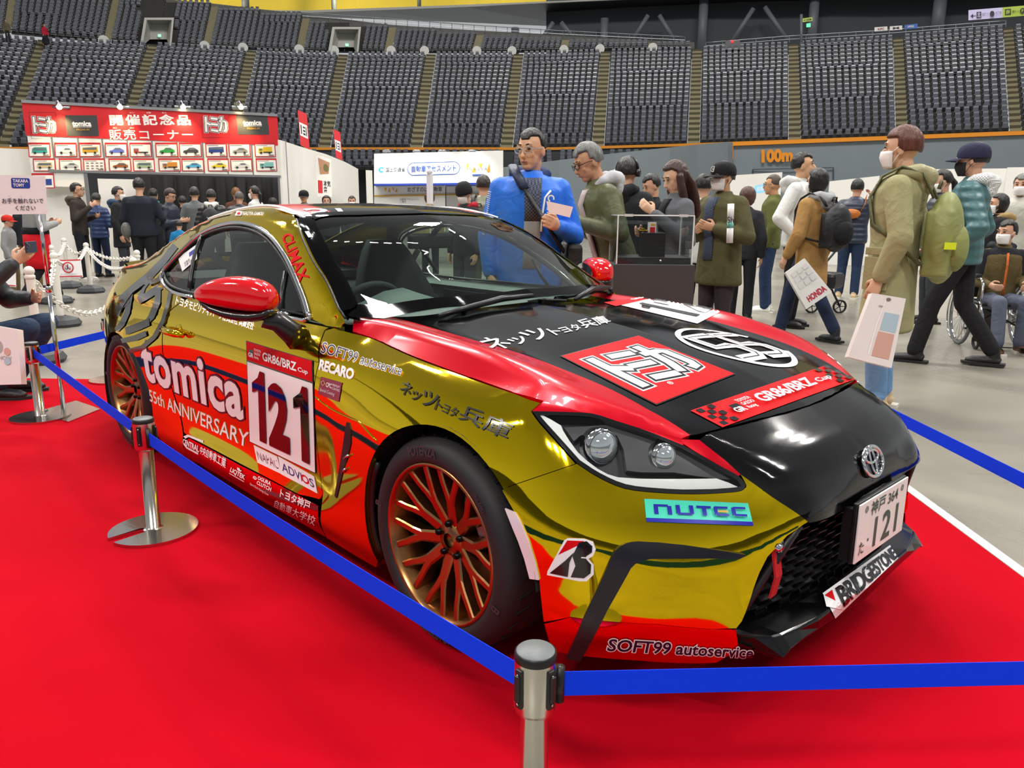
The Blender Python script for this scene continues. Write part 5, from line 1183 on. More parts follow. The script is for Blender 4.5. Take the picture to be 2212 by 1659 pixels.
# far side of the bowl behind the camera, seen only in the paintwork
def bowl():
    mb=MB(); c0=CP+np.array([math.cos(2.147),math.sin(2.147),0])*-40; n=40; prof=[(70,0),(70,5.),(100,21),(101,24),(120,26)]; V=[]
    for i in range(n+1):
        a=2.147+1.15+(2*PI-2.3)*i/n
        for r,z in prof: V.append((c0[0]+r*math.cos(a),c0[1]+r*math.sin(a),z))
    P=len(prof); mb.add(V,[(i*P+k,(i+1)*P+k,(i+1)*P+k+1,i*P+k+1) for i in range(n) for k in range(P-1)],0); o=mb.build('stand_behind',[mat('seat_plastic_far','666870',rough=.6,noise=.35,nscale=1.2)]); tag(o,kind='structure')
bowl()
# ================================================================ PEOPLE
def remesh(mb,voxel,it=3,fac=.5):
    me=bpy.data.meshes.new('lump'); me.from_pydata(mb.V,[],mb.F); me.update()
    bm=bmesh.new(); bm.from_mesh(me); bmesh.ops.recalc_face_normals(bm,faces=bm.faces[:]); bm.to_mesh(me); bm.free()
    o=bpy.data.objects.new('lump',me); COL.objects.link(o)
    r=o.modifiers.new('r','REMESH'); r.mode='VOXEL'; r.voxel_size=voxel; r.use_smooth_shade=True
    if it: s=o.modifiers.new('s','SMOOTH'); s.factor=fac; s.iterations=it
    dg=bpy.context.evaluated_depsgraph_get(); out=bpy.data.meshes.new_from_object(o.evaluated_get(dg))
    bpy.data.objects.remove(o); bpy.data.meshes.remove(me)
    out.polygons.foreach_set('use_smooth',[True]*len(out.polygons)); return out
def mobj(name,me,m,parent):
    me.name=name; me.materials.clear(); me.materials.append(m); o=bpy.data.objects.new(name,me); return link(o,parent)
def cap_(mb,a,b,r0,r1,n=10,flat=None,up=None):
    """tapered limb with round ends"""
    a,b=Vector(a),Vector(b); d=(b-a).normalized()
    pts=[a-d*r0*.85,a-d*r0*.55,a,a.lerp(b,.5),b,b+d*r1*.55,b+d*r1*.85]; rr=[r0*.45,r0*.82,r0,(r0+r1)/2,r1,r1*.82,r1*.45]
    mb.tube(pts,rr,n,0,flat=flat,up=up)
def skinmat(tone): return mat('skin_'+tone,tone,rough=.5,spec=.4,noise=.06,nscale=25)
def fab(col,kind='cloth'):
    k=kind+'_'+col
    if k in MC: return MC[k]
    if kind=='puffer':
        m=mat(k,col,rough=.42,spec=.5,noise=.08,nscale=8); nt=m.node_tree; b=nt.nodes['Principled BSDF']; tc=nt.nodes.new('ShaderNodeTexCoord'); w=nt.nodes.new('ShaderNodeTexWave'); w.bands_direction='Z'; w.inputs['Scale'].default_value=4.2; w.inputs['Distortion'].default_value=1.1; w.inputs['Detail'].default_value=1
        bp=nt.nodes.new('ShaderNodeBump'); bp.inputs['Strength'].default_value=.6; bp.inputs['Distance'].default_value=.014; nt.links.new(tc.outputs['Object'],w.inputs['Vector']); nt.links.new(w.outputs['Fac'],bp.inputs['Height']); nt.links.new(bp.outputs['Normal'],b.inputs['Normal']); return m
    if kind=='check':
        m=mat(k,col,rough=.8); nt=m.node_tree; b=nt.nodes['Principled BSDF']; tc=nt.nodes.new('ShaderNodeTexCoord'); ck=nt.nodes.new('ShaderNodeTexChecker'); ck.inputs['Scale'].default_value=95; c=lin(col); ck.inputs[1].default_value=(*c,1); ck.inputs[2].default_value=(*[min(1,v*3.2+.03) for v in c],1)
        nt.links.new(tc.outputs['Object'],ck.inputs[0]); nt.links.new(ck.outputs[0],b.inputs['Base Color']); return m
    m=mat(k,col,rough=.82,spec=.25,noise=.10,nscale=14); nt=m.node_tree; b=nt.nodes['Principled BSDF']; tc=nt.nodes.new('ShaderNodeTexCoord'); nz=nt.nodes.new('ShaderNodeTexNoise'); nz.inputs['Scale'].default_value=7 if kind!='knit' else 60; nz.inputs['Detail'].default_value=3; nz.inputs['Distortion'].default_value=1.6
    bp=nt.nodes.new('ShaderNodeBump'); bp.inputs['Strength'].default_value=.55; bp.inputs['Distance'].default_value=.02 if kind!='knit' else .004; nt.links.new(tc.outputs['Object'],nz.inputs['Vector']); nt.links.new(nz.outputs['Fac'],bp.inputs['Height']); nt.links.new(bp.outputs['Normal'],b.inputs['Normal'])
    if kind=='shell': b.inputs['Roughness'].default_value=.5; b.inputs['Specular IOR Level'].default_value=.45
    return m
def hairmat(col):
    m=mat('hair_'+col,col,rough=.42,spec=.5); 
    if not m.get('done'):
        nt=m.node_tree; b=nt.nodes['Principled BSDF']; tc=nt.nodes.new('ShaderNodeTexCoord'); mp=nt.nodes.new('ShaderNodeMapping'); mp.inputs['Scale'].default_value=(70,70,9); nz=nt.nodes.new('ShaderNodeTexNoise'); nz.inputs['Scale'].default_value=1.; nz.inputs['Detail'].default_value=4; bp=nt.nodes.new('ShaderNodeBump'); bp.inputs['Strength'].default_value=.9; bp.inputs['Distance'].default_value=.012
        nt.links.new(tc.outputs['Object'],mp.inputs[0]); nt.links.new(mp.outputs[0],nz.inputs['Vector']); nt.links.new(nz.outputs['Fac'],bp.inputs['Height']); nt.links.new(bp.outputs['Normal'],b.inputs['Normal'])
        c=lin(col); mx=nt.nodes.new('ShaderNodeMix'); mx.data_type='RGBA'; mx.inputs[6].default_value=(*[v*.45 for v in c],1); mx.inputs[7].default_value=(*[min(1,v*1.5) for v in c],1); nt.links.new(nz.outputs['Fac'],mx.inputs[0]); nt.links.new(mx.outputs[2],b.inputs['Base Color']); m['done']=1
    return m
ARM={ # elbow and wrist relative to the shoulder (x forward, y outward, z up), metres at 1.70 m
 'down':((-.03,.07,-.28),(.05,.06,-.52)),'belly':((-.02,.11,-.28),(.17,-.07,-.26)),'hold':((.0,.09,-.28),(.24,-.04,-.22)),'phone':((.02,.10,-.27),(.25,-.06,-.05)),
 'raise':((.12,.16,-.14),(.20,.02,.10)),'pocket':((-.10,.12,-.27),(.08,.07,-.45)),'lap':((.04,.06,-.27),(.24,.0,-.30)),'reach':((.16,.08,-.22),(.40,.02,-.18)),'back':((-.08,.06,-.27),(-.06,.06,-.52))}
def hand(mb,w,d,palm,side,s=1.,curl=.5,spread=0.):
    """five separate fingers: w wrist, d direction of the forearm, palm = palm normal"""
    d=Vector(d).normalized(); palm=Vector(palm); palm=(palm-d*palm.dot(d)).normalized(); r=d.cross(palm)*side
    w=Vector(w); 
    def P(x,y,z): return w+d*x*s+r*y*s+palm*z*s
    mb.tube([P(-.01,0,0),P(.02,0,0),P(.055,0,.003),P(.085,.0,.006),P(.095,0,.008)],[.024*s,.030*s,.038*s,.040*s,.030*s],10,0,flat=(1,.48),up=palm)
    for k,(y,l) in enumerate(((-.030,.072),(-.010,.080),(.011,.075),(.031,.058))):
        a=.25+curl*.9; p=P(.088,y,.006); q=p; rr=.0092*s if k<3 else .0080*s; ang=0; pts=[P(.07,y*.9,.004)]
        for j,f in enumerate((.45,.32,.25)):
            ang+=curl*(.7,.8,.6)[j]; q=q+(d*math.cos(ang)+palm*math.sin(ang))*l*f*s; pts.append(q)
        mb.tube([pts[0],p]+pts[1:],[rr,rr*1.05,rr,rr*.93,rr*.75],7)
    t0=P(.018,-.026,.008); t1=P(.048,-.052,.020+.012*curl); t2=P(.072,-.056+.014*curl,.034+.016*curl); t3=P(.092,-.05+.024*curl,.044+.016*curl)
    mb.tube([t0,t1,t2,t3],[.013*s,.0115*s,.010*s,.0075*s],7)
def person(loc,yaw,H=1.70,skin='C99A7E',top=('33363C','cloth'),bottom='24262B',hair=('16130F','short'),shoes='1A1A1C',arms=('down','down'),turn=0.,nod=0.,lean=0.,label='',inner=None,build=1.,style='jacket',hem=.80,mask=None,glasses=None,cap=None,hood=None,voxel=.014,legs='stand',collar=True,extra=None,curl=(.5,.5),group=None,beard=False,wrists=None):
    k=H/1.70; root=empty('person',tuple(loc),yaw,label,'person',group)
    Vv=lambda x,y,z: Vector((x,y,z))*k
    hipz=.90; seat=0.
    if legs=='sit': hipz=.50
    if legs=='crouch': hipz=.38
    L=Matrix.Rotation(lean,3,'Y')
    def up(p):  # upper body leans about the hip
        h=Vv(0,0,hipz); return h+L@(Vector(p)-h)
    b=build; dz=hipz-.90
    U=lambda x,y,z: up(Vv(x,y,z+dz))
    # legs
    leg=[]
    for s in (1,-1):
        hip=Vv(0,s*.088,hipz-.02)
        if legs=='stand': kn=Vv(.025,s*.098,.475); an=Vv(-.01,s*.105,.075)
        elif legs=='walk': kn=Vv(.10*s+.06,s*.088,.485); an=Vv(.26*s-.02,s*.09,.085+(.03 if s<0 else 0))
        elif legs=='sit': kn=Vv(.44,s*.12,.50); an=Vv(.42 if s>0 else .52,s*.12,.085)
        elif legs=='crouch': kn=Vv(.40,s*.13,.47); an=Vv(.16,s*.12,.085)
        leg.append((s,hip,kn,an))
    sh={s:U(-.005,s*(.158*b+.005),1.352) for s in (1,-1)}
    arm={}
    for i,s in ((0,1),(1,-1)):
        e,w_=ARM[arms[i]] if isinstance(arms[i],str) else arms[i]
        E=sh[s]+(L@Vv(e[0],e[1]*s,e[2])); Wr=sh[s]+(L@Vv(w_[0],w_[1]*s,w_[2])); arm[s]=(E,Wr)
    hc=U(.024,0,1.580); nb=U(-.012,0,1.43)
    HR=L@Matrix.Rotation(turn,3,'Z')@Matrix.Rotation(nod,3,'Y')
    Hd=lambda x,y,z: hc+HR@(Vector((x,y,z))*k)
    # ---- body: one continuous surface
    mb=MB()
    for s,hip,kn,an in leg:
        cap_(mb,hip,kn,.072*k,.05*k); cap_(mb,kn,an,.048*k,.034*k); zf=max(.036*k,an.z-.085*k) if legs=='sit' else .036*k; cap_(mb,an,Vector((an.x,an.y,zf+.01*k)),.032*k,.028*k); cap_(mb,Vector((an.x-.03*k,an.y,zf)),Vector((an.x+.12*k,an.y+.01*s*k,zf-.006*k)),.024*k,.020*k)
    mb.tube([U(0,0,.84),U(0,0,.90),U(.0,0,1.05),U(.01,0,1.22),U(0,0,1.34),U(-.005,0,1.41),U(-.01,0,1.44)],[.09*k*b,.135*k*b,.12*k*b,.145*k*b,.15*k*b,.10*k,.06*k],14,0,flat=(1,.66),up=(1,0,0))
    for s in (1,-1):
        E,Wr=arm[s]; cap_(mb,sh[s],E,.045*k,.036*k); cap_(mb,E,Wr,.036*k,.025*k)
    mb.tube([nb-Vv(0,0,.04),nb,Hd(-.02,0,-.07),Hd(-.015,0,-.03)],[.062*k,.054*k,.052*k,.05*k],12)
    mb.sphere(Hd(-.008,0,.018),.1*k,0,20,(.93,.76,1.0),HR); mb.sphere(Hd(.024,0,-.045),.072*k,0,16,(.86,.83,1.0),HR); mb.sphere(Hd(.05,0,-.092),.032*k,0,12,(1.,1.1,.8),HR)
    mb.tube([Hd(.078,0,.012),Hd(.094,0,-.012),Hd(.104,0,-.034),Hd(.09,0,-.042)],[.008*k,.011*k,.0145*k,.011*k],8)
    mb.sphere(Hd(.082,0,-.064),.016*k,0,10,(.7,1.35,.55),HR)
    for s in (1,-1):
        mb.sphere(Hd(-.012,s*.077,-.012),.028*k,0,10,(.75,.32,1.15),HR); mb.sphere(Hd(.06,s*.034,-.028),.026*k,0,8,(.6,.9,.9),HR); mb.sphere(Hd(.08,s*.032,.03),.018*k,0,8,(.5,1.5,.5),HR)
        E,Wr=arm[s]; d=(Wr-E).normalized()
        pal=Vector((0,-s,0)) if abs(d.y)<.75 else Vector((0,0,-1))
        if d.z>-.5: pal=Vector((-.2,-s*.9,.3))
        if wrists and wrists.get(s): pal=Vector(wrists[s])
        hand(mb,Wr,d,pal,s,k*1.0,curl[0 if s>0 else 1])
    me=remesh(mb,voxel*.62*k if voxel<.012 else voxel*.75,2,.4); body=mobj('body',me,skinmat(skin),root)
    # eyes, brows, lips
    if abs(turn)<9:
        mb=MB()
        for s in (1,-1):
            mb.sphere(Hd(.083,s*.033,.008),.0105*k,0,8,(.6,1.25,.55),HR); mb.tube([Hd(.0885,s*.016,.033),Hd(.087,s*.034,.0365),Hd(.076,s*.052,.031)],.0034*k,5)
        mb.build('eyes',[mat('eye_dark','16110E',rough=.25)],root)
        if not mask:
            mb=MB(); mb.tube([Hd(.088,-.021,-.064),Hd(.0945,0,-.062),Hd(.088,.021,-.064)],[.003*k,.0055*k,.003*k],6); mb.build('lips',[mat('lip','9C5B50',rough=.5)],root)
    # ---- hair
    hcname,hs=hair; hm=hairmat(hcname)
    if hs!='none':
        mb=MB(); V=[];F=[]; n=28; m_=16
        R0=.112 if hs!='buzz' else .106
        for i in range(m_+1):
            th=PI*i/m_
            for j in range(n):
                ph=2*PI*j/n; x=math.sin(th)*math.cos(ph); y=math.sin(th)*math.sin(ph); z=math.cos(th); V.append((x,y,z))
        lim={'short':-.42,'buzz':-.36,'bob':-1.0,'long':-1.,'tail':-.45,'messy':-.52}.get(hs,-.42)
        P3=[];keep=[]
        rnd=random.Random(hash(label)%9999)
        for x,y,z in V:
            front=x>.30 and z<.52-.25*(1-abs(y))*(0 if hs in('bob','long','messy') else 1)
            side=(x>.02 and z<(-.02 if hs in('short','buzz','tail') else -.4))
            if hs in('bob','long'): front=x>.42 and z<.45; side=False
            k_=not(front or side or z<lim)
            if hs=='messy': k_=not((x>.40 and z<.30) or (x>.1 and z<-.25) or z<lim)
            keep.append(k_); rr=R0*(1+ (rnd.uniform(-.02,.05) if hs!='buzz' else 0))
            zz=z
            if hs in('bob',) and z<-.1: zz=z*1.25; 
            P3.append((x*rr*.96-.012,y*rr*(.80 if hs!='bob' else .92),zz*rr*1.03+.022))
        for i in range(m_):
            for j in range(n):
                q=(i*n+j,(i+1)*n+j,(i+1)*n+(j+1)%n,i*n+(j+1)%n)
                if all(keep[t] for t in q): F.append(q)
        used=sorted({t for f in F for t in f}); ix={t:u for u,t in enumerate(used)}
        vo=[Hd(*P3[t]) for t in used]; vi=[Hd(P3[t][0]*.78,P3[t][1]*.78,P3[t][2]*.78+.004) for t in used]; N_=len(used)
        f1=[tuple(ix[t] for t in f) for f in F]; cnt={}
        for f in f1:
            for a in range(4): cnt[(f[a],f[(a+1)%4])]=1
        ff=f1+[tuple(N_+t for t in f[::-1]) for f in f1]+[(b_,a,N_+a,N_+b_) for (a,b_) in cnt if (b_,a) not in cnt]
        mb.add(vo+vi,ff,0,True)
        if hs=='long':
            mb.tube([Hd(-.07,0,.02),Hd(-.095,0,-.09),Hd(-.085,0,-.2),Hd(-.07,0,-.32),Hd(-.06,0,-.37)],[.085*k,.10*k,.105*k,.095*k,.05*k],12,0,flat=(1,.42),up=(1,0,0))
            for s in (1,-1): mb.tube([Hd(.0,s*.085,.02),Hd(.02,s*.095,-.10),Hd(.03,s*.09,-.22),Hd(.03,s*.08,-.3)],[.03*k,.036*k,.034*k,.012*k],8)
        if hs=='tail': mb.tube([Hd(-.10,0,.02),Hd(-.135,0,-.03),Hd(-.13,0,-.14),Hd(-.11,0,-.24)],[.03*k,.034*k,.03*k,.012*k],9)
        o=mobj('hair',remesh(mb,.009*k,1),hm,root)
        if hs in('short','messy','bob'):
            pass
    # ---- trousers
    mb=MB()
    for s,hip,kn,an in leg:
        cap_(mb,hip,kn,.094*k*b,.072*k); cap_(mb,kn,an+Vv(0,0,.02),.07*k,.064*k)
    mb.tube([Vv(0,0,hipz-.08),Vv(0,0,hipz),U(0,0,1.0),U(0,0,1.06)],[.10*k*b,.165*k*b,.155*k*b,.14*k*b],14,0,flat=(1,.70),up=(1,0,0))
    mobj('trousers',remesh(mb,max(voxel,.013),3),fab(bottom),root)
    # ---- shoes
    for s,hip,kn,an in leg:
        mb=MB(); fwd=Vector((1,.12*s,0)); q=an-Vv(0,0,.0)
        z0=min(an.z,.11*k)
        pts=[q+Vector((-.07*k,0,-z0+.035*k)),q+Vector((-.03*k,0,-z0+.05*k)),q+Vector((.06*k,.005*s,-z0+.042*k)),q+Vector((.13*k,.012*s,-z0+.034*k)),q+Vector((.175*k,.014*s,-z0+.028*k))]
        mb.tube(pts,[.036*k,.046*k,.044*k,.044*k,.026*k],10,0,flat=(1,.78),up=(0,0,1)); mb.tube([q+Vv(-.02,0,.04),q+Vv(-.02,0,-.03)],[.044*k,.046*k],10)
        so=mobj('shoe',remesh(mb,.011,2),mat('shoe_'+shoes,shoes,rough=.5,noise=.05),root)
        sb=MB(); sb.prism([( (x)*k,y*k) for x,y in ((-.105,-.038),(.06,-.05),(.15,-.048),(.205,-.01),(.19,.035),(.12,.055),(.0,.045),(-.1,.038))],0,.022*k); zz=max(0,q.z-.105*k)
        sb.V=[(x+q.x,y*(1 if s>0 else 1)+q.y,z+zz) for x,y,z in sb.V]; sb.build('shoe_sole',[mat('sole_'+('light' if shoes in('E8E6E0','5A3A22','C9B08A') else 'dark'),'DAD6CC' if shoes in('E8E6E0','C9B08A') else '1C1A19',rough=.7)],so)
    # ---- jacket / coat
    tcol,tk=top; mb=MB(); ex={'puffer':.030,'shell':.020,'coat':.028,'cloth':.014,'knit':.014}.get(tk,.014)*k
    hz=hem+dz if legs!='sit' else hem-.0+dz*.9
    fl=1.0 if hem>.7 else 1.08
    mb.tube([U(0,0,hem),U(0,0,hem+.02),U(0,0,(hem+1.02)/2),U(0,0,1.05),U(.008,0,1.22),U(0,0,1.33),U(-.004,0,1.395),U(-.01,0,1.44)],[(.150*b*k+ex)*fl,(.165*b*k+ex)*fl,.165*b*k+ex,.150*b*k+ex,.168*b*k+ex,.172*b*k+ex,.130*b*k+ex,.078*k+ex*.4],18,0,flat=(1,.70),up=(1,0,0))
    for s in (1,-1):
        E,Wr=arm[s]; cap_(mb,sh[s]-Vv(0,s*.012,0),E,.062*k+ex*.7,.052*k+ex*.6); cap_(mb,nb+Vv(0,s*.03,-.045),sh[s],.052*k+ex*.3,.058*k+ex*.6); d=(Wr-E).normalized(); cap_(mb,E,Wr-d*.022*k,.054*k+ex*.7,.040*k+ex*.45)
    if collar: mb.tube([nb-Vv(0,0,.045),nb+Vv(.004,0,.0),nb+L@Vv(.006,0,.035)],[.092*k,.080*k,.072*k],14)
    vx=max(voxel,.012)
    jk=mobj({'cloth':'sweater','knit':'sweater','puffer':'down_jacket','shell':'jacket','coat':'coat'}.get(tk,'jacket'),remesh(mb,vx,4),fab(tcol,tk),root)
    if hood:
        mb=MB(); mb.tube([nb+L@Vv(.055,.055,-.02),nb+L@Vv(.0,.10,.01),nb+L@Vv(-.075,.085,.015),nb+L@Vv(-.12,.03,-.015),nb+L@Vv(-.12,-.03,-.015),nb+L@Vv(-.075,-.085,.015),nb+L@Vv(0,-.10,.01),nb+L@Vv(.055,-.055,-.02)],[.022*k,.034*k,.05*k,.062*k,.062*k,.05*k,.034*k,.022*k],10); mb.sphere(nb+L@Vv(-.11,0,-.06),.085*k,0,12,(.62,1.0,.85)); mobj('hood',remesh(mb,.012,3),fab(*hood),root)
    if inner:
        mb=MB(); 
        V=[];F=[]; zs=[1.415,1.38,1.33,1.25,1.16,1.06,.97,.88]; ws=[.062,.058,.052,.048,.048,.05,.052,.055]
        for z,w in zip(zs,ws):
            rr=float(np.interp(z,[.80,1.05,1.22,1.33,1.395,1.44],[.165,.150,.168,.172,.130,.078]))*b*k+ex*(1 if z<1.38 else .6)
            for t in (-1,-.5,0,.5,1): V.append(U(0,0,z)+L@Vector((.70*math.sqrt(max(.05,1-(t*w*k/rr)**2))*rr+.010+(.004 if z>1.0 else 0),t*w*k,0)))
        for i in range(len(zs)-1):
            for j in range(4): F.append((i*5+j,i*5+j+1,(i+1)*5+j+1,(i+1)*5+j))
        I2=inner if isinstance(inner[0],tuple) else (inner,inner)
        mb.add(V[:25],F[:16],0,True); o=mb.build('shirt_front',[fab(*I2[0])],root); md=o.modifiers.new('t','SOLIDIFY'); md.thickness=.010
        mb=MB(); mb.add([V[i] for i in range(20,40)],[tuple(i-20 for i in f) for f in F[16:]],0,True); o=mb.build('vest_front',[fab(*I2[1])],root); md=o.modifiers.new('t','SOLIDIFY'); md.thickness=.010
    # ---- face things
    if mask:
        mb=MB(); V=[];F=[]; nx,ny=9,7
        for i in range(ny):
            for j in range(nx):
                a=(j/(nx-1)-.5)*2*1.25; z=-.014-.098*i/(ny-1); t_=i/(ny-1); R=.090+.020*max(0,math.cos(a*1.5))*(1-abs(t_-.30)*1.1)-.030*max(0,t_-.45); V.append(Hd(math.cos(a)*R*.98+.004,math.sin(a)*R*.76,z))
        for i in range(ny-1):
            for j in range(nx-1): F.append((i*nx+j,i*nx+j+1,(i+1)*nx+j+1,(i+1)*nx+j))
        mb.add(V,F,0,True); o=mb.build('face_mask',[mat('mask_'+mask,mask,rough=.8)],root); md=o.modifiers.new('t','SOLIDIFY'); md.thickness=.004; md.offset=1
        for s in (1,-1): mb=MB(); mb.tube([Hd(.032,s*.078,-.02),Hd(-.005,s*.085,.012),Hd(-.03,s*.083,-.01),Hd(.0,s*.083,-.04),Hd(.028,s*.076,-.09)],.0022*k,5); mb.build('mask_loop',[mat('mask_'+mask)],root)
    if glasses:
        mb=MB()
        for s in (1,-1):
            mb.tube([Hd(.104-.012*abs(math.cos(a))*(1 if math.cos(a)*s>0 else .2),s*.034+.026*math.cos(a),.004+.019*math.sin(a)) for a in np.linspace(0,2*PI,17)[:-1]],.0024*k,5,closed=True); mb.tube([Hd(.090,s*.060,.008),Hd(.04,s*.078,.010),Hd(-.02,s*.081,.004)],.0022*k,5)
        mb.tube([Hd(.104,-.009,.008),Hd(.106,0,.011),Hd(.104,.009,.008)],.002*k,5); mb.build('glasses',[mat('frame_'+glasses,glasses,rough=.25,metal=.3)],root)
    if cap:
        cc,ck=cap; mb=MB(); R0=.118
        if ck in('cap','bucket'):
            V=[];F=[]; n=24; rows=[(1.02,.012),(1.03,.045),(.98,.08),(.80,.112),(.48,.13),(.02,.137)]
            for r,z in rows:
                for j in range(n): a=2*PI*j/n; V.append(Hd(r*R0*.97*math.cos(a)-.008,r*R0*.84*math.sin(a),z))
            for i in range(len(rows)-1):
                for j in range(n): F.append((i*n+j,i*n+(j+1)%n,(i+1)*n+(j+1)%n,(i+1)*n+j))
            mb.add(V,F,0,True)
            if ck=='cap':
                V=[];F=[]; m_=11
                for i in range(m_):
                    a=(i/(m_-1)-.5)*2.1
                    for r,z in ((R0*.95,.020),(R0*.95+.085*math.cos(a*.72),.004-.012*abs(math.sin(a)))): V.append(Hd(r*math.cos(a)-.004,R0*.84/R0/.95*r*math.sin(a)*.98 if r<R0 else r*math.sin(a)*.70,z))
                for i in range(m_-1): F.append((2*i,2*i+1,2*i+3,2*i+2))
                o2=len(mb.V); mb.add(V,F,0,True)
            else:
                V=[];F=[]
                for j in range(n):
                    a=2*PI*j/n
                    for r,z in ((R0,.03),(R0+.055,-.005)): V.append(Hd(r*.97*math.cos(a),r*.86*math.sin(a),z))
                for j in range(n): F.append((2*j,2*j+1,2*((j+1)%n)+1,2*((j+1)%n)))
                mb.add(V,F,0,True)
        else:   # knitted hat
            n=20; V=[];F=[]; rows=[(1.03,.0),(1.06,.035),(1.02,.075),(.86,.115),(.55,.145),(.05,.158)]
            for r,z in rows:
                for j in range(n): a=2*PI*j/n; V.append(Hd(r*R0*.97*math.cos(a)-.010,r*R0*.84*math.sin(a),z))
            for i in range(len(rows)-1):
                for j in range(n): F.append((i*n+j,i*n+(j+1)%n,(i+1)*n+(j+1)%n,(i+1)*n+j))
            mb.add(V,F,0,True)
        o=mb.build('knitted_hat' if ck=='beanie' else 'cap',[fab(cc,'knit' if ck=='beanie' else 'cloth')],root); md=o.modifiers.new('t','SOLIDIFY'); md.thickness=.005
        if ck=='cap': md2=o.modifiers.new('s','SUBSURF'); md2.levels=1; md2.render_levels=1
    return dict(root=root,Hd=Hd,U=U,arm=arm,sh=sh,nb=nb,L=L,k=k,loc=Vector(loc),yaw=yaw,hc=hc)
def place(px,py,H,to_top=True):
    """ground point under someone of height H whose crown shows at a pixel"""
    d=ray(px,py); t=(H-CP[2])/d[2]; p=CP+d*t; return np.array([p[0],p[1],0.])
def facing(loc,deg):
    """world heading: 0 faces the camera, 90 faces image right, -90 image left, 180 away"""
    a=math.atan2(CP[1]-loc[1],CP[0]-loc[0]); return a+math.radians(deg)
def wpt(P,p): 
    """person-local point to world"""
    return P['loc']+Matrix.Rotation(P['yaw'],3,'Z')@Vector(p)
def on(P,o):
    o.location=P['loc']; o.rotation_euler=(0,0,P['yaw']); return o
def backpack(P,col,label,sz=(.16,.30,.46),z=1.20,strap=None,hem=0):
    """carried thing: stays a thing of its own, standing against the wearer's back"""
    r=empty('backpack',tuple(P['loc']),P['yaw'],label,'backpack'); U=P['U']; k=P['k']; mb=MB(); d,w,h=sz; c0=U(-.16-d*.5,0,z)
    mb.sphere(c0-Vector((0,0,h*.06))*k,1.,0,20,(d*.55*k,w*.54*k,h*.50*k)); mb.box(c0-Vector((-.02,0,h*.12))*k,(d*.75*k,w*.85*k,h*.70*k),0)
    mobj('pack_body',remesh(mb,.013,4),fab(col,'shell'),r)
    mb=MB(); mb.sphere(c0+Vector((-d*.38,0,-h*.16))*k,1.,0,16,(d*.35*k,w*.42*k,h*.26*k)); mobj('front_pocket',remesh(mb,.012,3),fab(col,'cloth'),r)
    for s in (1,-1):
        sh=P['sh'][s]; mb=MB(); a=U(-.17,s*.085,1.36)
        mb.tube([U(-.19,s*.09,z+h*.36),U(-.12,s*.095,1.435),U(-.01,s*.115,1.475),U(.09,s*.118,1.42),U(.145,s*.125,1.30),U(.11,s*.165,1.14),U(-.03,s*.20,1.04),U(-.17,s*.14,z-h*.34)],1.,6,0,flat=(.027*k,.009*k),up=(0,0,1)); mb.build('strap',[fab(strap or col,'shell')],r)
    mb=MB(); mb.tube([U(-.2,-.03,z+h*.46),U(-.21,-.025,z+h*.54),U(-.21,.025,z+h*.54),U(-.2,.03,z+h*.46)],.008*k,6); mb.build('carry_loop',[fab(strap or col,'shell')],r)
    return r
# ---------------------------------------------------------------- who stands where
def hy(px): return H/2-FPX*math.tan(PITCH)+.00892*(px-W/2)
def stand(px,py,depth):
    d=ray(px,hy(px)); p=CP+d*depth; D=math.hypot(*(p-CP)[:2]); d2=ray(px,py); z=CP[2]+d2[2]*D/math.hypot(d2[0],d2[1]); return np.array([p[0],p[1],0.]),z
PP={}
def folk(key,px,py,depth,deg,label,hadd=0.,**kw):
    loc,z=stand(px,py,depth); kw.setdefault('H',z+hadd); kw['H']=max(.9,kw['H']); P=person(loc,facing(loc,deg),label=label,**kw); PP[key]=P; return P
G7='folk'
# --- by the car
folk('blue',1145,280,4.85,5,'person in a bright blue zip jacket and glasses looking left behind the car roof',top=('1B6CE0','shell'),bottom='5A5A58',hair=('14110F','buzz'),arms=('hold','down'),turn=-.62,nod=.10,build=1.16,inner=(('2B3040','check'),('8C8884','knit')),glasses='B0B4B8',hood=('2C3A66','cloth'),voxel=.010,hem=.74,skin='D0A080')
folk('bomber',1335,333,5.4,-72,'person in an olive bomber jacket and grey hood bending to read a leaflet',hadd=.10,top=('565A36','shell'),bottom='1E2436',hair=('6E6E6C','short'),arms=((( .02,.10,-.26),(.27,-.07,-.10)),((.04,.10,-.26),(.29,-.05,-.08))),lean=.30,nod=.10,turn=.12,build=1.08,glasses='121212',hood=('BEBEC2','cloth'),inner=('B7A9A6','cloth'),voxel=.010,skin='C08E6C',hem=.84)
folk('dark_hood',1350,342,6.6,160,'person in a black hooded jacket with headphones, back turned, behind the glass case',top=('26272A','coat'),bottom='2A2A2E',hair=('1B1817','short'),arms=('hold','hold'),hood=('1E1F22','cloth'),build=1.1,hem=.72)
folk('head_gap',1408,378,8.2,-60,'dark haired person bowing between the black hooded jacket and the long haired woman',top=('1C1D20','cloth'),hair=('141210','short'),nod=.35,arms=('hold','hold'))
folk('longhair',1460,350,5.9,-62,'person with long brown hair and a grey cardigan over a black top',top=('63656A','knit'),bottom='2A2B30',hair=('3A211A','long'),arms=('phone','hold'),nod=.40,inner=('18191D','cloth'),voxel=.012,skin='D6AC8E',hem=.66,build=.95)
folk('whiteback',1515,378,7.6,165,'dark haired person in a white jacket half hidden behind the capped man',top=('CFCFCC','cloth'),hair=('131110','short'),build=1.05)
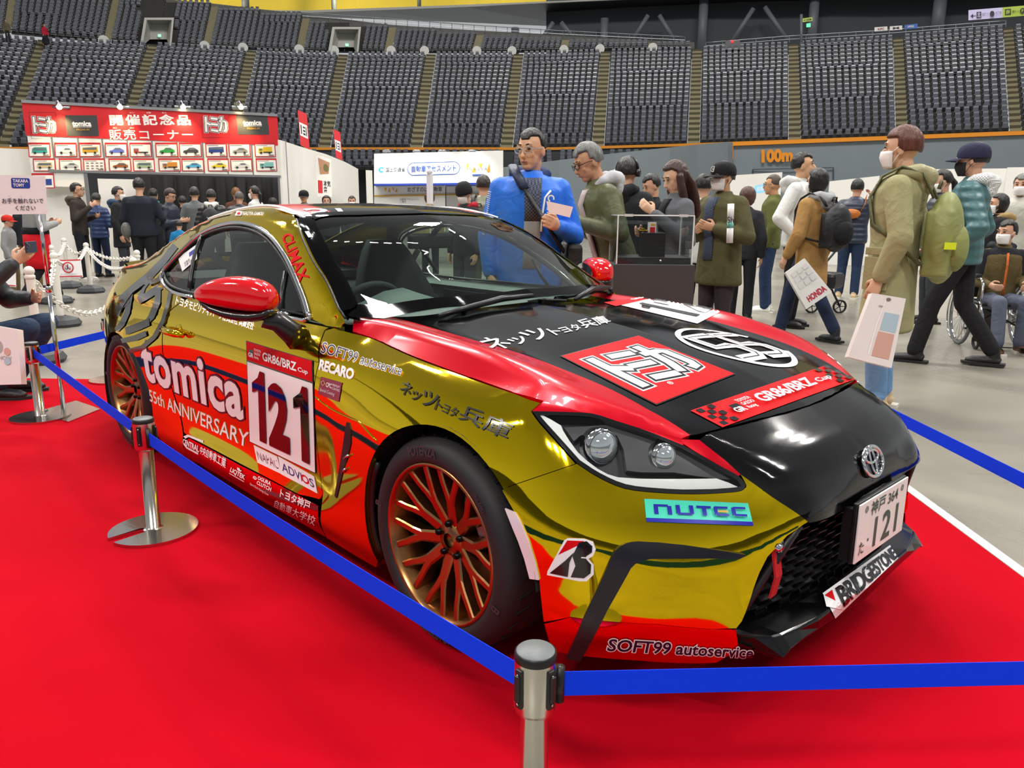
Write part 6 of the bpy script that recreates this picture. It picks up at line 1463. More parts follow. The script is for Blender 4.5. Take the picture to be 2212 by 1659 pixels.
folk('capman',1560,352,6.5,-42,'person in a black cap and olive padded coat holding a rolled poster',hadd=.0,top=('545034','coat'),bottom='3A3134',hair=('3A3836','short'),arms=(((.02,.12,-.27),(.19,-.09,-.20)),((.0,.11,-.27),(.16,-.05,-.23))),cap=('1B1B1D','cap'),mask='E6E1DE',glasses='8A7A60',inner=('1E2638','check'),voxel=.010,hem=.66,build=1.18,turn=-.1,skin='C49472')
folk('brownhead',1612,405,8.8,170,'brown haired person seen from behind, over the shoulder of the olive coat',top=('2B2B30','cloth'),hair=('4A2A20','bob'))
folk('bald',1668,378,9.6,-95,'balding person in glasses and a moss green jacket',top=('5C6032','cloth'),bottom='2A3A58',hair=('4A3B30','buzz'),glasses='6A6258',shoes='E8E6E0',skin='C99570')
folk('white_tall',1722,331,8.4,78,'tall person in a white hooded jacket and black trousers facing right',top=('D9D9D6','shell'),bottom='1A1B1E',hair=('151312','short'),arms=('pocket','pocket'),hood=('D2D2CF','cloth'),turn=.15,nod=-.12,shoes='17171A',build=1.0,hem=.80,voxel=.012,skin='CFA27E')
folk('tan',1762,366,7.5,-128,'person in a tan coat with a black backpack walking away to the left',top=('A67F4C','coat'),bottom='26304A',hair=('1A1718','bob'),arms=(((-.02,.09,-.28),(.10,.10,-.50)),'down'),hood=('A4A6A8','cloth'),mask='E9E4E2',legs='walk',hem=.55,voxel=.012,shoes='2A2C33')
folk('navy_sling',1846,388,11.3,172,'person in a navy puffer jacket with an orange sling bag, back turned',top=('262F44','puffer'),bottom='25344F',hair=('131112','short'),arms=('down','raise'),shoes='C9B08A',build=1.08)
folk('parka',1940,276,4.78,-98,'person with auburn hair, sage green parka and green backpack holding a clear bag',top=('9C976F','coat'),bottom='6E93BD',hair=('5A2E1E','messy'),arms=(((-.06,.09,-.28),(.03,.07,-.52)),'pocket'),hood=('A09B74','shell'),mask='EFEAE8',voxel=.010,hem=.50,build=1.1,shoes='C9B08A',skin='D3A688')
folk('maskwoman',2030,369,8.8,-70,'masked person with tied dark hair between the parka and the teal jacket',top=('3B4046','puffer'),bottom='33383A',hair=('191516','tail'),mask='EDE9E7',nod=.15)
folk('teal',2092,312,6.3,-95,'person in a teal quilted jacket, navy cap and black face mask striding left',top=('3F686C','puffer'),bottom='1E1D20',hair=('1C1918','short'),arms=('pocket','pocket'),cap=('2B2A44','cap'),mask='1B1B1D',glasses='B9B2A8',hood=('A8A9A8','check'),legs='walk',voxel=.011,hem=.80,shoes='1A1918')
folk('granny',2158,420,8.2,-80,'person with dark hair and black shawl behind the wheelchair',top=('1C1B1E','coat'),bottom='2A2628',hair=('1E1A1A','bob'),mask='EDE9E7',hood=('A48A5E','cloth'))
folk('greyman',2198,378,9.0,-10,'grey haired masked person at the right edge behind the wheelchair',top=('B9B7AC','shell'),bottom='33343A',hair=('6E6E6C','short'),mask='EFECEA')
# boy in the wheelchair
_l,_=stand(2178,478,7.25)
PP['boy']=person(_l,facing(_l,20),H=1.56,label='masked boy in a brown and black zip jacket sitting in the wheelchair',top=('5E5132','cloth'),bottom='5A6070',hair=('17130F','short'),arms=('lap','lap'),mask='F0ECEA',legs='sit',hood=('1E1F24','cloth'),shoes='5A3A22',turn=-.95,voxel=.011,hem=.86)
# --- middle distance
folk('brownbun',928,418,13.5,175,'person with brown bobbed hair seen just above the black roof',top=('9A8A5A','cloth'),hair=('4E2C1E','bob'),H=1.56,voxel=.018)
folk('beanie',1005,398,8.9,-40,'masked person in a black knitted hat bending behind the blue jacket',top=('2A2A2D','cloth'),hair=('2A2624','short'),cap=('1E1E20','beanie'),mask='D9D5D2',nod=.3,hood=('A81E2C','cloth'),bottom='33343A')
folk('sage',1044,380,9.2,165,'person in a pale sage padded jacket with a dark backpack, back turned',top=('8B8E78','puffer'),bottom='7A7660',hair=('2E2320','messy'),arms=('hold','hold'),build=1.1)
# --- queue at the shop stand
folk('q_hoodie',168,396,13.0,70,'person in a dark brown hooded jacket looking right, leftmost in the shop queue',top=('332C28','cloth'),bottom='1C1D22',hair=('14120F','short'),arms=('hold','phone'),hood=('5B5148','cloth'),glasses='2A2A2A',shoes='E8E6E0',nod=-.1)
folk('q_bluedown',209,418,13.8,150,'person in a blue quilted jacket, head turned down, behind the brown hoodie',top=('243A66','puffer'),bottom='1D2740',hair=('24221F','short'),arms=('hold','hold'),nod=.2,shoes='1A1A1C')
folk('q_maskright',256,404,13.3,75,'masked person in a long black coat looking right in the shop queue',top=('232427','coat'),bottom='3A3C42',hair=('191513','short'),arms=('hold','down'),hood=('3F5670','cloth'),mask='EFECEA',hem=.6)
folk('q_navy',304,386,12.2,165,'big person in a navy sweater with a grey waist bag, back turned in the queue',top=('20242F','knit'),bottom='1F2023',hair=('120F0E','short'),arms=('down','phone'),build=1.28,collar=False)
folk('q_teal',333,408,14.2,150,'dark haired person with a teal collar behind the navy sweater',top=('24272C','cloth'),hair=('16130F','short'),hood=('2E8E8A','cloth'))
folk('q_glasses',367,408,12.6,60,'person in glasses and a navy jacket looking down in the queue',top=('1F2738','shell'),bottom='20242E',hair=('2A1B16','messy'),arms=('hold','hold'),nod=.35,glasses='4A4A4A')
folk('q_dark',395,424,14.6,160,'small dark haired person with a dark jacket in the middle of the queue',top=('28282A','cloth'),hair=('141110','short'))
folk('q_grey',422,405,13.4,170,'person in a grey patterned cardigan, back turned in the queue',top=('6B6F70','knit'),bottom='202226',hair=('1D1B1A','short'),arms=('hold','hold'),build=1.05)
folk('q_puma',458,410,12.9,172,'person with a white fleece hood and dark backpack in the queue',top=('2E2D2F','puffer'),bottom='26272B',hair=('181413','short'),hood=('D8D6CF','knit'),arms=('hold','hold'),build=1.1)
folk('q_ginger',512,406,15.2,180,'ginger haired person at the counter of the shop stand',top=('5A3A2A','cloth'),hair=('7A4A22','messy'))
folk('q_greydown',518,415,14.0,165,'grey haired person in a charcoal quilted jacket at the counter',top=('3A3E44','puffer'),hair=('4E4C4A','short'),arms=('hold','hold'),build=1.1,nod=.2)
folk('q_white',553,403,14.4,-120,'masked person with a long ponytail in a white jacket at the counter',top=('D4D4D2','cloth'),hair=('14110F','tail'),mask='EFECEA',bottom='2A2A2E',arms=('hold','hold'))
folk('q_small',590,428,15.5,175,'small dark haired person right of the white jacket at the counter',top=('2A2A2C','cloth'),hair=('1A1614','bob'),H=1.45)
folk('q_child',383,476,12.0,160,'small child in a bright blue jacket behind the car boot',top=('1F78AE','cloth'),bottom='2A2D33',hair=('221A16','short'),voxel=.018)
folk('r_cap',658,412,14.2,-10,'person in a black cap peering over the gold car roof',top=('1C1C1F','cloth'),hair=('2A2624','short'),cap=('1B1B1D','cap'))
folk('r_head',706,428,15.5,0,'dark haired person behind the car roof, right of the black cap',top=('3A3A3E','cloth'),hair=('2A1F1A','bob'),H=1.5)
folk('r_mask',761,424,16.,0,'masked person behind the car roof near the pale stand walls',top=('4A4A4C','cloth'),hair=('17140F','short'),mask='EFECEA')
# --- left edge
folk('staff',70,392,9.9,110,'shop helper in a grey sweatshirt and red apron walking behind the warning sign',top=('8F9090','cloth'),bottom='1B1B1E',hair=('2A201A','short'),arms=('hold','hold'),legs='walk',shoes='1A1A1C',build=1.08)
folk('kid_cap',10,486,10.6,70,'small child in a red baseball cap at the left edge',top=('8A8B8C','cloth'),bottom='6A5A40',hair=('1E1916','short'),cap=('C4281E','cap'),H=1.12)
folk('back_left',52,425,11.6,150,'person in a dark jacket and brown trousers behind the child in the red cap',top=('22252E','cloth'),bottom='6E5636',hair=('17140F','short'))
_l,_=stand(-98,455,4.9)
PP['crouch']=person(_l,facing(_l,62),H=1.72,label='person crouching at the left edge in a dark padded jacket photographing with a phone',top=('2C2F33','shell'),bottom='26364E',hair=('17140F','short'),arms=(((.12,.10,-.22),(.32,-.02,-.20)),((.18,.05,-.12),(.36,-.06,.05))),legs='crouch',voxel=.010,hem=.86,shoes='1A1A1C')
# --- on the stairs of the stand
for k,(px,py,lab,tc,bc) in enumerate([(95,52,'tiny figure in a red top on the far left stand stairs','B01E36','1E1E22'),(97,72,'tiny figure in black just below the red top on the stairs','1E2126','23262B'),(12,42,'tiny figure in an olive coat at the far left of the upper stand','5E5A44','2A2A2A')]):
    p=dist(px,py,78); P=person((p[0],p[1],p[2]-1.65),facing(p,0 if k else 30),H=1.68,label=lab,top=(tc,'cloth'),bottom=bc,hair=('14110F','short'),voxel=.03)
# --- carried things
PK=PP['parka']; backpack(PK,'8B8F56','olive green backpack on the sage parka',sz=(.19,.32,.54),z=1.10,strap='5A5B38')
mbt=MB(); mbt.box(PK['U'](-.31,.166,1.03),(.06,.02,.04),0); on(PK,mbt.build('reflector_tag',[mat('neon_yellow','D8E81E',rough=.5)])); tag(bpy.data.objects['reflector_tag'],'small neon yellow tag on the green backpack','tag')
backpack(PP['tan'],'1B1C20','black backpack on the tan coat',sz=(.20,.32,.48),z=1.17)
backpack(PP['q_puma'],'1E1F22','dark backpack with a white cat mark in the shop queue',sz=(.16,.30,.42),z=1.2)
backpack(PP['sage'],'2A2A2C','dark backpack low on the sage padded jacket',sz=(.16,.30,.40),z=1.15)
def sling(P,col,label,z=1.16,side=1,kind='bag'):
    U=P['U']; r=empty('sling_bag',tuple(P['loc']),P['yaw'],label,'bag'); mb=MB(); mb.sphere(U(-.20,-.03*side,z),1.,0,14,(.06,.15,.075)); mb.box(U(-.20,-.03*side,z),(.08,.22,.11)); mobj('bag_body',remesh(mb,.012,3),fab(col,'shell'),r)
    mb=MB(); mb.tube([U(-.17,.10*side,z+.04),U(-.165,.15*side,1.36),U(-.03,.14*side,1.475),U(.12,.10*side,1.40),U(.185,-.02*side,1.22),U(.13,-.18*side,1.04),U(-.06,-.21*side,1.02),U(-.19,-.14*side,z-.03)],1.,6,0,flat=(.022,.006)); mb.build('strap',[fab(col,'shell')],r); return r
sling(PP['navy_sling'],'B5651E','orange leather sling bag across the navy puffer jacket',1.22,-1)
def cross_strap(P,label,col='16171A',side=1):
    U=P['U']; b=1.1; r=empty('shoulder_bag',tuple(P['loc']),P['yaw'],label,'bag'); mb=MB(); mb.tube([U(-.12,.10*side,1.42),U(0,.11*side,1.485),U(.12,.08*side,1.41),U(.20,-.01*side,1.26),U(.20,-.10*side,1.12),U(.13,-.20*side,.98)],1.,6,0,flat=(.024,.007)); mb.build('strap',[fab(col,'shell')],r)
    mb=MB(); mb.tube([U(0.03,.11*side,1.487),U(.10,.095*side,1.44),U(.165,.05*side,1.35)],1.,6,0,flat=(.034,.014)); mb.build('shoulder_pad',[fab('1F2A48','shell')],r)
    mb=MB(); mb.box(U(-.02,-.27*side,.92),(.30,.10,.22),0,bev=.03); mb.build('bag_body',[fab(col,'shell')],r)
cross_strap(PP['blue'],'black shoulder bag on a wide strap across the blue jacket',side=-1)
def jacket_trim():
    P=PP['blue']; U=P['U']
    def onj(y,z): return U(math.sqrt(max(0,1-(y/.215)**2))*.148+.012,y,z)
    mb=MB(); mb.tube([onj(.11,1.34),onj(.075,1.30),onj(.06,1.2),onj(.055,1.10)],1.,6,0,flat=(.010,.006)); mb.build('zip_trim',[mat('reflective_white','EDEDED',rough=.4)],P['root'])
    M4=frame(U(.168,.092,1.19),(0,1,-.0),(0,0,1)); M4=Matrix.Translation((0,0,0))@M4
    mb=MB(); V,F=ring(.5,.5,.25,.42,20,1.,-.5,4.4); mb.add([tuple(U(.168-.5*(.10+.05*x-.06)**2,.085+.05*x,1.27+.05*y)) for x,y in V],F)
    V,F=text_unit('asics\nTEAM',.02); mb.add([tuple(U(.165-.6*(.10+.05*x-.06)**2,.085+.06*x,1.19+.06*y)) for x,y in V],F); mb.build('chest_print',[mat('reflective_white')],P['root'],fix=False)
    mb=MB()
    for k in range(22): z=1.33-.012*k; y=-.262-.0022*k*.9; mb.tube([U(.045,y+.02,z),U(.0,y+.004,z+.004),U(-.035,y+.014,z+.008)],.0025,4)
    mb.build('sleeve_stripes',[mat('reflective_white')],P['root'])
jacket_trim()
def board(name,quad,depth,shapes,mats,label,cat,thick=.012):
    """printed sheet or bag hanging in the crowd, with its own thickness"""
    f=hom(quad); cen=np.mean(quad,0); nrm=-(ray(*cen)); nrm=nrm/np.linalg.norm(nrm); mb=MB(); pw=lambda px: CP+ray(px[0],px[1])*depth
    c4=[pw(f([p])[0]) for p in ((0,0),(1,0),(1,1),(0,1))]; n=np.cross(c4[1]-c4[0],c4[3]-c4[0]); n=n/np.linalg.norm(n); n=n if n@nrm>0 else -n
    mb.add([*c4,*[c-n*thick for c in c4]],[(0,1,2,3),(7,6,5,4),(0,4,5,1),(1,5,6,2),(2,6,7,3),(3,7,4,0)],0)
    for k,(V,F,m) in enumerate(shapes): mb.add([pw(p)+n*.0012*(k+1) for p in f(np.array(V))],F,m)
    o=mb.build(name,mats,fix=False); return tag(o,label,cat)
BAGW=mat('bag_plastic','E6DEDC',rough=.35,noise=.06,nscale=9)
board('plastic_bag',[(1884,633),(1957,645),(1926,795),(1832,771)],4.62,[S(rect(.52,.42,.92,.70),1),S(rect(.50,.08,.90,.40),2),S(seg([(.42,.08),(.40,.5),(.45,.92)],.03),3),S(disc(.52,.93,.07,14,.03),4),S(rect(.30,.78,.42,.80),5)],[BAGW,mat('bag_blue','A9BFCB',rough=.5),mat('bag_salmon','CFA091',rough=.5),mat('bag_fold','F6F2F0',rough=.3),mat('bag_hole','7A6A60',rough=.6),mat('bag_print','A8A4A0',rough=.6)],'clear plastic carrier bag with leaflets hanging from the parka hand','bag',.05)
board('carrier_bag',[(1697,589),(1738,558),(1797,630),(1742,668)],7.25,[S(tx('HONDA',.20,.07,.92,.20,.05,.0),1)]+[S(rect(.15+.27*i,.40+.17*j,.37+.27*i,.53+.17*j),2) for i in range(3) for j in range(3)],[mat('bag_white','DDDBD8',rough=.4),mat('crimson_print','B01E34',rough=.5),mat('bag_panel','CFCDCA',rough=.5)],'white paper carrier bag with red lettering held by the tan coat','bag',.04)
board('leaflet',[(1180,434),(1238,447),(1231,470),(1185,458)],4.62,[],[mat('pink_paper','E3C6C2',rough=.7)],'folded pink leaflet held up by the bomber jacket','paper',.003)
board('plastic_bag',[(-30,700),(38,712),(46,830),(-30,832)],4.35,[S(disc(.35,.62,.14,16,.12),1),S(tx('NOW',.35,.40,.75,.47,.02),1),S(disc(.62,.55,.10,14,.07),2),S(disc(.62,.38,.10,14,.06),3)],[BAGW,mat('bag_print'),mat('bag_salmon'),mat('bag_blue')],'clear plastic carrier bag at the left edge below the phone','bag',.05)
def rolled():
    P=PP['capman']; mb=MB(); a,b=CP+ray(1576,525)*6.18,CP+ray(1579,440)*6.12; a,b=Vector(a),Vector(b); mb.tube([a,a.lerp(b,.38)],.026,12,0); mb.tube([a.lerp(b,.38),a.lerp(b,.55)],.0262,12,1); mb.tube([a.lerp(b,.55),b],.026,12,0)
    tag(mb.build('rolled_poster',[mat('poster_white','E9E6E4',rough=.5),mat('poster_teal','7FC4BC',rough=.5)]),'rolled white poster with a teal band in the capped person\'s hand','poster')
rolled()
def phone():
    P=PP['crouch']; E,Wr=P['arm'][-1]; d=(Wr-E).normalized(); c0=Wr+d*.085+Vector((.035,.01,.045)); mb=MB(); mb.box((0,0,0),(.009,.15,.073),0,bev=.004)
    for y,z in ((-.055,.02),(-.055,-.002),(-.035,.009)): mb.tube([(.004,y,z),(.0065,y,z)],.008,12,1)
    o=mb.build('phone',[mat('phone_navy','2A3046',rough=.3),mat('phone_lens','0A0A0C',rough=.1)]); o.location=wpt(P,c0); o.rotation_euler=(0,0,P['yaw']); tag(o,'dark navy phone held up at the left edge','phone')
phone()
tag(mobj('waist_bag',remesh((lambda m:(m.sphere(PP['q_navy']['U'](-.10,.22,.90),1,0,12,(.10,.08,.13)),m)[1])(MB()),.015,3),fab('5C5B5A','shell'),None),'grey waist bag on the hip of the navy sweater','bag'); on(PP['q_navy'],bpy.data.objects['waist_bag'])
def apron():
    P=PP['staff']; U=P['U']; k=P['k']; mb=MB(); mb.tube([Vector((0,0,.50))*k,Vector((0,0,.62))*k,U(0,0,.85),U(0,0,1.0)],[.21*k,.205*k,.205*k,.20*k],18,0,flat=(1,.8),up=(1,0,0),caps=False); o=mb.build('apron',[fab('C8101E')],P['root']); o.modifiers.new('t','SOLIDIFY').thickness=.01
    mb=MB(); mb.tube([U(0,0,.98),U(0,0,1.07)],[.205*k,.20*k],18,0,flat=(1,.8),up=(1,0,0)); mb.build('apron_band',[fab('1A1A1C')],P['root'])
apron()
def headphones():
    P=PP['dark_hood']; Hd=P['Hd']; mb=MB(); mb.tube([Hd(-.01,.10*math.cos(a),.02+.115*math.sin(a)) for a in np.linspace(0,PI,13)],.010,6)
    for s in (1,-1): mb.tube([Hd(-.01,s*.085,.0),Hd(-.01,s*.115,.0)],.034,12)
    on(P,mb.build('headphones',[mat('headphone_black','1A1A1C',rough=.3)])); tag(bpy.data.objects['headphones'],'black headphones over the hooded person\'s hair','headphones')
headphones()

def marks():
    P=PP['capman']; Hd=P['Hd']; o=Hd(.117,-.028,.040); r=(Hd(.117,.028,.040)-o); u=(Hd(.108,-.028,.090)-o)
    mb=MB()
    for V,F in (seg([(.2,.05),(.2,.95),(.6,.9),(.85,.65),(.85,.35),(.6,.1),(.2,.05)],.13),seg([(.42,.3),(.42,.7)],.12)):
        mb.add([o+r*(1-x)*1.0+u*y+(Hd(.02,0,0)-Hd(0,0,0))*(.35-1.0*(x-.5)**2) for x,y in V],F)
    mb.build('cap_mark',[mat('cap_mark_grey','C9C9C6',rough=.6)],P['root'],fix=False)
    a,b=CP+ray(1571,482)*6.085,CP+ray(1585,482)*6.085; c_=CP+ray(1571,468)*6.085; V,F=text_unit('Sh',.01); mb=MB(); mb.add([a+(b-a)*x+(c_-a)*y for x,y in V],F); tag(mb.build('poster_print',[mat('sign_ink')],bpy.data.objects['rolled_poster'],fix=False))
    P=PP['q_puma']; U=P['U']; r=[o for o in bpy.data.objects if o.name.startswith('backpack') and 'cat mark' in o.get('label','')][0]; mb=MB(); 
    for V,F in (seg([(.05,.75),(.3,.7),(.55,.55),(.8,.75),(1,.95)],.13),seg([(.55,.55),(.5,.3),(.35,.05)],.11),seg([(.3,.7),(.15,.45)],.10),seg([(.8,.75),(.95,.55)],.09)):
        mb.add([U(-.335,.06-.12*x,1.13+.10*y) for x,y in V],F)
    mb.build('pack_mark',[mat('reflective_white')],r,fix=False)
    P=PP['boy']; U=P['U']; mb=MB(); mb.tube([U(.145,0,1.38),U(.165,0,1.25),U(.16,0,1.10),U(.155,0,.95)],.010,6); mb.build('zip',[fab('C4602A')],P['root'])
    mb=MB(); L=P['L']; k=P['k']; mb.tube([U(-.005,0,1.30),U(-.005,0,1.36),U(-.008,0,1.41),U(-.01,0,1.44)],[.185*k,.176*k,.140*k,.09*k],18,0,flat=(1,.70),up=(1,0,0)); 
    for s in (1,-1):
        E,Wr=P['arm'][s]; cap_(mb,P['sh'][s],E,.074*k,.062*k)
    mobj('shoulder_yoke',remesh(mb,.013,3),fab('1E1F24'),P['root'])
    P=PP['parka']; U=P['U']
    for z,h in ((.99,.045),(.86,.20)):
        mb=MB(); mb.box(U(.055,.205,z),(.15,.012,h),0,rz=-.25,bev=.004); mb.build('pocket_flap' if h<.1 else 'pocket',[fab('9C976F','coat')],P['root'])
marks()
# ================================================================ BARRIERS, SIGNS, STANDS
STEEL=mat('brushed_steel','C9C6BE',rough=.2,metal=1.,bump=.02,nscale=120); PBLK=mat('barrier_black','141416',rough=.4); BELT=mat('belt_blue','0E3CEE',rough=.8,spec=.1,bump=.15,nscale=400)
def at_z(px,py,z): return gnd(px,py,z)
def barrier(p,label,rz=0,slot=-.5,h=.46):
    o=empty('belt_barrier',(p[0],p[1],.003),rz,label,'barrier'); mb=MB()
    n=56; V=[];R=.163
    pts=[]
    for i in range(n+1):
        a=slot+.16+(2*PI-.32)*i/n; pts.append((R*math.cos(a),R*math.sin(a)))
    def rot(x,y): c_,s_=math.cos(slot),math.sin(slot); return (x*c_-y*s_,x*s_+y*c_)
    inner=[rot(.075,-.024)]+[rot(.050+.024*math.cos(a),.024*math.sin(a)) for a in np.linspace(-PI/2,-3*PI/2,9)]+[rot(.075,.024)]
    outl=pts+inner
    outl=[(x,y) for x,y in outl]
    v2=outl; nn=len(v2); T=[Vector(q) for q in v2]
    Vv,_,Ff,_,_,_=delaunay_2d_cdt(T,[],[list(range(nn))],1,1e-6)
    top=[(v[0],v[1],.012+.006*(1-min(1,math.hypot(*v)/R))) for v in Vv]; 
    mb.add(top,[tuple(f) for f in Ff]); mb.add([(x,y,.012) for x,y in v2]+[(x,y,0.) for x,y in v2],[(i,(i+1)%nn,nn+(i+1)%nn,nn+i) for i in range(nn)])
    mb.build('base_plate',[STEEL],o)
    mb=MB(); mb.lathe([(.040,.012),(.034,.016),(.0262,.018),(.0262,h-.115)],28); mb.build('post',[STEEL],o)
    mb=MB(); mb.lathe([(.026,h-.128),(.036,h-.122),(.0395,h-.115),(.0395,h-.016)],32); mb.build('belt_head',[STEEL],o)
    mb=MB(); mb.lathe([(.0385,h-.02),(.0395,h-.012),(.0385,h-.002),(.036,h)],32); hd=mb.build('head_rim',[PBLK],o)
    mb=MB(); mb.lathe([(.036,h-.001),(.034,h+.001),(.0005,h+.0015)],32); mb.build('head_cap',[mat('cap_grey','63676A',rough=.45,noise=.1,nscale=200)],o)
    for k in range(4):
        a=PI/4+k*PI/2; c0=Vector((math.cos(a)*.0405,math.sin(a)*.0405,0)); mb=MB(); M_=Matrix.Rotation(a,3,'Z')
        mb.box(c0+Vector((0,0,h-.063)),(.007,.017,.078),0,rot=M_,bev=.003); mb.box(c0*1.14+Vector((0,0,h-.06)),(.006,.012,.052),0,rot=M_,bev=.002); g=mb.build('belt_slot',[PBLK],o)
        for z in (h-.034,h-.092):
            mb=MB(); q=c0*1.10; mb.tube([q+Vector((0,0,z)),q*1.04+Vector((0,0,z))],.0028,8); mb.build('screw',[CHR],g)
    return o
BA=gnd(333,1148); BB=gnd(88,903); BC=at_z(1157,1412,.455)*np.array([1,1,0])
barrier(BA,'short steel belt barrier with slotted disc base beside the car door',slot=math.atan2(*( (gnd(240,1175)-BA)[:2][::-1])))
barrier(BB,'short steel belt barrier at the left edge of the red carpet',slot=math.atan2(*((gnd(120,885)-BB)[:2][::-1])))
barrier(BC,'nearest short steel belt barrier in front of the bumper',rz=math.atan2(CP[1]-BC[1],CP[0]-BC[0]))
BD=gnd(246,822); barrier(BD,'steel belt barrier mostly hidden behind the rear wheel')
def belt(a,b,label,z0=.393,w=.05,off=(.05,.05),sag=.0,z1=None):
    A=Vector((a[0],a[1],z0)); B=Vector((b[0],b[1],z1 if z1 is not None else z0)); d=(B-A).normalized(); A=A+d*off[0]; B=B-d*off[1]; n=30; mb=MB(); V=[]
    nrm=Vector((-d.y,d.x,0))
    for i in range(n+1):
        t=i/n; p=A.lerp(B,t)-Vector((0,0,sag*4*t*(1-t))); 
        for dz in (-w/2,w/2):
            for q in (-.0008,.0008): V.append(p+Vector((0,0,dz))+nrm*q)
    F=[]
    for i in range(n):
        a4=[i*4,i*4+1,i*4+3,i*4+2]; b4=[(i+1)*4,(i+1)*4+1,(i+1)*4+3,(i+1)*4+2]
        for k in range(4): F.append((a4[k],a4[(k+1)%4],b4[(k+1)%4],b4[k]))
    F+=[(0,1,3,2),(n*4,n*4+1,n*4+3,n*4+2)]
    mb.add(V,F,0); o=mb.build('barrier_belt',[BELT]); tag(o,label,'belt')
    mb=MB(); mb.tube([A-d*.004+Vector((0,0,-.036)),A-d*.004+Vector((0,0,.036))],.009,10); mb.build('belt_clip',[PBLK],o)
    return o
belt(BB,BA,'blue belt from the left barrier to the barrier beside the door',z0=.405,z1=.392)
belt(BA,BC,'long blue belt across the front wheel to the nearest barrier',z0=.392,z1=.388,sag=.012)
BE=at_z(2480,1450,.39); belt(BC,BE,'blue belt from the nearest barrier off to the right edge',z0=.392,z1=.392)
BF=at_z(215,727,.40); BG=at_z(-10,789,.40); belt(BB,BF+(BF-BB)*.35*np.array([1,1,0]),'blue belt running behind the car tail from the left barrier',z0=.405,z1=.405)
p0,p1=at_z(1870,868,.39),at_z(2300,1085,.39); belt(p0+(p0-p1)*.1,p1,'blue belt behind the car nose at the right',z0=.392,z1=.392)
# notice board on a slim pole
def notice():
    g=gnd(138,889); o=empty('notice_stand',(g[0],g[1],.003),0,'white do-not-touch notice on a slim chrome pole at the left edge','sign')
    L=lambda p: Vector(p)-Vector((g[0],g[1],.003))
    mb=MB(); c4=[gnd(*q) for q in ((75,893),(165,868),(217,886),(148,914))]; mb.prism([(p[0]-g[0],p[1]-g[1]) for p in c4],0,.006); mb.build('base_plate',[STEEL],o)
    d=ray(84,455); D=math.hypot(*(g-CP)[:2]); t=D/math.hypot(d[0],d[1]); top=CP+d*t; zt=top[2]
    mb=MB(); mb.tube([(0,0,.006),(0,0,zt*.62)],.013,14); mb.tube([(0,0,zt*.62),(0,0,zt+.02)],.0105,14); mb.lathe([(.013,zt*.62-.02),(.018,zt*.62-.015),(.018,zt*.62+.015),(.013,zt*.62+.02)],16); mb.build('pole',[CHR],o)
    q=[(-22,377),(98,380),(103,462),(-14,464)]; f=hom(q); vp=vplane((-22,420),(103,420),D*.985); bx=lambda p: L(vp(p))
    mb=MB(); A=[bx(f([u])[0]) for u in ((0,0),(1,0),(1,1),(0,1))]; n=(A[1]-A[0]).cross(A[3]-A[0]).normalized(); n=n if n.dot(Vector(CP)-Vector(g))>0 else -n
    mb.add(A+[a-n*.02 for a in A],[(0,1,2,3),(7,6,5,4),(0,4,5,1),(1,5,6,2),(2,6,7,3),(3,7,4,0)],0)
    for k,(V,F,m) in enumerate([S(poly([(.36,.70),(.36,.90),(.38,.93),(.68,.93),(.70,.90),(.70,.70),(.68,.67),(.38,.67)]),1),S(tx('TAKARA\nTOMY',.39,.71,.67,.90,.03),0),S(tx('お手を触れないで',.17,.28,.93,.42,.012),2),S(tx('ください',.40,.10,.77,.23,.012),2),S(tx('て',.29,.45,.32,.48),2),S(tx('ふ',.50,.45,.53,.48),2)]):
        mb.add([bx(p)+n*.0015*(1+min(k,2)) for p in f(np.array(V))],F,m)
    mb.build('notice_board',[mat('board_white','ECE6EC',rough=.5),mat('logo_blue','1E3F9E',rough=.5),mat('sign_text','2E2A3E',rough=.5)],o,fix=False)
notice()
# plastic chain posts
PWHT=mat('plastic_white','E3DFD6',rough=.45); PGRY=mat('post_base_grey','35383B',rough=.6)
def chain_post(g,h,label):
    o=empty('chain_post',(g[0],g[1],0),0,label,'post','white chain posts by the shop queue'); mb=MB(); mb.lathe([(.19,0),(.20,.03),(.17,.075),(.10,.10),(.05,.115)],8,0,smooth=False); mb.build('weighted_base',[PGRY],o)
    mb=MB(); mb.lathe([(.034,.10),(.032,h-.10)],16); mb.build('post_tube',[PWHT],o)
    mb=MB(); mb.lathe([(.034,h-.10),(.040,h-.095),(.040,h-.075),(.024,h-.06)],16); mb.sphere((0,0,h-.038),.040,0,14); mb.build('ball_cap',[PWHT],o); return o
CPS=[]
for (bx_,by),ty,lb in [((88,782),575,'white chain post nearest the notice pole'),((134,704),545,'white chain post behind the notice pole'),((124,655),529,'white chain post behind the red apron'),((197,632),524,'white chain post standing in front of the brown hooded queue member'),((300,692),556,'white chain post beside the gold rear quarter of the car'),((306,655),540,'white chain post just behind the one beside the car tail'),((150,622),514,'farthest white chain post near the pale stand wall')]:
    g=gnd(bx_,by); D=math.hypot(*(g-CP)[:2]); d=ray(bx_-20,ty); h=CP[2]+d[2]*D/math.hypot(d[0],d[1]); chain_post(g,h,lb); CPS.append((g,h))
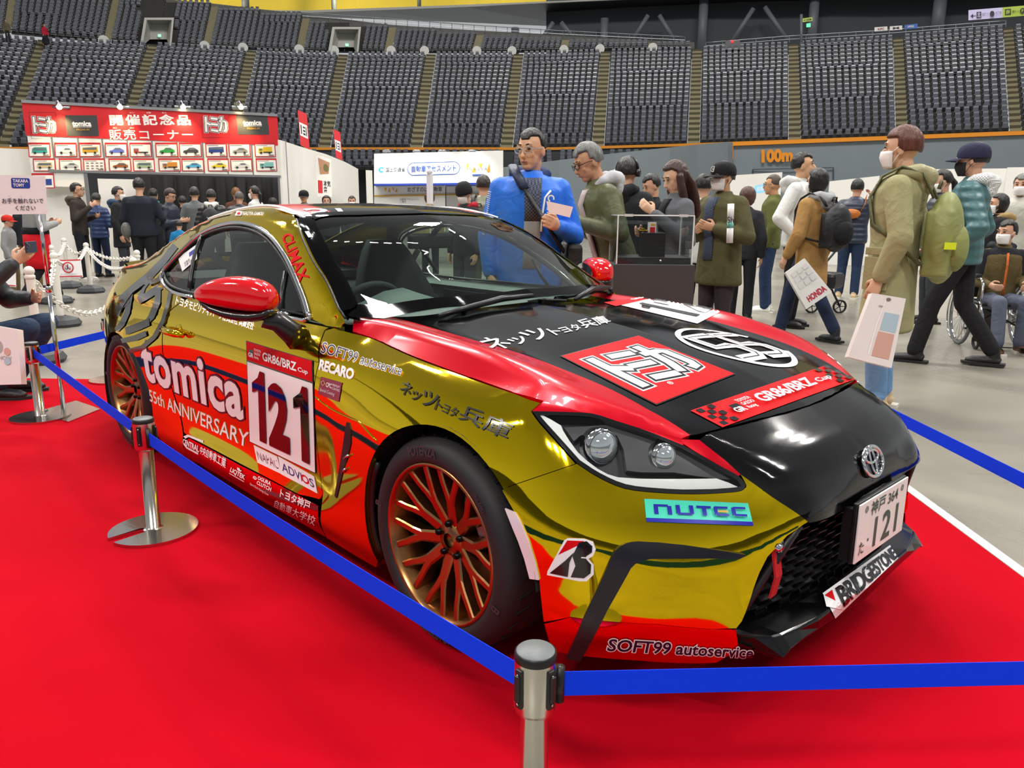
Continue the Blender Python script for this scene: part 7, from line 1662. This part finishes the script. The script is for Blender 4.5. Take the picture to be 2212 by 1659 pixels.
def chain(a,b,sag,label,ha=.075,hb=.075):
    A=Vector((a[0][0],a[0][1],a[1]-ha)); B=Vector((b[0][0],b[0][1],b[1]-hb)); L=(B-A).length; n=max(8,int(L*1.06/.064)); mb=MB()
    P=[A.lerp(B,i/n)-Vector((0,0,sag*4*(i/n)*(1-i/n))) for i in range(n+1)]
    for i in range(n):
        c0=(P[i]+P[i+1])/2; d=(P[i+1]-P[i]).normalized(); s=d.cross(Vector((0,0,1))).normalized(); u=s.cross(d); w=s if i%2 else u
        mb.tube([c0+d*.042*math.cos(t)+w*.022*math.sin(t) for t in np.linspace(0,2*PI,11)[:-1]],.0078,5,closed=True)
    tag(mb.build('plastic_chain',[PWHT]),label,'chain')
chain(CPS[0],CPS[4],.42,'white plastic chain drooping from the nearest post to the car tail')
chain(CPS[0],CPS[1],.22,'white plastic chain between the two posts by the notice pole')
chain(CPS[1],CPS[3],.14,'white plastic chain carrying the no-climbing sign')
chain(CPS[3],CPS[5],.10,'upper white plastic chain right of the sign')
chain(CPS[3],CPS[4],.16,'lower white plastic chain from the sign post to the car tail')
chain(CPS[2],CPS[6],.12,'white plastic chain far back beside the red apron')
chain(CPS[6],CPS[3],.12,'white plastic chain from the farthest post to the sign post')
def ban_sign(q,depth,name,label,full=True):
    sh=[S(rect(0,.93,1,1),1),S(rect(0,.03,1,.09),1)]
    if full: sh+=[S(ring(.5,.56,.17,.215,28,1.45),1),S(seg([(.42,.70),(.58,.42)],.03),1),S(disc(.5,.70,.022,10,.035),2),S(seg([(.5,.66),(.5,.55),(.46,.46)],.04),2),S(seg([(.5,.55),(.55,.47)],.03),2),S(rect(.40,.44,.42,.60),2),S(rect(.58,.44,.60,.60),2),S(tx('またがないでください',.22,.15,.80,.21),2)]
    board(name,q,depth,sh,[mat('sign_white','EDE9EA',rough=.5),mat('sign_red','C8202E',rough=.5),mat('sign_text')],label,'sign',.006)
ban_sign([(117,562),(174,560),(179,599),(121,600)],8.6,'warning_sign','white sign with a red ban circle hanging on the chain')
ban_sign([(6,577),(33,574),(34,620),(10,618)],7.4,'warning_sign','white sign with red borders beside the phone',False)
# ---- display plinth with clear case
def plinth(px0,px1,pytop,depth,top_z,case_h,label,lab2,yawd=10,dep=.45,toy=True):
    c0=CP+ray((px0+px1)/2,hy((px0+px1)/2))*depth; w=(px1-px0)*depth/FPX; a=math.atan2(CP[1]-c0[1],CP[0]-c0[0])+math.radians(yawd)+PI/2
    o=empty('display_plinth',(c0[0],c0[1],0),a,label,'plinth'); mb=MB(); mb.box((0,dep/2,top_z/2),(w,dep,top_z),0,bev=.004); mb.build('plinth_box',[mat('plinth_grey','3C3B3E',rough=.55,noise=.05,nscale=40)],o)
    e=empty('display_case',(c0[0],c0[1],top_z),a,lab2,'display case'); cw,cd=w*.93,dep*.86; G=glass('acrylic_clear','F4F6F6',.93,0,1.35); y0=.03
    t=.006
    for nm,(cx,cy,cz),dd in [('front_pane',(0,y0,case_h/2),(cw,t,case_h)),('rear_pane',(0,y0+cd,case_h/2),(cw,t,case_h)),('side_pane',(-cw/2,y0+cd/2,case_h/2),(t,cd,case_h)),('side_pane',(cw/2,y0+cd/2,case_h/2),(t,cd,case_h)),('top_pane',(0,y0+cd/2,case_h),(cw,cd,t))]:
        mb=MB(); mb.box((cx,cy,cz),[max(k_-.001,.001) for k_ in dd],0); mb.build(nm,[G],e)
    mb=MB()
    for sx in (-1,1):
        for yy in (y0,y0+cd): mb.box((sx*cw/2,yy,case_h/2),(.008,.008,case_h),0)
        mb.box((sx*cw/2,y0+cd/2,case_h),(.007,cd,.007),0)
    for yy in (y0,y0+cd): mb.box((0,yy,case_h),(cw,.007,.007),0)
    mb.build('case_edges',[mat('acrylic_edge','DDE2E2',rough=.15,spec=.8)],e)
    for sx in (-.36,.36):
        mb=MB(); mb.box((sx*cw,y0,case_h),(.05,.02,.016),0); mb.build('corner_clip',[mat('clip_clear','C9CDCD',rough=.2)],e)
    mb=MB(); mb.box((0,y0+cd/2,.02),(cw*.97,cd*.95,.04),0); mb.build('case_floor',[mat('case_floor_dark','2A2A2D',rough=.5)],e)
    mb=MB(); mb.tube([(cw*.08,y0-.004,.022),(cw*.08,y0-.016,.022)],.009,10); mb.build('case_lock',[CHR],e)
    if toy:
        r=Matrix.Rotation(a,3,'Z'); wl=lambda x,y,z: Vector((c0[0],c0[1],top_z))+r@Vector((x,y,z))
        mb=MB(); mb.box((0,0,.075),(.15,.12,.15),0); b=mb.build('display_block',[mat('block_black','1B1B1E',rough=.5)]); b.location=wl(.01,.2,.04); b.rotation_euler=(0,0,a); tag(b,'small black block inside the clear display case','block')
        mb=MB(); mb.box((0,0,.033),(.042,.042,.066),0); mb.add([(.022,.0,.0),(.0215,-.0215,.0),(.0215,-.0215,.03),(.0215,.0,.04)],[(0,1,2,3)],1)
        mb.box((-.004,-.0215,.018),(.034,.001,.034),1); mb.box((.0,-.0222,.05),(.03,.001,.012),2); b=mb.build('toy_box',[mat('toybox_white','EFEDEA',rough=.4),mat('toybox_red','D2202A',rough=.4),mat('toybox_yellow','E8B41E',rough=.4)]); b.location=wl(.0,.17,.192); b.rotation_euler=(0,0,a+.2); tag(b,'tiny white, red and yellow toy carton on the black block','box')
        mb=MB(); mb.box((0,0,.012),(.06,.026,.014),0,bev=.005); mb.box((-.004,0,.023),(.032,.022,.012),0,bev=.004)
        for sx in (-.018,.018):
            for sy in (-.013,.013): mb.tube([(sx,sy-.002,.007),(sx,sy+.002,.007)],.007,10,1)
        b=mb.build('toy_car',[mat('toy_gold','C99A1E',rough=.15,metal=1.),mat('tyre_rubber')]); b.location=wl(-.055,.18,.191); b.rotation_euler=(0,0,a+.2); tag(b,'miniature gold toy car beside the tiny carton','toy car')
    return o,e
plinth(1331,1509,563,4.75,.925,.30,'dark grey plinth behind the car bonnet','clear acrylic case on the dark plinth, nearest the bonnet')
plinth(1196,1250,560,7.6,.78,.20,'low white-topped table behind the bomber jacket','second small clear case between the blue and olive jackets',0,.4,False)
# ---- shop stand
PAN=mat('panel_white','ECEAE3',rough=.6,noise=.03,nscale=2.); ALU=mat('stand_aluminium','B9BCBF',rough=.3,metal=.9); SRED=mat('fascia_red','D01420',rough=.5); SWHT=mat('fascia_white','F4F0EC',rough=.5); SDK=mat('fascia_dark','3A3D3F',rough=.5); SGOLD=mat('fascia_gold','B98F3C',rough=.5)
def shop():
    DZ=17.; o=empty('shop_stand',(0,0,0),0,'red and white toy shop stand with a long red fascia on the left','stand')
    TL,TR=dist(48,232,DZ),dist(598,232,DZ); right=(TR-TL); right[2]=0; wd=np.linalg.norm(right); rx=right/wd; nrm=np.array([rx[1],-rx[0],0]); nrm=nrm if nrm@(CP-TL)>0 else -nrm
    zt=(TL[2]+TR[2])/2; back=-nrm
    def X(u,z,dp=0): return TL*np.array([1,1,0])+rx*u+np.array([0,0,z])+nrm*dp
    def U_(px): # plane position under a pixel column
        d=ray(px,300); A=np.array([[d[0],-rx[0]],[d[1],-rx[1]]]); t,u=np.linalg.solve(A,TL[:2]-CP[:2]); return u
    def Z_(px,py):
        d=ray(px,py); A=np.array([[d[0],-rx[0]],[d[1],-rx[1]]]); t,u=np.linalg.solve(A,TL[:2]-CP[:2]); return u,CP[2]+d[2]*t
    def quadpx(q): 
        return [X(*Z_(*p)) for p in q]
    def slab(name,u0,u1,z0,z1,d0,d1,m,par=o):
        mb=MB(); P=[X(u0,z0,d0),X(u1,z0,d0),X(u1,z0,d1),X(u0,z0,d1),X(u0,z1,d0),X(u1,z1,d0),X(u1,z1,d1),X(u0,z1,d1)]; mb.add(P,[(0,3,2,1),(4,5,6,7),(0,1,5,4),(1,2,6,5),(2,3,7,6),(3,0,4,7)]); return mb.build(name,[m],par)
    zf0=Z_(320,303)[1]; zp0=Z_(330,372)[1]; zr=Z_(320,237)[1]
    slab('top_rail',0,wd,zr,zt,-.06,.03,ALU)
    fas=slab('fascia',.0,wd,zf0,zr,-.05,.0,SRED)
    slab('lower_panels',.3,wd-.0,zp0,zf0,-.05,-.012,PAN)
    slab('lower_rail',.3,wd,zp0-.04,zp0,-.06,.02,ALU)
    def sheet(name,q,shapes,mats,par,z0=.004):
        f=hom(q); mb=MB()
        for k,(V,F,m) in enumerate(shapes): mb.add([tuple(X(*Z_(*p),z0+.0025*k)) for p in f(np.array(V))],F,m)
        return mb.build(name,mats,par,fix=False)
    M3=[SRED,SWHT,mat('fascia_black','1C1C20',rough=.5),SDK,SGOLD]
    for q in ([(62,243),(120,243),(126,299),(68,299)],[(434,243),(493,243),(496,297),(437,297)]):
        sheet('fascia_logo',q,[S(seg([(0,0),(1,0),(1,1),(0,1),(0,0)],.012),2)]+tomica_logo(0,1,2),M3,fas)
    for q in ([(140,249),(209,249),(214,294),(145,294)],[(510,249),(577,247),(582,291),(514,291)]):
        sheet('fascia_plate',q,[S(rect(0,0,1,1),3),S(tx('tomica',.20,.46,.80,.72,.05),1),S(rect(.22,.42,.80,.44),1),S(tx('PREMIUM',.32,.26,.72,.36,.012),4)],M3,fas)
    sheet('fascia_text',[(234,243),(409,243),(413,271),(238,271)],[S(tx('開催記念品',0,0,1,.86,.03,0,1.25),1)]+[S(tx(t,x,.92,x+.06,1.04),1) for t,x in (('かい',.26),('き',.47),('ねん',.66))],M3,fas)
    sheet('fascia_text',[(233,274),(414,274),(418,302),(237,302)],[S(tx('販売コーナー',0,0,1,.80,.012,0,1.2),1)]+[S(tx(t,x,.86,x+.05,.98),1) for t,x in (('はん',.06),('ばい',.26))],M3,fas)
    # product posters
    cols=[(60,108),(117,165),(170,217),(226,274),(279,326),(335,383),(386,434),(443,489),(493,540),(549,594)]
    kinds=[[('van','2E9C94'),('car','D8D8D6'),('bus','C99A1E'),('car','5A6AC8'),('truck','C8302C'),('car','1F9A3C'),('car','3A3D40'),('bus','24408E'),('car','8A8C8C'),('truck','D6B82A')],[('van','C9B48A'),('car','B4B8BA'),('grid','6A6A6A'),('car','9A5426'),('van','9AB48A'),('truck','C8842E'),('car','4AA8D8'),('car','E0C81E'),('car','D0D0CE'),('truck','7ABAB4')]]
    names={'D8D8D6':'white','2E9C94':'teal','C99A1E':'blue and yellow','5A6AC8':'violet blue','C8302C':'red','1F9A3C':'green','3A3D40':'dark grey','24408E':'navy','8A8C8C':'grey','D6B82A':'yellow','C9B48A':'beige','B4B8BA':'silver','6A6A6A':'several small','9A5426':'brown','9AB48A':'pale green','C8842E':'orange','4AA8D8':'blue','E0C81E':'bright yellow','D0D0CE':'pale','7ABAB4':'mint'}
    PW=mat('poster_paper','EFEBE6',rough=.5); PR=mat('poster_red','B8202A',rough=.5); PK_=mat('poster_ink','2A2A2E',rough=.5); PG=mat('poster_glass','5A6A78',rough=.4)
    for r,(y0,y1) in enumerate(((308,339),(342,370))):
        for c_,(x0,x1) in enumerate(cols):
            kd,col=kinds[r][c_]; dx=2.6*(1-c_/9)*(1 if r else 0)+ (1 if r else 0)
            x0_,x1_=x0+dx*3,x1+dx*3; q=[(x0_,y0),(x1_,y0),(x1_+2,y1),(x0_+2,y1)]
            cm=mat('print_'+col,col,rough=.5); sh=[S(rect(0,0,1,1),1),S(rect(.045,.06,.955,.86),0),S(rect(.08,.78,.62,.81),2)]
            if kd=='car': sh+=[S(poly([(.16,.30),(.20,.44),(.36,.50),(.46,.64),(.68,.64),(.82,.50),(.86,.46),(.86,.30)]),3),S(poly([(.42,.50),(.49,.61),(.66,.61),(.74,.50)]),4)]+[S(disc(x,.29,.06,12,.09),2) for x in (.30,.72)]
            if kd=='van': sh+=[S(poly([(.16,.28),(.18,.58),(.30,.68),(.84,.68),(.86,.28)]),3),S(rect(.24,.48,.80,.62),4)]+[S(disc(x,.28,.06,12,.09),2) for x in (.30,.72)]
            if kd=='bus': sh+=[S(poly([(.14,.30),(.15,.66),(.84,.70),(.86,.34)]),3),S(poly([(.18,.50),(.18,.62),(.80,.66),(.80,.52)]),4)]+[S(disc(x,.29,.055,12,.085),2) for x in (.28,.72)]
            if kd=='truck': sh+=[S(rect(.18,.28,.42,.60),3),S(rect(.42,.34,.84,.70),3 if c_%2 else 0),S(rect(.22,.44,.36,.56),4),S(rect(.42,.28,.84,.36),2)]+[S(disc(x,.28,.055,12,.085),2) for x in (.30,.70)]
            if kd=='grid': sh+=[S(poly([(x,y),(x+.02,y+.07),(x+.12,y+.07),(x+.15,y)]),3) for x in (.12,.34,.56,.76) for y in (.18,.38,.60)]
            sh+=[S(rect(.66,.10,.92,.15),2)]
            nm_=names[col]; ob=sheet('product_poster',q,merge_layers(sh),[PW,PR,PK_,cm,PG],None,.004); lab='red bordered poster of a %s toy %s, %s row of the shop stand'%(nm_,{'car':'car','van':'van','bus':'bus','truck':'truck','grid':'vehicles'}[kd],'upper' if r==0 else 'lower'); tag(ob,lab,'poster','product posters on the shop stand')
    ob=sheet('product_poster',[(68,374),(116,374),(119,407),(70,407)],[S(rect(0,0,1,1),1),S(rect(.045,.06,.955,.86),0),S(poly([(.50,.20),(.50,.60),(.88,.62),(.88,.22)]),2)],[PW,PR,mat('print_24408E')],None,.006); tag(ob,'red bordered poster alone under the left end of the fascia','poster')
    # posts, walls, curtain
    zb=0
    for u in [U_(p) for p in (48,172,330,470,600)]+[]:
        pass
    for u in (U_(176),wd-.03): slab('stand_post',u-.03,u+.03,0,zp0,-.06,.0,ALU)
    for px in (117,172,225,278,331,385,439,491,545): 
        u=Z_(px,340)[0]; slab('panel_joint',u-.012,u+.012,zp0,zf0,-.012,.002,ALU)
    slab('side_wall',-3.2,U_(172),0,Z_(60,320)[1],-.35,-.28,PAN); slab('side_wall',0.02,U_(176),zp0-.3,zf0,-.05,-.012,PAN)
    slab('back_wall',U_(172),U_(300),0,zp0-.04,-3.4,-3.3,PAN)
    mb=MB(); n=70; V=[]; ua,ub=U_(285),wd+1.4
    for i in range(n+1):
        u=ua+(ub-ua)*i/n; dp=-3.0+.09*math.sin(i*.9)+.05*math.sin(i*2.3+1); V+=[X(u,.0,dp),X(u,zp0+.05,dp+.03*math.sin(i*.5))]
    mb.add(V,[(2*i,2*i+2,2*i+3,2*i+1) for i in range(n)],0,True); mb.build('black_curtain',[mat('curtain_black','1E1F20',rough=.6)],o)
    slab('counter',U_(420),wd,0,1.0,-2.2,-1.6,PAN)
    # lamps
    for px in (127,256,390,513):
        u,z=Z_(px,234); mb=MB(); mb.tube([X(u-.02,z+.02,.0),X(u-.02,z+.10,.10),X(u+.02,z+.10,.26),X(u+.04,z+.03,.30)],.012,6); mb.tube([X(u-.10,z+.02,-.02),X(u+.18,z+.02,.02)],.03,6); mb.lathe([(.02,.05),(.06,.0)],12,0,X(u+.04,z,.30)); lo=mb.build('arm_lamp',[ALU],None); tag(lo,{127:'arm lamp over the left red logo of the shop fascia',256:'arm lamp over the start of the large white characters',390:'arm lamp over the end of the large white characters',513:'arm lamp over the right dark plate of the shop fascia'}[px],'lamp')
        mb=MB(); mb.sphere(X(u+.04,z-.005,.30),.05,0,10); mb.build('bulb',[mat('warm_bulb',(1,.78,.40),emit=14)],lo)
        l=bpy.data.lights.new('arm_lamp_light','SPOT'); l.energy=75; l.color=(1,.70,.30); l.spot_size=1.5; l.spot_blend=1.; l.shadow_soft_size=.05; lo2=bpy.data.objects.new('arm_lamp_light',l); COL.objects.link(lo2); lo2.location=X(u+.04,z-.06,.26); lo2.rotation_euler=(Vector(X(u,z-.7,-.1))-Vector(X(u+.04,z-.06,.26))).to_track_quat('-Z','Y').to_euler()
    # pale side wall running back to the right
    mb=MB(); E=[(599,302,17.0),(648,318,18.5),(700,333,20.),(742,350,22.),(770,365,24.)]
    V=[]
    for px,py,D in E: a=dist(px,py,D); V+=[a,(a[0],a[1],0)]
    mb.add(V,[(2*i,2*i+2,2*i+3,2*i+1) for i in range(len(E)-1)]); w=mb.build('long_wall',[PAN],o,fix=False); w.modifiers.new('t','SOLIDIFY').thickness=.05
    for px,py,D in [(615,307,17.4),(632,313,18),(650,319,18.6),(672,326,19.2),(716,340,20.7)]:
        a=dist(px,py,D-.06); mb=MB(); mb.box((a[0],a[1],a[2]/2),(.045,.045,a[2]+.04),0); mb.build('wall_post',[ALU],o)
    for q,D,lb in [([(643,237),(662,246),(668,322),(649,313)],17.9,'red banner board with white characters above the pale wall, nearer one'),([(720,279),(734,285),(739,346),(726,340)],20.6,'red banner board above the pale wall, farther one')]:
        b=board('banner_board',q,D*.87,[S(rect(.06,.28,.96,.66),1),S(seg([(.25,.60),(.25,.34)],.12),2),S(seg([(.45,.56),(.7,.56)],.05),2),S(seg([(.45,.46),(.7,.46)],.05),2),S(seg([(.45,.37),(.7,.37)],.05),2),S(seg([(.82,.6),(.82,.34)],.08),2)],[SRED,SWHT,mat('fascia_black')],lb,'banner',.04)
    board('wall_poster',[(683,335),(715,344),(717,425),(686,424)],18.5*.87+.6,[S(poly([(.1,.95),(.9,.9),(.8,.6),(.2,.55)]),1),S(rect(.05,.08,.35,.40),2),S(tx('本気\n祭',.42,.10,.92,.42,.02),3),S(disc(.62,.74,.18,14,.10),4)],[PAN,mat('poster_skin','B98A6A',rough=.6),SRED,mat('sign_ink'),mat('poster_olive','6E6A3A',rough=.6)],'tall poster with people and red print on the pale wall','poster',.01)
shop()
# ---- white safety-assessment stand
def white_stand():
    D=19.; o=empty('exhibition_stand',(0,0,0),0,'white exhibition stand with blue lettering in the middle background','stand')
    def bx(name,q,d0,d1,m):
        mb=MB(); vp=vplane((808,400),(1087,397),d0); a=[vp(p) for p in q]; b=[x-vp.n*(d1-d0) for x in a]
        mb.add(a+b,[(0,1,2,3),(7,6,5,4),(0,4,5,1),(1,5,6,2),(2,6,7,3),(3,7,4,0)]); return mb.build(name,[m],o)
    SW=mat('stand_white','F1F0EC',rough=.5); 
    hd=bx('header',[(808,332),(1087,325),(1087,394),(808,397)],D,D+1.5,SW)
    bx('blue_stripe',[(808,397),(1087,394),(1087,398),(808,401)],D,D+1.5,mat('stripe_blue','1E3FA8',rough=.5))
    bx('rear_panel',[(808,401),(962,399),(962,500),(808,500)],D+.6,D+.7,SW); bx('rear_panel',[(964,399),(1087,398),(1087,500),(964,500)],D+1.2,D+1.3,SW)
    bx('gold_stripe',[(808,422),(962,419),(962,422),(808,425)],D+.55,D+.58,mat('stripe_gold','C9A030',rough=.5)); bx('gold_stripe',[(964,419),(1050,418),(1050,421),(964,422)],D+1.15,D+1.18,mat('stripe_gold'))
    B=mat('stand_blue_text','2B4E92',rough=.5); Gd=mat('stand_amber','E8A51E',rough=.5); K=mat('stand_grey_text','5A626A',rough=.5); LB=mat('swirl_blue','4AA3D8',rough=.5)
    def sheet(q,shapes,mats,Dd,name):
        f=hom(q); mb=MB()
        vp=vplane((808,400),(1087,397),Dd)
        for k,(V,F,m) in enumerate(shapes): mb.add([vp(p,.006+.004*k) for p in f(np.array(V))],F,m)
        mb.build(name,mats,o,fix=False)
    sheet([(818,357),(875,356),(875,376),(818,377)],[S(ring(.11,.5,.05,.12,18,2.6,.6,5.4),2),S(tx('国土交通省',.27,.25,1,.75,.012),1)],[SW,K,LB],D,'stand_lettering')
    sheet([(880,350),(994,347),(994,378),(880,381)],[S(rect(.12,.9,.88,.96),1),S(rect(.12,.04,.88,.10),1),S(ring(.12,.5,.108,.12,14,3.8,PI/2,3*PI/2),1),S(ring(.88,.5,.108,.12,14,3.8,-PI/2,PI/2),1),S(tx('自動車アセスメント',.08,.26,.92,.74,.02),1)],[SW,B],D,'stand_lettering')
    sheet([(1005,345),(1060,344),(1060,380),(1005,381)],[S(poly([(.05,.75),(.16,.75),(.06,.25)]),1),S(poly([(.25,.25),(.42,.25),(.34,.6)]),1),S(poly([(.52,.75),(.68,.75),(.60,.45)]),1),S(poly([(.84,.25),(.97,.25),(.95,.78)]),1),S(tx('N A S V A',.16,.34,.86,.52,.0),2),S(rect(.28,.02,.72,.12),3)],[SW,Gd,K,B],D,'stand_lettering')
    sheet([(880,402),(955,401),(955,416),(880,417)],[S(tx('めざすのは 自動車',0,.1,1,.9,.012),1)],[SW,K],D+.6,'stand_lettering'); sheet([(830,404),(858,404),(858,416),(830,416)],[S(poly([(.0,.9),(.2,.9),(.1,.1)]),1),S(poly([(.3,.1),(.5,.1),(.4,.9)]),1),S(poly([(.6,.9),(.75,.9),(.7,.2)]),1),S(poly([(.85,.1),(1,.1),(1,.9)]),1)],[SW,Gd],D+.6,'stand_lettering'); sheet([(864,428),(905,428),(905,438),(864,438)],[S(tx('自動車アセスメント\nご案内',0,0,1,1,.0),1)],[SW,K],D+.6,'stand_lettering')
    for px in (835,900,955,1020):
        p=dist(px,330,D-.5); mb=MB(); mb.tube([p+np.array([0,0,.02]),p+np.array([0,0,.06])],.09,10); lo=mb.build('stand_lamp',[ALU],o); l=bpy.data.lights.new('stand_light','SPOT'); l.energy=24; l.spot_size=2.0; l.spot_blend=.9; lo=bpy.data.objects.new('stand_light',l); COL.objects.link(lo); lo.location=p; q=dist(px,385,D+.1); lo.rotation_euler=(Vector(q)-Vector(p)).to_track_quat('-Z','Y').to_euler()
white_stand()
mb=MB(); a=dist(797,368,17.5); mb.box((a[0],a[1],a[2]/2),(.05,.16,a[2]),0,rz=.3); tag(mb.build('partition',[PAN]),'narrow pale partition standing left of the white stand','partition')
mb=MB(); a,b=dist(925,372,12.5),dist(929,445,12.5); mb.tube([(b[0],b[1],0),(b[0],b[1],a[2])],.012,6); mb.box((b[0],b[1],a[2]*.86),(.10,.05,.45),1); mb.sphere((b[0],b[1],a[2]),.05,0,8); tag(mb.build('flag_pole',[mat('pole_pale','C9CCD0',rough=.4),mat('flag_pale','D8D4D8',rough=.7)]),'thin pale pole with a rolled flag in front of the brown hair','pole')
# pale low stand walls along the right
for i,(q,D,lb) in enumerate([([(1566,380),(1690,372),(1690,440),(1566,440)],26,'pale low partition behind the moss green jacket'),([(1792,392),(1900,380),(1900,560),(1792,560)],21,'pale partition behind the navy puffer jacket'),([(2000,366),(2175,364),(2175,560),(2000,560)],20,'pale partition behind the teal jacket'),([(2176,362),(2290,360),(2290,580),(2176,580)],19.6,'pale partition at the right edge')]):
    mb=MB(); a=[dist(p[0],p[1],D) for p in q[:2]]; mb.add([a[0],a[1],(a[1][0],a[1][1],0),(a[0][0],a[0][1],0)],[(0,1,2,3)]); o=mb.build('partition',[PAN],fix=False); o.modifiers.new('t','SOLIDIFY').thickness=.06; tag(o,lb,'partition')
    if i==0: board('stand_screen',[(1630,402),(1656,396),(1656,415),(1630,418)],22.,[S(tx('情報',.2,.2,.8,.8),1)],[mat('screen_blue','7AB8DC',rough=.4,emit=.4),SWHT],'small pale blue panel behind the balding person','panel')
# ---- wheelchair
def wheelchair():
    P=PP['boy']; r=empty('wheelchair',tuple(P['loc']),P['yaw'],'folding wheelchair with chrome frame under the seated boy','wheelchair'); CH=mat('chair_chrome','D2D4D6',rough=.12,metal=1.); BK=mat('chair_black','18181A',rough=.6); U=Vector
    mb=MB(); mb.box((.06,0,.425),(.42,.42,.035),0,bev=.012); mb.build('seat',[BK],r)
    mb=MB(); mb.box((-.20,0,.66),(.03,.42,.42),0,bev=.012); mb.build('backrest',[BK],r)
    for s in (1,-1):
        y=s*.27; mb=MB(); mb.tube([(-.05+.29*math.cos(a),y,.30+.29*math.sin(a)) for a in np.linspace(0,2*PI,37)[:-1]],.016,8,closed=True); w=mb.build('large_wheel',[mat('chair_tyre','6A6B6E',rough=.7)],r)
        mb=MB(); mb.tube([(-.05+.265*math.cos(a),y,.30+.265*math.sin(a)) for a in np.linspace(0,2*PI,37)[:-1]],.009,6,closed=True); mb.tube([(-.05,y-.03,.30),(-.05,y+.03,.30)],.025,10)
        for k in range(16): a=2*PI*k/16; mb.tube([(-.05+.02*math.cos(a+.5),y,.30+.02*math.sin(a+.5)),(-.05+.262*math.cos(a),y,.30+.262*math.sin(a))],.0022,4)
        mb.build('wheel_spokes',[CH],w)
        mb=MB(); mb.tube([(-.05+.255*math.cos(a),y+s*.045,.30+.255*math.sin(a)) for a in np.linspace(0,2*PI,33)[:-1]],.008,6,closed=True); mb.build('hand_rim',[CH],w)
        mb=MB(); yy=s*.22
        mb.tube([(-.30,yy,.93),(-.24,yy,.92),(-.21,yy,.86),(-.21,yy,.30),(-.05,yy,.28),(.28,yy,.28)],.012,8); mb.tube([(-.21,yy,.66),(.20,yy,.66),(.26,yy,.62),(.28,yy,.45),(.28,yy,.16)],.012,8); mb.tube([(-.1,yy,.44),(.26,yy,.44),(.36,yy,.34),(.46,yy,.12),(.55,yy,.10)],.012,8); mb.build('side_frame',[CH],r)
        mb=MB(); mb.box((.02,yy,.685),(.26,.05,.03),0,bev=.01); mb.build('armrest',[BK],r)
        mb=MB(); mb.tube([(.28+.075*math.cos(a),yy,.078+.062*math.sin(a)) for a in np.linspace(0,2*PI,21)[:-1]],.014,6,closed=True); mb.tube([(.28,yy,.16),(.27,yy,.078)],.014,6); mb.build('caster',[BK],r)
        mb=MB(); mb.box((.55,s*.12,.07),(.16,.16,.012),0,rot=Matrix.Rotation(-.15,3,'Y')); mb.build('footplate',[BK],r)
    mb=MB(); mb.tube([(.0,.21,.43),(.02,-.21,.20)],.010,6); mb.tube([(.0,-.21,.43),(.02,.21,.20)],.010,6); mb.build('cross_brace',[BK],r)
    mb=MB(); mb.box((.23,.235,.40),(.07,.01,.05),0); mb.build('red_label',[mat('label_red','C4202E',rough=.5)],r)
wheelchair()
# ---- stroller wheel glimpsed behind the tan coat
def stroller():
    g,_=stand(1772,360,9.6); r=empty('pushchair',tuple(g),0,'black pushchair wheels glimpsed behind the tan coat','pushchair'); rt=cr*np.array([1,1,0])
    for k,dx in enumerate((0,.36)):
        c0=Vector(rt*dx)+Vector((0,0,.085)); mb=MB(); mb.tube([c0+Vector(rt)*.078*math.cos(a)+Vector((0,0,.078*math.sin(a))) for a in np.linspace(0,2*PI,21)[:-1]],.014,6,closed=True); 
        for q in range(5): a=2*PI*q/5; mb.tube([c0,c0+Vector(rt)*.07*math.cos(a)+Vector((0,0,.07*math.sin(a)))],.006,4)
        mb.build('wheel',[PBLK],r)
    mb=MB(); mb.tube([Vector((0,0,.09)),Vector(rt*.1)+Vector((0,0,.6)),Vector(rt*.36)+Vector((0,0,.95))],.014,6); mb.tube([Vector(rt*.36)+Vector((0,0,.09)),Vector(rt*.12)+Vector((0,0,.5))],.014,6); mb.box(Vector(rt*.16)+Vector((0,0,.42)),(.34,.34,.2),0,bev=.05); mb.build('frame',[PBLK],r)
stroller()
